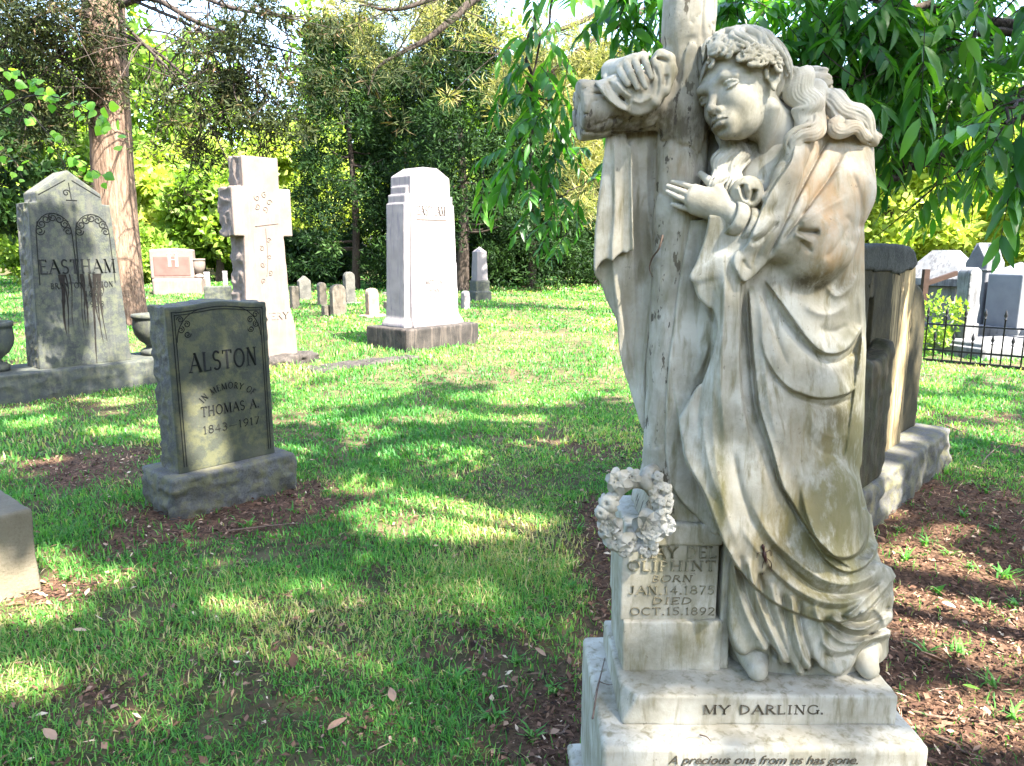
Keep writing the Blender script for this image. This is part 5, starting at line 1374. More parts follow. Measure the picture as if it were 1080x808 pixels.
# ---- small headstones in the distance
def small_stone(px, pyb, pyt, wpx, label, mat, kind='round', rz=RZ, tilt=0.0, depth=.14, base=None, group='small old headstones in the sunlit lawn'):
    o_ = np.array(atz(px, pyb, 0)); zc_ = project(*o_)[2]; hgt = (pyb - pyt) / FPX * zc_ * 1.0; w = wpx / FPX * zc_
    cw = abs(math.cos(rz)); w = max(.16, (w - depth * abs(math.sin(rz))) / cw)
    t = thing('gravestone', label, 'gravestone', o_, rz, group)
    def fn(x, y, z):
        if kind == 'round': top = smax(np.abs(x) - w / 2, z - hgt, w * .55)
        elif kind == 'arch': top = np.maximum(np.abs(x) - w / 2, z - (hgt - w * .5 * (1 - np.sqrt(np.maximum(1 - (x / (w * .52)) ** 2, 0)))))
        elif kind == 'point': top = np.maximum(np.abs(x) - w / 2, (z - (hgt - np.abs(x) * .8)) * .8)
        else: top = np.maximum(np.abs(x) - w / 2, z - hgt)
        return np.maximum(top, np.maximum(np.abs(y) - depth / 2, -.1 - z))
    h_ = max(.012, min(w, hgt) / 28)
    sdf_mesh((-w / 2 - .06, -depth / 2 - .06, -.08), (w / 2 + .06, depth / 2 + .06, hgt + .08), h_, fn, 'headstone', mat, t, lambda x, y, z: .010 * fbm(x * 9, y * 9, z * 9, 2))
    if base: sdf_mesh((-w / 2 - .22, -depth / 2 - .2, -.06), (w / 2 + .22, depth / 2 + .2, .16), .02, lambda x, y, z: sbox(x, y, z, -w / 2 - .12, w / 2 + .12, -depth / 2 - .1, depth / 2 + .1, -.1, base, .02), 'base', mat, t)
    if tilt: t.rotation_euler = (0, tilt, rz)
    return t
for a in ((311, 325, 302, 10, 'narrow grey headstone just right of the pale cross', M_old, 'flat'),
          (321.5, 316, 291, 13, 'dark grey headstone with pointed top behind the narrow grey one', M_dark, 'point'),
          (340, 322, 298, 10, 'slim tan headstone with rounded top left of the thicker pale one', M_old, 'arch'),
          (357, 333, 300, 16, 'thick pale round-topped headstone, nearest of the small group', M_old, 'round'),
          (369, 321, 287, 12, 'tall narrow dark headstone behind the thick pale one', M_dark, 'arch', RZ, 0, .14, .06),
          (393, 334, 304, 14, 'rough reddish round-topped headstone nearest the tall pale shaft', mat_stone('reddish_old_stone', (0.162, 0.117, 0.090), (0.216, 0.171, 0.140), (.15, .1, .08), .4, bump=.5), 'round', RZ, 0, .14, .05),
          (344, 333, 322, 10, 'low pale footstone left of the thick round-topped headstone', M_old, 'flat'),
          (409, 328, 318, 8, 'tiny tan footstone just left of the tall pale shaft', M_old, 'flat'),
          (407, 312, 308, 9, 'tiny dark boulder-like marker in the grass behind the footstone', M_dark, 'round'),
          (416, 327, 303, 7, 'thin dark headstone half hidden by the tall pale shaft', M_dark, 'flat'),
          (491, 326, 307, 10, 'small white headstone just right of the tall pale shaft', M_pale, 'arch')):
    small_stone(*a)
lo_ = small_stone(231, 322, 302, 30, 'low broad grey granite marker beyond the ALSTON stone', M_grey, 'flat', R_(20), 0, .35, None, None)
small_stone(219, 303, 287, 7, 'small white headstone left of the thin trunks beyond the rose stone', M_pale, 'flat', R_(20), 0, .15, None, 'white headstones under the far shrubs')
small_stone(238, 301, 286, 6, 'small white headstone right of the thin trunks beyond the rose stone', M_pale, 'flat', R_(20), 0, .15, None, 'white headstones under the far shrubs')
# pale die with a pyramid cap
po = np.array(atz(506, 318, 0)); pz = project(*po)[2]; u_ = pz / FPX
pg = thing('gravestone', 'small pale obelisk with pyramid cap on stepped grey base, before the dark trees', 'gravestone', po, R_(30))
sdf_mesh((-.5, -.5, -.06), (.5, .5, .70), .02, lambda x, y, z: np.minimum(sbox(x, y, z, -9.5 * u_, 9.5 * u_, -9.5 * u_, 9.5 * u_, -.1, 11 * u_, .01), sbox(x, y, z, -8 * u_, 8 * u_, -8 * u_, 8 * u_, 0, 22 * u_, .01)), 'base', M_grey, pg)
sdf_mesh((-.4, -.4, 21 * u_), (.4, .4, 60 * u_), .014, lambda x, y, z: np.maximum(np.maximum(np.abs(x), np.abs(y)) - (6.6 * u_ - .035 * (z - 22 * u_)), np.maximum(22 * u_ - z, (z - 57 * u_ + np.maximum(np.abs(x), np.abs(y)) * .95) * .75)), 'shaft', M_pale, pg)

# ---- the enclosure on the right
def bm_boxes(boxes, name, mat, parent, bevel=.006):
    bm = bmesh.new()
    for (x0, x1, y0, y1, z0, z1) in boxes:
        r = bmesh.ops.create_cube(bm, size=1, matrix=Matrix.Translation(((x0 + x1) / 2, (y0 + y1) / 2, (z0 + z1) / 2)) @ Matrix.Diagonal((x1 - x0, y1 - y0, z1 - z0, 1)))
    bmesh.ops.bevel(bm, geom=bm.edges[:], offset=bevel, segments=1, affect='EDGES')
    return bm_obj(name, bm, mat, parent)
M_plot = mat_stone('greyed_plot_marble', (.115, .12, .125), (.19, .195, .20), (.06, .06, .065), .35, (.05, .05, .055), .7, bump=.4)
# white gabled tomb
to = np.array(atz(966, 372, 0)); to = np.array([to[0], to[1], 0]); tz = project(*at(985, 300, 13.0))[2]
to = at(990, 340, 13.0); to[2] = 0
tg = thing('tomb', 'white marble tomb with hipped roof behind the black stone', 'tomb', to, R_(40))
zr0, zr1 = at(985, 300, 13.0)[2], at(985, 264, 13.0)[2]
bm_boxes([(-.50, .50, -.40, .40, 0, zr0)], 'wall', M_plot, tg, .02)
bm = bmesh.new()
pts = [bm.verts.new(p) for p in ((-.62, -.52, zr0 + .002), (.62, -.52, zr0 + .002), (.62, .52, zr0 + .002), (-.62, .52, zr0 + .002), (-.62, -.52, zr0 + .12), (.62, -.52, zr0 + .12), (.62, .52, zr0 + .12), (-.62, .52, zr0 + .12), (-.28, -.12, zr1), (.28, -.12, zr1), (.28, .12, zr1), (-.28, .12, zr1))]
for q in ((3, 2, 1, 0), (0, 1, 5, 4), (1, 2, 6, 5), (2, 3, 7, 6), (3, 0, 4, 7), (4, 5, 9, 8), (5, 6, 10, 9), (6, 7, 11, 10), (7, 4, 8, 11), (8, 9, 10, 11)): bm.faces.new([pts[i] for i in q])
bm_obj('roof', bm, M_plot, tg)
# weathered plank and stake leaning there
wg = thing('wooden_rail', 'rusty brown wooden stake and slanting rail between the black stone and the white tomb', 'rail', at(978, 345, 11.2) * np.array([1, 1, 0]), R_(0))
M_wood = mat_plain('rusty_brown_wood', (.035, .02, .014), .8, .3, 14)
wz = wg.location
def bar(bm, a, b, r):
    a, b = Vector(a), Vector(b); d = b - a
    m = Matrix.Translation((a + b) / 2) @ d.to_track_quat('Z', 'Y').to_matrix().to_4x4()
    bmesh.ops.create_cube(bm, size=1, matrix=m @ Matrix.Diagonal((r * 2, r * 2, d.length, 1)))
W_ = lambda px, py: at(px, py, 11.2) - np.array(wz)
bm = bmesh.new(); a_ = W_(977, 284); bar(bm, (a_[0], 0, 0), a_, .04); bm_obj('stake', bm, M_wood, wg)
bm = bmesh.new(); bar(bm, W_(974, 300), W_(1009, 288), .035); bm_obj('rail', bm, M_wood, wg)
# round-topped white stone, dark pier with rosette, granite die
small_stone(1014, 372, 283, 19, 'white round-topped headstone with brown stains beside the dark pier', M_plot, 'arch', R_(15), 0, .22, .16, None)
do = at(1031, 345, 11.5); do[2] = 0
dg = thing('gravestone', 'dark grey gabled pier with a white carved rosette, behind the iron fence', 'gravestone', do, R_(22))
dzt, dzs = at(1033, 256, 11.5)[2], at(1033, 282, 11.5)[2]
M_dgrey = mat_stone('dark_grey_granite', (.09, .095, .11), (.14, .145, .16), (.04, .04, .045), .4, bump=.2)
def dk(x, y, z): return np.maximum(np.maximum(np.abs(x) - .20, np.abs(y) - .18), np.maximum(-z, (z - dzt + np.minimum(np.abs(x), np.abs(y)) * 1.7) * .6))
sdf_mesh((-.26, -.24, -.05), (.26, .24, dzt + .06), .012, dk, 'pier', M_dgrey, dg)
sdf_mesh((-.27, -.25, dzs - .1), (.27, .25, dzs + .02), .010, lambda x, y, z: sbox(x, y, z, -.225, .225, -.205, .205, dzs - .05, dzs - .02, .004), 'moulding', M_plot, dg)
sdf_mesh((-.45, -.45, -.05), (.45, .45, .34), .02, lambda x, y, z: np.minimum(sbox(x, y, z, -.38, .38, -.36, .36, -.1, .14, .02), sbox(x, y, z, -.29, .29, -.27, .27, 0, .28, .02)), 'base', M_plot, dg)
ro = [[(.085 * math.cos(a), -.184, dzs + .10 + .085 * math.sin(a)) for a in np.linspace(0, 6.283, 25)]] + [[(0, -.184, dzs + .10), (.04 * math.cos(a), -.184, dzs + .10 + .04 * math.sin(a)), (.075 * math.cos(a), -.184, dzs + .10 + .075 * math.sin(a))] for a in np.arange(8) * .785]
ornament(ro, .020, 'rosette', M_plot, dg, .006)
go = at(1068, 345, 11.0); go[2] = 0
gg = thing('gravestone', 'light grey granite gravestone with pointed top behind the iron fence', 'gravestone', go, R_(22))
gzt, gzs = at(1065, 276, 11.0)[2], at(1065, 290, 11.0)[2]
def gk(x, y, z): return np.maximum(np.maximum(np.abs(x) - .30, np.abs(y) - .26), np.maximum(-z, (z - gzt + np.maximum(np.abs(x), np.abs(y)) * .62) * .8))
sdf_mesh((-.36, -.32, -.05), (.36, .32, gzt + .06), .014, gk, 'die', mat_stone('light_grey_granite', (0.120, 0.129, 0.147), (0.156, 0.165, 0.183), (.15, .16, .18), .3, bump=.15), gg)
sdf_mesh((-.55, -.50, -.05), (.55, .5, .42), .02, lambda x, y, z: np.minimum(sbox(x, y, z, -.50, .50, -.46, .46, -.1, .18, .02), sbox(x, y, z, -.40, .40, -.36, .36, 0, .34, .02)), 'base', M_plot, gg)
# white ledger slabs in the enclosure
for k, (px, Yd, L_, W2, h_, lab) in enumerate(((1050, 10.3, 1.3, .75, .22, 'low white marble ledger slab just inside the iron fence'), (1090, 10.9, 1.2, .75, .34, 'higher white marble ledger slab at the right edge'), (1003, 10.9, .7, .35, .55, 'upright pale marble block left of the white round-topped stone'))):
    p_ = at(px, 345, Yd); p_[2] = 0
    t = thing('grave_ledger', lab, 'grave slab', p_, R_(18))
    sdf_mesh((-L_ / 2 - .05, -W2 / 2 - .05, -.05), (L_ / 2 + .05, W2 / 2 + .05, h_ + .05), .018, lambda x, y, z: np.minimum(sbox(x, y, z, -L_ / 2, L_ / 2, -W2 / 2, W2 / 2, -.1, h_ * .72, .015), sbox(x, y, z, -L_ / 2 + .06, L_ / 2 - .06, -W2 / 2 + .06, W2 / 2 - .06, 0, h_, .015)), 'slab', M_plot, t)
# iron fence
M_iron = mat_plain('black_wrought_iron', (.012, .012, .014), .5, .3, 30)
fa, fb = np.array([5.55, 9.75, 0]), np.array([7.10, 8.35, 0])
fb = fa + (fb - fa) * 1.25; L_ = np.linalg.norm(fb - fa); fz = math.atan2(fb[1] - fa[1], fb[0] - fa[0])
fg = thing('iron_fence', 'low black wrought iron fence with spear points around the grave plot', 'fence', fa, fz)
fr_h = at(1040, 348, 9.2)[2]; print('fence h', fr_h)
bm = bmesh.new(); bar(bm, (0, 0, .16), (L_, 0, .16), .012); bar(bm, (0, 0, .50), (L_, 0, .50), .010); bar(bm, (0, 0, .015), (L_, 0, .015), .02)
bm_obj('rail', bm, M_iron, fg)
n_ = int(L_ / .105)
for i in range(n_ + 1):
    x = L_ * i / n_; tall = i % 2 == 0; hh = .66 if tall else .34
    Vv, Ff = lathe([(.009, 0), (.009, hh - .06), (.016, hh - .06), (.016, hh - .045), (.008, hh - .04), (.022, hh - .005), (.013, hh + .035), (0.0005, hh + .075)], 8)
    mesh_np('spear_bar', Vv + np.array([x, 0, 0]), Ff, M_iron, fg, False)
# small marble slab left of the statue's base
mo = np.array(atz(612, 812, 0)); mg = thing('footstone', 'small flat marble slab lying in leaf litter left of the statue base', 'footstone', mo, R_(4))
sdf_mesh((-.08, -.22, -.05), (.08, .12, .07), .006, lambda x, y, z: sbox(x, y, z, -.030, .030, -.18, .075, -.06, .035, .008), 'slab', M_marble, mg, lambda x, y, z: .003 * fbm(x * 20, y * 20, z * 20, 2))
# ------------------------------------------------------------------ trees and foliage
def mat_bark(name, c1, c2, c3, sc=(7, 7, .9)):
    t = NT(name); v = t.coord(sc); n = t.noise(3.2, 7, .65, v, .4); g = t.noise(9, 5, .6, v)
    col = t.mix(t.ramp(n, [(.36, 0.0), (.62, 1.0)]), c1, c2); col = t.mix(t.ramp(g, [(.55, 0.0), (.7, .8)]), col, c3)
    return t.bsdf(col, .9, t.bump(n, .9, .03), .15)
M_cedarbark = mat_bark('shaggy_red_bark', (.07, .045, .032), (.21, .145, .105), (.30, .225, .17))
M_darkbark = mat_bark('dark_bark', (.022, .017, .014), (.07, .055, .045), (.10, .085, .07), (9, 9, 2))
def tube(pts, rad, n=8, rough=0.0, seed=0):
    P = np.array(pts, float); m = len(P); rad = np.broadcast_to(np.asarray(rad, float), (m,))
    T = np.gradient(P, axis=0); T /= np.linalg.norm(T, axis=1)[:, None] + 1e-9
    ref = np.array([0.13, .97, .2]) if abs(T[:, 2]).mean() > .5 else np.array([0.1, .05, 1.])
    A = np.cross(T, ref); A /= np.linalg.norm(A, axis=1)[:, None] + 1e-9; B = np.cross(T, A)
    th = 2 * np.pi * np.arange(n) / n
    R0 = rad[:, None] * np.ones((1, n))
    if rough: R0 = R0 * (1 + rough * 2 * noise3(np.cos(th)[None, :] * 3 + seed, np.sin(th)[None, :] * 3, P[:, 2:3] * .8 + 0 * th[None, :]) + rough * noise3(np.cos(th)[None, :] * 9, np.sin(th)[None, :] * 9 + seed, P[:, 2:3] * 2 + 0 * th[None, :]))
    V = P[:, None, :] + R0[..., None] * (np.cos(th)[None, :, None] * A[:, None, :] + np.sin(th)[None, :, None] * B[:, None, :])
    i, j = np.meshgrid(np.arange(m - 1), np.arange(n), indexing='ij'); a = (i * n + j).ravel(); b_ = (i * n + (j + 1) % n).ravel()
    return V.reshape(-1, 3), np.stack([a, b_, b_ + n, a + n], 1)
def unit(v): return v / (np.linalg.norm(v, axis=-1, keepdims=True) + 1e-9)
def leaves(P, D, L, Wd, r, fold=.15):
    "diamond leaves: positions, long directions, lengths, widths"
    n = len(P); s = unit(np.cross(D, r.standard_normal((n, 3)))); nn = np.cross(D, s)
    L = np.broadcast_to(L, (n,))[:, None]; Wd = np.broadcast_to(Wd, (n,))[:, None]
    V = np.stack([P, P + D * L * .45 + s * Wd * .5 + nn * fold * Wd, P + D * L - nn * L * .12, P + D * L * .45 - s * Wd * .5 + nn * fold * Wd], 1)
    return V.reshape(-1, 3), np.arange(4 * n).reshape(n, 4)
def blob_points(clumps, per, r, sig=.45):
    "points scattered in soft clumps; returns points and outward directions"
    C = np.asarray(clumps, float); k = len(C)
    idx = np.repeat(np.arange(k), per); g = r.standard_normal((len(idx), 3)); g = unit(g) * (r.random((len(idx), 1)) ** .45)
    S_ = C[idx, 3:4] if C.shape[1] > 3 else sig
    return C[idx, :3] + g * S_ * np.array([1, 1, .75]), unit(g), idx
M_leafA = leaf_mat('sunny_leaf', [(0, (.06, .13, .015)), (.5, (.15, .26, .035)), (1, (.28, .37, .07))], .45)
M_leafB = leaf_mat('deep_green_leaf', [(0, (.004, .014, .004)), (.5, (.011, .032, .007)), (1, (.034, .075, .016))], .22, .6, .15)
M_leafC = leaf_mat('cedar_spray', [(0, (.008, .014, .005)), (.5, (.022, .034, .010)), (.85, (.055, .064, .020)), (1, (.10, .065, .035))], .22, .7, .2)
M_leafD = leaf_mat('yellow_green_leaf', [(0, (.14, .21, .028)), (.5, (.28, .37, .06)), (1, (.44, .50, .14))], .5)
M_leafE = leaf_mat('pecan_leaf', [(0, (.016, .075, .014)), (.5, (.055, .18, .028)), (.80, (.13, .31, .045)), (1, (.27, .45, .06))], .50, .38, .45, (1.6, 1.7, .4))
M_leafP = leaf_mat('golden_pine_needle', [(0, (.10, .13, .035)), (.5, (.24, .25, .09)), (1, (.42, .37, .18))], .4, .6, .2)
def plant(name, label, cat, base, trunks, clumps, per, L, Wd, mat, bark=None, group=None, seed=0, out=.6, up=.3, droop=0.0, keep=None, limbs=None):
    r = np.random.default_rng(seed); base = np.array(base, float)
    t = thing(name, label, cat, base, 0, group)
    if trunks:
        V, F = merge([tube(p, q, 10, .10, k) for k, (p, q) in enumerate(trunks)])
        mesh_np('trunk', V - base, F, bark or M_darkbark, t)
    if limbs:
        V, F = merge([tube(p, q, 7, .08, k) for k, (p, q) in enumerate(limbs)]); mesh_np('limbs', V - base, F, M_darkbark, t)
    P, G, idx = blob_points(clumps, per, r)
    if keep is not None:
        k = keep(P); P, G, idx = P[k], G[k], idx[k]
    D = unit(G * out + r.standard_normal((len(P), 3)) * .6 + np.array([0, 0, up - droop]))
    n = len(P); L_ = L * (.6 + .8 * r.random(n)); W2 = Wd * (.6 + .8 * r.random(n))
    V, F = leaves(P, D, L_, W2, r)
    cv = np.random.default_rng(seed + 1).standard_normal(len(clumps)) * .16
    var = np.clip(.5 + cv[idx] + .20 * r.standard_normal(n), 0, 1)
    mesh_np('crown', V - base, F, mat, t, False, dict(var=np.repeat(var, 4)))
    return t
def ellipsoid_clumps(c, rad, n, size, r, shell=.5, bottom=-1.0):
    g = unit(r.standard_normal((n * 2, 3))); q = (shell + (1 - shell) * r.random((n * 2, 1)) ** .6)
    g = g * q; g = g[g[:, 2] > bottom][:n]
    return np.concatenate([np.array(c) + g * np.array(rad), size * (.6 + .8 * r.random((len(g), 1)))], 1)
def gx_(px, Y): return at(px, 300, Y)[0]

# ---- big red cedar at the left
r1 = np.random.default_rng(31)
Yt = 14.5
b0 = at(136, 350, Yt); b0[2] = 0
p0 = [np.array([b0[0], Yt, -.1]), at(131, 300, Yt), at(121, 215, Yt), at(115, 120, Yt), at(110, 40, Yt), at(106, -60, Yt), at(104, -150, Yt)]
rad0 = [21, 18, 19, 19.5, 20, 18, 15]
trk = [(crom(p0, 6), np.interp(np.linspace(0, 6, 37), range(7), rad0) * Yt / FPX * 1.02)]
limbs = []
def limb(pts, ra, rb): 
    P = crom([at(*p) for p in pts], 6); limbs.append((P, np.linspace(ra * .62, rb * .7, len(P)))); return P
LP = [limb([(128, 5, 14.4), (160, -2, 13.6), (205, 22, 13), (255, 40, 12.6), (318, 58, 12.2)], .10, .015), limb([(125, -10, 14.4), (190, -10, 13.2), (250, 10, 12.5), (320, 18, 12)], .09, .015),
      limb([(118, 30, 14.4), (165, 55, 13.6), (205, 90, 13.2), (235, 120, 13)], .06, .01), limb([(105, 20, 14.4), (60, 10, 13.5), (20, 30, 13), (-20, 60, 12.8)], .08, .012), limb([(106, -30, 14.4), (60, -20, 13.0), (0, 0, 12.4)], .08, .012),
      limb([(112, 60, 14.4), (75, 90, 14), (40, 120, 13.6)], .04, .01), limb([(125, 20, 14.4), (175, 70, 13.0), (210, 110, 12.6), (225, 140, 12.5)], .05, .008), limb([(140, 0, 14), (215, 35, 13), (270, 85, 12.6), (285, 110, 12.5)], .05, .008), limb([(105, 0, 14.4), (50, 50, 13.4), (15, 80, 13.2)], .06, .01), limb([(105, 50, 14.4), (60, 60, 13.4), (25, 110, 13.2)], .05, .01), limb([(150, 30, 13.6), (190, 40, 13), (230, 75, 12.6), (260, 100, 12.4)], .03, .008)]
cl = []
for P in LP:
    for k in range(42):
        q = P[int(len(P) * (.25 + .75 * r1.random())) - 1 if len(P) > 1 else 0]; e = q + r1.normal(0, .50, 3) - np.array([0, 0, .25]); cl.append((*e, r1.uniform(.16, .38)))
        if k % 2 == 0:
            m = (q + e) / 2 + r1.normal(0, .05, 3); limbs.append((np.array([q, m, e]), np.array([.014, .010, .004])))
for k in range(120): cl.append((b0[0] - 1 + r1.normal(0, 2.6), Yt + 1 + r1.normal(0, 2.0), r1.uniform(6.6, 11), r1.uniform(.4, .9)))
def shades_trunk(c):
    dx, dy = c[0] - b0[0], c[1] - Yt; kx, ky = TO_SUN[0] / TO_SUN[2], TO_SUN[1] / TO_SUN[2]
    h = (dx * kx + dy * ky) / (kx * kx + ky * ky); return h > 0 and np.hypot(dx - kx * h, dy - ky * h) < .95 and .3 < c[2] - h < 3.4
cl = [c for c in cl if not shades_trunk(c)]
plant('cedar_tree', 'big old cedar with shaggy red-brown trunk behind the tall EASTHAM stone', 'tree', b0, trk, cl, 75, .13, .026, M_leafC, M_cedarbark, None, 32, .7, -.1, 0.0, None, limbs)

# ---- dark cedars in the middle
def dark_cedar(px, Y, w, htop, label, seed, pyb=None, n=240, mat=None, per=120, tr=.16, low=.4):
    r = np.random.default_rng(seed); b = at(px, 300, Y); b[2] = 0; H_ = htop
    cl = []
    for k in range(n):
        u = r.random() ** .8; z = low + (H_ - low) * u; R = w * (1 - .62 * u) * (.35 + .65 * r.random() ** .5); a = r.random() * 6.283
        cl.append((b[0] + R * math.cos(a), b[1] + R * math.sin(a), z - .12 * R, r.uniform(.3, .75)))
    trk = [(crom([b + [0, 0, -.1], b + [.1, 0, H_ * .3], b + [-.05, 0, H_ * .65], b + [0, 0, H_ * .95]], 5), np.linspace(tr, .04, 16))]
    for k in range(16):
        z = H_ * r.uniform(.12, .85); a = r.random() * 6.283; q = b + [0, 0, z]; e = q + np.array([math.cos(a), math.sin(a), .12]) * w * .75 * (1 - .5 * z / H_)
        trk.append((crom([q, (q + e) / 2 + [0, 0, -.12], e], 4), np.linspace(.05, .012, 9)))
    return plant('dark_cedar', label, 'tree', b, trk, cl, per, .20, .05, mat or M_leafB, M_darkbark, 'dark cedars behind the tall pale shaft', seed, .6, .1)
dark_cedar(375, 27, 2.6, 9.2, 'dark spreading cedar left of the tall pale shaft', 41)
dark_cedar(487, 25, 2.5, 9.8, 'dark cedar with black trunk right of the tall pale shaft', 42, low=1.6, tr=.22)
dark_cedar(432, 29, 2.7, 8.6, 'dark cedar directly behind the tall pale shaft', 43)
dark_cedar(560, 27, 2.4, 8.0, 'dark cedar behind the hanging pecan leaves', 44)
dark_cedar(628, 30, 2.6, 9.0, 'dark cedar beyond the hanging cloth of the statue', 45)

# ---- sunny deciduous trees and shrubs round the lawn
def leafy(px, Y, rx, rz, zc_, label, seed, mat, n=60, per=170, L=.24, Wd=.15, name='leafy_tree', group='sunny trees beyond the lawn', trunk=True, size=.75, keep=None, cat='tree'):
    r = np.random.default_rng(seed); b = at(px, 300, Y); b[2] = 0
    cl = ellipsoid_clumps((b[0], b[1], zc_), (rx, rx * .8, rz), n, size, r, .45)
    cl = cl[cl[:, 2] > .15]
    trk = []
    if trunk:
        trk = [(crom([b + [0, 0, -.1], b + [.12, 0, zc_ * .5], b + [0, .05, zc_ * 1.1]], 5), np.linspace(.16 + .02 * rz, .05, 11))]
        for k in range(7):
            e = cl[r.integers(len(cl)), :3]; q = b + [0, 0, zc_ * r.uniform(.35, .8)]; trk.append((crom([q, (q + e) / 2 + r.normal(0, .15, 3), e], 4), np.linspace(.07, .015, 9)))
    return plant(name, label, cat, b, trk, cl, per, L, Wd, mat, M_darkbark, group, seed, .5, .2)
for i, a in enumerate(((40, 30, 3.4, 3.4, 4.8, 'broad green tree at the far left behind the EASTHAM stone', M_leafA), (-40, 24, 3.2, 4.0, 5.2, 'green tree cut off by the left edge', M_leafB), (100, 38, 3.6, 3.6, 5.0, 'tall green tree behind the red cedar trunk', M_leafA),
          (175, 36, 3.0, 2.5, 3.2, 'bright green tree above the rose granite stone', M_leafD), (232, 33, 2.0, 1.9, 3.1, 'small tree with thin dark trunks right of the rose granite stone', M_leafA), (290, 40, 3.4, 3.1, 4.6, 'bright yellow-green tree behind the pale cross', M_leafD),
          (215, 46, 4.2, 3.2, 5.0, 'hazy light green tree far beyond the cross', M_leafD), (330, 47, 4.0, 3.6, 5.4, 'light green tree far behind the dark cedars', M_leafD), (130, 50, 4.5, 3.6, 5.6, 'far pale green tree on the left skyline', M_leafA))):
    leafy(*a[:6], 60 + i, a[6], n=64 if a[1] < 40 else 60, L=.20 + .004 * a[1], Wd=.12 + .003 * a[1])
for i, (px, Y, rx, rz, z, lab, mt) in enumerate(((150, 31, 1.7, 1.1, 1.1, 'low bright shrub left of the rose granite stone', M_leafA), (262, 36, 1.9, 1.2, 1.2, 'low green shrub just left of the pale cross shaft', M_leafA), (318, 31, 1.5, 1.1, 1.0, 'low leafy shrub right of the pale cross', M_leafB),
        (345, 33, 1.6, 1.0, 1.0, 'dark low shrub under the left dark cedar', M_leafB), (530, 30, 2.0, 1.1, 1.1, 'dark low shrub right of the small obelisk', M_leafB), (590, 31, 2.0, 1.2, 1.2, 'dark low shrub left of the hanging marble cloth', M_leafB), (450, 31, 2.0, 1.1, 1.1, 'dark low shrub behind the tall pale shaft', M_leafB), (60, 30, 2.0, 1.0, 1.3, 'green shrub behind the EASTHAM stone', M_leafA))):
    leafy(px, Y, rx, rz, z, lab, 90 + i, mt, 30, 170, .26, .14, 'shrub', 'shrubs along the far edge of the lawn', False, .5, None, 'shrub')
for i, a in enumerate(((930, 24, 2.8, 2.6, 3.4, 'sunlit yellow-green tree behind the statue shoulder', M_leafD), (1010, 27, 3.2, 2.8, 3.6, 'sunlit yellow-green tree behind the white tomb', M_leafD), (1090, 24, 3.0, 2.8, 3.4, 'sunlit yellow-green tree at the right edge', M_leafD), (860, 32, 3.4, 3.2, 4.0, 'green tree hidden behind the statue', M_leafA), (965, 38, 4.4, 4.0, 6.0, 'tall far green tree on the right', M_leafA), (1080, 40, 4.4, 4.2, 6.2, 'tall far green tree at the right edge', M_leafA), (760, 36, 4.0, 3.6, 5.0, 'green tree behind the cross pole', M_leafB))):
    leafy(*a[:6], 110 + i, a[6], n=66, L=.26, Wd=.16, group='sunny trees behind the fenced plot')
leafy(989, 10.4, .42, .42, .42, 'small green shrub between the black stone and the iron fence', 130, M_leafA, 16, 60, .075, .045, 'shrub', None, False, .16, None, 'shrub')

# ---- golden pine boughs high in the middle
def pine(label, base, bough, seed, mat, n=60, per=60, L=.24, Wd=.016):
    r = np.random.default_rng(seed); cl = []; tr = []
    b = np.array(base, float)
    tr.append((crom([b, b + [0, 0, 4], b + [.1, 0, 9]], 6), np.linspace(.22, .10, 13)))
    for pts, ra in bough:
        P = crom([at(*p) for p in pts], 6); tr.append((P, np.linspace(ra, .012, len(P))))
        for k in range(n):
            q = P[r.integers(len(P) // 4, len(P))]; e = q + r.normal(0, .42, 3) - np.array([0, 0, .12]); cl.append((*e, r.uniform(.14, .30)))
            if k % 3 == 0: tr.append((np.array([q, (q + e) / 2 + r.normal(0, .03, 3), e]), np.array([.012, .009, .004])))
    return plant('pine_tree', label, 'tree', b, tr, cl, per, L, Wd, mat, M_darkbark, None, seed, .9, .1)
pine('pine with golden sunlit needles and a dark crooked bough over the tall pale shaft', (3.2, 16.5, 0), [([(640, -40, 16), (520, -10, 14.5), (478, 20, 14), (450, 42, 13.8), (425, 55, 13.6), (398, 72, 13.5), (388, 100, 13.5)], .09), ([(560, -20, 15), (470, -5, 14), (420, 10, 13.6), (380, 5, 13.4)], .07)], 140, M_leafC, 26, 46, .20, .016)
pine('pine with pale golden needles left of the cross arm', (4.4, 19, 0), [([(700, -30, 18), (620, 20, 17), (560, 40, 16.5), (520, 60, 16.3)], .08), ([(680, 10, 18), (600, 60, 17), (560, 100, 16.8)], .06), ([(690, 40, 18), (620, 120, 17), (600, 150, 17)], .05), ([(700, 100, 18), (630, 180, 17), (610, 190, 17)], .04)], 141, M_leafP, 60, 60, .22, .016)
pine('pine with yellowed needles at the top of the view, right of the red cedar', (-10.2, 19, 0), [([(330, -60, 17), (360, -10, 16), (390, 5, 15.6), (420, 20, 15.4)], .05), ([(340, -40, 17), (420, -20, 16), (470, 0, 15.6)], .05)], 142, M_leafP, 50, 55, .22, .016)

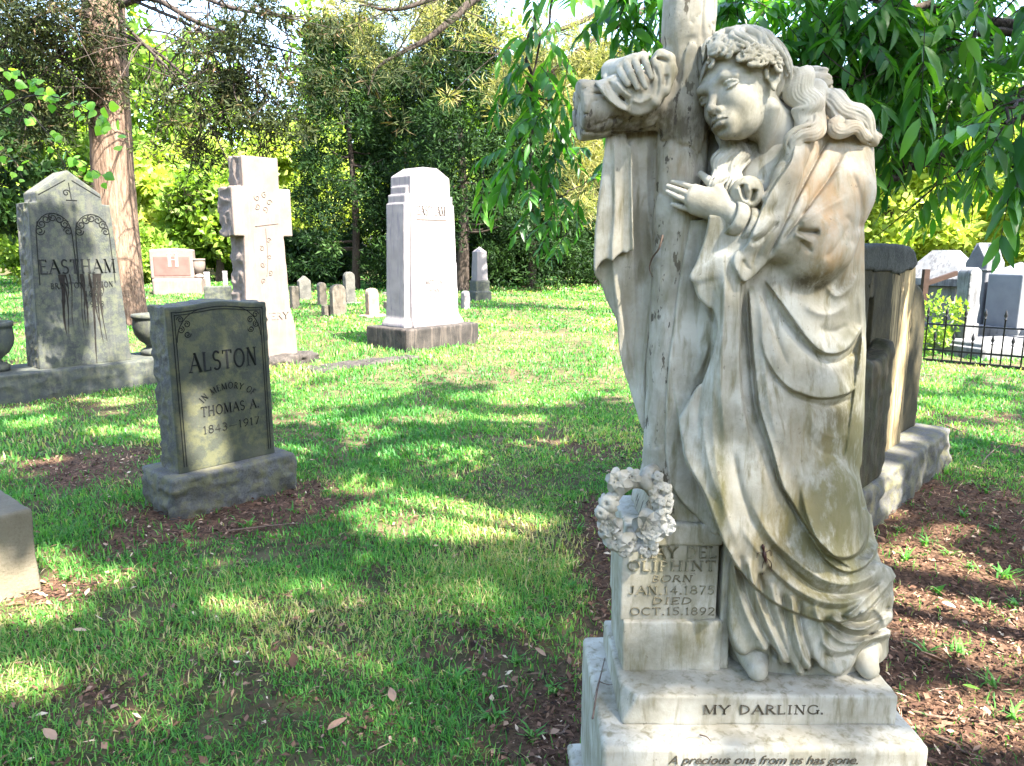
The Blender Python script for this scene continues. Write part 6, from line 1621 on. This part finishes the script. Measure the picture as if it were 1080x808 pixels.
# ---- far wood that closes the view, plus unseen trees added behind the camera
def wood():
    r = np.random.default_rng(150); cl = []
    for px in np.linspace(-260, 1340, 72):
        Y = r.uniform(56, 64); c = at(px, 300, Y); h = r.uniform(13, 20) * (.55 if 250 < px < 335 else 1) * (.75 if px > 640 else 1)
        c[2] = h * .5; cl.append(ellipsoid_clumps(c, (3.0, 2.2, h * .55), 32, 1.5, r, .4, -1))
    for a in np.linspace(R_(70), R_(290), 26):              # unseen trees added behind the camera to cut frontal sky light
        d = r.uniform(13, 17); c = np.array([d * math.sin(a), d * math.cos(a) - 2, 3.2]); cl.append(ellipsoid_clumps(c, (2.4, 2.4, 3.4), 22, 1.0, r, .4, -1))
    cl = np.concatenate(cl); cl = cl[cl[:, 2] > .2]
    P, G, idx = blob_points(cl, 46, r); n = len(P)
    D = unit(G * .5 + r.standard_normal((n, 3)) * .6); V, F = leaves(P, D, .7 * (.6 + .8 * r.random(n)), .42, r)
    cv = r.standard_normal(len(cl)) * .18
    o = mesh_np('far_wood', V, F, M_leafA, None, False, dict(var=np.repeat(np.clip(.5 + cv[idx] + .2 * r.standard_normal(n), 0, 1), 4)))
    tag(o, 'far wood closing the view, plus unseen trees added behind the camera', None, None, 'stuff')
wood()

# ---- pecan with drooping compound leaves close behind the statue
def leaflet_template():
    u = np.array([0, .18, .42, .68, .88, 1.0]); w = np.array([.02, .70, 1.0, .78, .38, .0])
    V, F = [], []
    for i, (a, b_) in enumerate(zip(u, w)):
        for s in (-1, 0, 1): V.append((a, s * b_ * .5, abs(s) * b_ * .10))
    for i in range(5):
        for j in range(2): o = 3 * i + j; F.append((o, o + 1, o + 4, o + 3))
    return np.array(V, float), np.array(F)
LT_V, LT_F = leaflet_template()
def compound(P0, dirs, length, nl, lw, r, droop=.5):
    "pinnate leaves: P0 start points, dirs rachis directions; returns V, F, var, rachis tubes"
    VV, VAR, TB = [], [], []
    for p, d, L in zip(P0, dirs, length):
        base_v = r.normal(.45, .20); n = nl
        t = np.linspace(0, 1, 9); curve = p + np.outer(t * L, d) + np.outer(t ** 2 * L * droop, [0, 0, -1.0])
        TB.append((curve, np.linspace(.0022, .0010, 9)))
        side = unit(np.cross(d, [0, 0, 1.0]) + r.normal(0, .15, 3)); 
        for k in range(n):
            u = .22 + .78 * (k // 2) / ((n - 1) / 2); u = min(u, 1); q = p + d * u * L + np.array([0, 0, -1]) * u * u * L * droop
            s = 1 if k % 2 else -1
            dd = unit(d * .75 + np.array([0, 0, -1]) * (2 * u * droop * .6 + .35) + side * s * .85 + r.normal(0, .12, 3)) if k < n - 1 else unit(d * .6 + np.array([0, 0, -1]) * (.5 + droop) + r.normal(0, .1, 3))
            l = L * .42 * (.65 + .5 * math.sin(math.pi * min(.9, .25 + .6 * u))) * r.uniform(.85, 1.15)
            nn = unit(np.cross(dd, np.cross([0, 0, 1.0] + r.normal(0, .35, 3), dd))); ss = np.cross(nn, dd)
            X = LT_V[:, 0:1] * l; bend = -(LT_V[:, 0:1] ** 2) * l * r.uniform(.1, .35)
            VV.append(q + X * dd + LT_V[:, 1:2] * l * lw * ss + (LT_V[:, 2:3] * l * lw * 1.6 + bend) * nn)
            VAR.append(np.full(len(LT_V), np.clip(base_v + r.normal(0, .14), 0, 1)))
    n = len(VV); V = np.concatenate(VV); F = np.concatenate([LT_F + i * len(LT_V) for i in range(n)])
    return V, F, np.concatenate(VAR), TB
rp = np.random.default_rng(160)
tb = np.array([4.9, 4.2, 0])
pec = thing('pecan_tree', 'pecan tree with drooping green leaflets and dark tangled branches behind the statue', 'tree', tb)
tubes = [(crom([tb + [0, 0, -.1], tb + [.05, 0, 1.6], tb + [-.15, .1, 3.4], tb + [-.2, .2, 5.2]], 5), np.linspace(.20, .12, 16))]
def pb(pts, ra, rb=.006, w=True):
    P = crom([np.array(p, float) if len(p) == 3 and p[0] == 'w' else at(*p) for p in pts], 7)
    P[1:-1] += rp.normal(0, .012, (len(P) - 2, 3)); tubes.append((P, np.linspace(ra, rb, len(P)))); return P
B = []
root_ = (1260, 60, 4.3)
B.append(pb([root_, (1150, 80, 4.2), (1078, 98, 4.0), (1030, 130, 3.8), (995, 162, 3.6), (960, 180, 3.5), (922, 196, 3.4)], .035, .012))
B.append(pb([root_, (1140, 30, 4.1), (1080, 28, 3.9), (1030, 40, 3.7), (985, 60, 3.6), (940, 80, 3.5)], .03, .007))
B.append(pb([(1030, 130, 3.8), (1000, 128, 3.7), (970, 132, 3.6), (930, 135, 3.5)], .012, .004))
B.append(pb([(1078, 98, 4.0), (1060, 130, 3.8), (1020, 170, 3.7), (985, 195, 3.6)], .012, .004))
B.append(pb([(1080, 28, 3.9), (1000, 10, 3.8), (930, 0, 3.6), (860, -8, 3.5), (790, -2, 3.5), (760, 10, 3.4)], .025, .006))
B.append(pb([(985, 60, 3.6), (950, 40, 3.5), (900, 30, 3.4), (850, 35, 3.3)], .010, .004))
B.append(pb([(940, 80, 3.5), (910, 90, 3.4), (880, 80, 3.3)], .008, .003))
B.append(pb([(1180, 60, 3.6), (1120, 90, 2.9), (1080, 120, 2.5), (1052, 148, 2.35)], .012, .004))
B.append(pb([(1140, 30, 3.6), (1090, 90, 2.6), (1060, 130, 2.3)], .010, .004))
B.append(pb([(1180, 120, 3.2), (1120, 150, 2.6), (1090, 170, 2.4), (1066, 186, 2.35)], .010, .004))
B.append(pb([(860, -8, 3.5), (740, -60, 3.8), (640, -60, 4.0), (590, -30, 4.0), (560, 30, 4.0), (555, 80, 3.9), (562, 140, 3.9), (556, 200, 3.85)], .018, .004))
B.append(pb([(740, -60, 3.8), (690, -20, 3.6), (660, 5, 3.5), (648, 30, 3.5)], .010, .004))
B.append(pb([(590, -30, 4.0), (560, 90, 4.0), (585, 105, 4.0), (605, 120, 4.1), (640, 150, 4.2)], .006, .003))
B.append(pb([(562, 200, 3.9), (590, 205, 4.0), (620, 190, 4.2)], .005, .003))
for k in range(70):                                   # tangle of bare twigs
    P = B[rp.choice([0, 1, 2, 3, 5, 6])]; q = P[rp.integers(3, len(P))]; e = q + rp.normal(0, .22, 3) + np.array([-.12, -.03, 0]); m = (q + e) / 2 + rp.normal(0, .04, 3)
    tubes.append((crom([q, m, e], 4), np.linspace(.0045, .0015, 9)))
def grow(P, n, L, spread, lo=.2, dirb=(0, 0, 0), off=.10):
    S_, D_, LL = [], [], []
    for k in range(n):
        q = P[int((lo + (1 - lo) * rp.random()) * (len(P) - 1))] + rp.normal(0, off, 3)
        d = unit(rp.standard_normal(3) * spread + np.array([-.25, -.35, -.15]) + np.array(dirb)); S_.append(q); D_.append(d); LL.append(L * rp.uniform(.7, 1.25))
    return S_, D_, LL
SS, DD, LL = [], [], []
def add(x): SS.extend(x[0]); DD.extend(x[1]); LL.extend(x[2])
add(grow(B[0], 10, .26, .7, .3)); add(grow(B[1], 34, .28, .7, .2, off=.16)); add(grow(B[2], 14, .24, .7)); add(grow(B[3], 12, .22, .7)); add(grow(B[4], 60, .28, .7, .1, (0, 0, -.25), .18)); add(grow(B[5], 42, .28, .7, 0, (0, 0, -.2), .20)); add(grow(B[6], 36, .26, .7, 0, off=.20))
add(grow(B[7], 7, .22, .5, .35, (-.2, 0, -.3), .05)); add(grow(B[8], 5, .22, .5, .3, (-.1, 0, -.3), .05)); add(grow(B[9], 5, .20, .5, .35, (-.2, 0, -.3), .05))
add(grow(B[10], 30, .22, .6, .62, (0, 0, -.5), .09)); add(grow(B[10], 10, .22, .6, .2, (0, 0, -.4), .10)); add(grow(B[11], 20, .24, .6, .3, (0, 0, -.4), .08)); add(grow(B[12], 8, .2, .6, .3)); add(grow(B[13], 8, .2, .6, .2))
# a deep mass of leaves behind the head and over the shoulder
for k in range(190):
    px, py = rp.uniform(765, 965), rp.uniform(-10, 150); Yd = rp.uniform(3.2, 4.6)
    SS.append(at(px, py, Yd)); DD.append(unit(rp.standard_normal(3) * .7 + [-.2, -.3, -.2])); LL.append(rp.uniform(.18, .29))
for k in range(75):
    px, py = rp.uniform(950, 1120), rp.uniform(-20, 110); Yd = rp.uniform(3.6, 5.0)
    SS.append(at(px, py, Yd)); DD.append(unit(rp.standard_normal(3) * .7 + [-.2, -.3, -.2])); LL.append(rp.uniform(.18, .28))
V, F, var, tb2 = compound(SS, DD, LL, 11, .29, rp, .34)
Vt, Ft = merge([tube(p, q, 6) for p, q in tubes + tb2]); mesh_np('trunk', Vt - tb, Ft, M_darkbark, pec)
mesh_np('crown', V - tb, F, M_leafE, pec, True, dict(var=var))

# ---- heart-leaved sapling in front of the cedar trunk
rs_ = np.random.default_rng(170); sb = np.array([-5.9, 7.0, 0])
sap = thing('sapling', 'slender sapling with round bright green leaves in front of the red cedar trunk', 'sapling', sb)
tw = [crom([sb, sb + [0, 0, 1.2], at(-30, 150, 6.9), at(20, 105, 6.6), at(70, 105, 6.4), at(105, 125, 6.3), at(122, 140, 6.3)], 6), crom([at(20, 105, 6.6), at(60, 150, 6.4), at(100, 180, 6.3), at(120, 190, 6.3)], 6), crom([at(-30, 150, 6.9), at(10, 165, 6.7), at(25, 190, 6.6)], 5), crom([at(-30, 150, 6.9), at(-5, 80, 6.7), at(20, 78, 6.6), at(40, 90, 6.5)], 5)]
Vt, Ft = merge([tube(p, np.linspace(.012 if i == 0 else .005, .002, len(p)), 6) for i, p in enumerate(tw)]); mesh_np('trunk', Vt - sb, Ft, M_darkbark, sap)
hp = np.array([(0, 0), (.05, .28), (.22, .46), (.45, .44), (.75, .22), (1, 0), (.75, -.22), (.45, -.44), (.22, -.46), (.05, -.28)])
VV, FF, vr = [], [], []
for P, n in ((tw[0][12:], 44), (tw[1], 20), (tw[2], 14), (tw[3], 16)):
    for k in range(n):
        q = P[rs_.integers(0, len(P))] + rs_.normal(0, .04, 3); d = unit(rs_.standard_normal(3) * .6 + [0.1, -.2, -.7]); nn = unit(np.cross(np.cross(d, [.1, -.9, .5] + rs_.normal(0, .4, 3)), d)); s = np.cross(nn, d); l = rs_.uniform(.05, .10)
        b_ = len(VV) * 11; vv = [q + d * l * .4 + nn * l * .06] + [q + d * l * a + s * l * c - nn * abs(c) * l * .12 for a, c in hp]; VV.append(vv)
        FF += [(b_, b_ + 1 + i, b_ + 1 + (i + 1) % 10) for i in range(10)]; vr += [np.clip(rs_.normal(.85, .14), 0, 1)] * 11
mesh_np('crown', np.array(VV).reshape(-1, 3) - sb, np.array(FF), M_leafE, sap, True, dict(var=np.array(vr)))

# ---- unseen shade tree added behind the camera: its crown keeps the sun off the foreground, with the gaps the photo's sun flecks call for
def shade_tree():
    r = np.random.default_rng(180); n = 210000
    k = TO_SUN / TO_SUN[2]
    gx0 = r.uniform(-7.5, 5.5, n); gy0 = r.uniform(-1.0, 10.2, n); h = r.uniform(4.6, 9.5, n)
    h = np.where(r.random(n) < .5, 6 + 3 * r.random(n), h + 3)
    inn = np.zeros(n, bool)
    for z_ in (0, .3, .6, .9, 1.2, 1.5, 1.8, 2.1): inn |= (gx0 > .08 - k[0] * z_) & (gx0 < 1.10 - k[0] * z_) & (gy0 > 1.36 - k[1] * z_) & (gy0 < 2.0 - k[1] * z_)
    h = np.where(inn, 12 + 6 * r.random(n), h)          # the high part of the crown: light comes softened through it
    P = np.stack([gx0 + k[0] * h, gy0 + k[1] * h, h], 1)
    px, py, zc = project(gx0, np.maximum(gy0, 1.25), 0 * gx0)
    lit = lit_map(px, py)
    for (qx, qy, qY, rr) in ((210, 410, 4.05, .05), (220, 440, 4.05, .08), (226, 470, 4.08, .08), (38, 600, 2.95, .07), (955, 360, 4.5, .10), (950, 410, 4.35, .14), (945, 460, 4.25, .15), (938, 510, 4.0, .14), (968, 440, 4.6, .10)):
        q = at(qx, qy, qY); gq = q[:2] - k[:2] * q[2]
        lit = np.maximum(lit, np.exp(-(((gx0 - gq[0]) ** 2 + (gy0 - gq[1]) ** 2) / (rr * 1.3) ** 2) ** 2))
    lit = np.maximum(lit, .9 * sstep(.10, .24, fbm(gx0 * 2.4, gy0 * 2.4, 0 * h + 8, 3)) * sstep(520, 440, py))
    # thinner over the statue, so softened sun comes through
    # uneven leafiness
    cl = fbm(gx0 * 1.1, gy0 * 1.1, h * .5, 3)
    keep = (r.random(n) < np.clip(1.02 - 3.4 * lit, 0.0, 1) * np.clip(.98 + .6 * cl, .55, 1)) 
    keep = np.where(inn, r.random(n) < .42, keep & (r.random(n) < np.where(gx0 < -2.2, 1.0, .84)))
    P = P[keep]; h = h[keep]; n = len(P); print('shade leaves', n)
    D = unit(r.standard_normal((n, 3)) * [1, 1, .45]); V, F = leaves(P - D * .06, D, .125 * (.7 + .6 * r.random(n)), .075, r)
    b = np.array([8.8, -2.2, 0]); t = thing('added_shade_oak', 'unseen shade oak behind the photographer, its crown shaped to place the sun flecks', 'tree', b)
    tr = [(crom([b + [0, 0, -.1], b + [-.1, .1, 2.2], b + [-.4, .4, 4.2], b + [-.8, .9, 12]], 5), np.linspace(.42, .12, 16))]
    for q in range(14):
        e = P[r.integers(n)]; s = b + np.array([-.3, .3, r.uniform(3.2, 5.5)]); tr.append((crom([s, (s + e) / 2 + [0, 0, .5], e], 5), np.linspace(.12, .015, 11)))
    Vt, Ft = merge([tube(p, q_, 8) for p, q_ in tr]); mesh_np('trunk', Vt - b, Ft, M_darkbark, t)
    mesh_np('crown', V - b, F, M_leafB, t, False, dict(var=np.repeat(np.clip(r.normal(.5, .2, n), 0, 1), 4)))
shade_tree()
# ------------------------------------------------------------------ small things
M_twig = mat_plain('dead_twig_bark', (.14, .095, .07), .9, .3, 60)
rt = np.random.default_rng(200)
def twig(label, pts, r, branches=(), group=None):
    P = crom(pts, 5); o = P[0].copy()
    parts = [tube(P - o, np.linspace(r, r * .45, len(P)), 6, .15)]
    for i, e in branches: parts.append(tube(crom([P[i] - o, (P[i] + e) / 2 - o + rt.normal(0, .004, 3), np.array(e) - o], 4), np.linspace(r * .6, r * .3, 9), 5))
    V, F = merge(parts); ob = mesh_np('twig', V, F, M_twig, None, True); ob.location = o
    return tag(ob, label, 'twig', group)
zt_ = .4055
twig('thin forked dead twig lying on the left ledge of the marble base', [atz(625, 758, zt_), atz(629, 735, zt_) + [0, 0, .006], atz(634, 712, zt_) + [0, 0, .004], atz(638, 694, zt_)], .0022, ((8, atz(646, 722, zt_)), (11, atz(626, 738, zt_ + .004))))
twig('short curved twig lying on the broad lower step', [atz(738, 775, zt_), atz(745, 777, zt_ + .004), atz(750, 782, zt_)], .0018)
for px0, py0, px1, py1, r, lab in ((935, 742, 1075, 768, .006, 'long pale bare stick in the leaf litter right of the base'), (985, 775, 1040, 800, .005, 'short dark stick in the leaf litter at the lower right'), (978, 441, 1032, 462, .006, 'thin curved stick on the grass beside the black stone'), (1035, 490, 1055, 470, .006, 'short pale stick on the grass near the right edge'), (570, 775, 600, 765, .007, 'grey bark splinter left of the marble base'), (500, 676, 522, 700, .004, 'small dark stick in the grass left of the base'), (240, 560, 330, 552, .006, 'thin stick in the mulch before the ALSTON base')):
    a, b = atz(px0, py0, .012), atz(px1, py1, .016)
    twig(lab, [a, a + (b - a) * .35 + rt.normal(0, .012, 3) * [1, 1, .3], a + (b - a) * .7 + rt.normal(0, .012, 3) * [1, 1, .3], b], r)
# fallen leaves big enough to count
leaf_labels = ['pale curled dead leaf on the grass', 'brown dead leaf on the grass']
def ground_leaf(px, py, L, lab, var, base=None, z=.02, group=None):
    p = atz(px, py, z); a = rt.uniform(0, 6.28); d = np.array([math.cos(a), math.sin(a), rt.uniform(-.2, .2)]); s = np.array([-math.sin(a), math.cos(a), rt.uniform(-.3, .3)]); n = np.cross(d, s)
    X = LT_V[:, 0:1] * L; V = X * d + LT_V[:, 1:2] * L * .5 * s + (LT_V[:, 2:3] * L * 1.2 + .25 * L * LT_V[:, 0:1] ** 2) * n
    o = mesh_np('fallen_leaf', V, LT_F, M_litter if base is None else base, None, True, dict(var=np.full(len(V), var))); o.location = p
    return tag(o, lab, 'leaf', group)
for px, py, L, var, lab in ((1008, 640, .07, .95, 'large pale leaf in the sunlit litter right of the base'), (1000, 700, .10, .72, 'big reddish flat leaf in the litter at the lower right'), (985, 560, .06, 1.0, 'bright pale leaf in the shaded litter right of the statue'), (576, 692, .05, .85, 'tan leaf at the edge of the grass left of the base'), (415, 740, .06, .8, 'brown leaf in the lower middle of the lawn'), (250, 697, .05, 1.0, 'small white-looking leaf on the lawn'), (310, 705, .07, .35, 'dark curled leaf on the lawn'), (92, 665, .05, .9, 'pale leaf on the lawn near the left edge'), (345, 770, .07, .75, 'brown leaf near the bottom edge'), (60, 780, .06, .85, 'pale brown leaf in the lower left corner')):
    ground_leaf(px, py, L, lab, var)
ground_leaf(415, 702, .055, 'single fresh green leaf lying on the lawn', .7, M_leafE)
ground_leaf(1015, 722, .05, 'fresh green seedling leaf in the litter right of the base', .85, M_leafE, .03)
ground_leaf(262, 672, .045, 'small green leaf on the lawn at the left', .8, M_leafE, .03)
# weeds in the bare litter
def weed(px, py, n, L, lab, group='grassy weeds in the leaf litter'):
    b = np.array(atz(px, py, 0)); VV, FF = [], []
    for i in range(n):
        a = rt.uniform(0, 6.28); d = np.array([math.cos(a), math.sin(a), 0]); s = np.array([-d[1], d[0], 0]); l = L * rt.uniform(.6, 1.2); w = .005 * rt.uniform(.7, 1.4); k = len(VV); o = rt.normal(0, .012, 3) * [1, 1, 0]
        for u in np.linspace(0, 1, 5):
            c = o + d * l * .8 * u ** 1.5 + np.array([0, 0, l * (.9 * u - .45 * u * u * rt.uniform(.6, 1.2))]); ww = w * (1 - u) ** .6
            VV += [c + s * ww, c - s * ww]
        FF += [(k + 2 * j, k + 2 * j + 1, k + 2 * j + 3, k + 2 * j + 2) for j in range(4)]
    o = mesh_np('weed', np.array(VV), np.array(FF), M_blade, None, True, dict(var=np.repeat(np.clip(rt.normal(.4, .15, n), 0, 1), 10))); o.location = b
    return tag(o, lab, 'weed', group)
WL = 'tuft of grassy weed growing out of the brown leaf litter'
for px, py in ((955, 590), (975, 575), (1000, 585), (1025, 600), (1035, 640), (1060, 610), (990, 625), (1050, 560), (1015, 545), (1040, 520), (1070, 640), (950, 560), (1000, 500), (1045, 725), (1070, 760), (975, 690), (1012, 690), (600, 620), (570, 660), (545, 700), (585, 730), (560, 780), (520, 760), (480, 720), (610, 560), (640, 540), (200, 560), (260, 556), (310, 540), (345, 520), (70, 610), (110, 590), (50, 650)):
    weed(px, py, int(rt.integers(9, 18)), rt.uniform(.05, .09), WL)
# insect on the robe: long-legged and dark, clinging to the marble
M_bug = mat_plain('dark_insect_shell', (.03, .012, .010), .4, .3, 200)
bp = at(805, 586, 1.50)
import mathutils.bvhtree as _bv
def on_robe(px, py):
    d = at(px, py, 1.8) - np.array([0, 0, CAM_Z]); d /= np.linalg.norm(d)
    h = robe_bvh.ray_cast(Vector((0, 0, CAM_Z)), Vector(d)); return np.array(h[0]) - d * .003
robe_bvh = _bv.BVHTree.FromPolygons([Vector(v) for v in Vr.tolist()], Qr.tolist())
h0 = on_robe(805, 586)
ins = thing('insect', 'small dark long-legged insect clinging to the robe of the statue', 'insect', h0)
B_ = lambda px, py, f=.002: on_robe(px, py) + np.array([0, -f, 0]) - h0
V, F = tube(crom([B_(804, 574), B_(805, 579), B_(806, 585), B_(807, 590), B_(808, 594)], 4), np.array([.002, .003, .0042, .0036, .0026, .0024, .0034, .0046, .0050, .0048, .0042, .0036, .003, .0026, .002, .0014, .0008]), 8); mesh_np('body', V, F, M_bug, ins)
for l in ([(806, 583), (812, 580), (813, 586)], [(805, 583), (799, 583), (798, 588)], [(807, 588), (804, 596), (804, 606)], [(808, 589), (811, 597), (814, 602)], [(808, 588), (813, 593), (813, 599)]):
    V, F = tube(crom([B_(*q) for q in l], 4), .0009, 5); mesh_np('leg', V, F, M_bug, ins)
# dark creeper tendril on the hanging cloth
tp = [at(699, 248, 1.652), at(695, 262, 1.650), at(688, 272, 1.695), at(685, 283, 1.715), at(688, 292, 1.70)]
twig('dark dead vine tendril clinging beside the pole of the cross', tp, .0022)
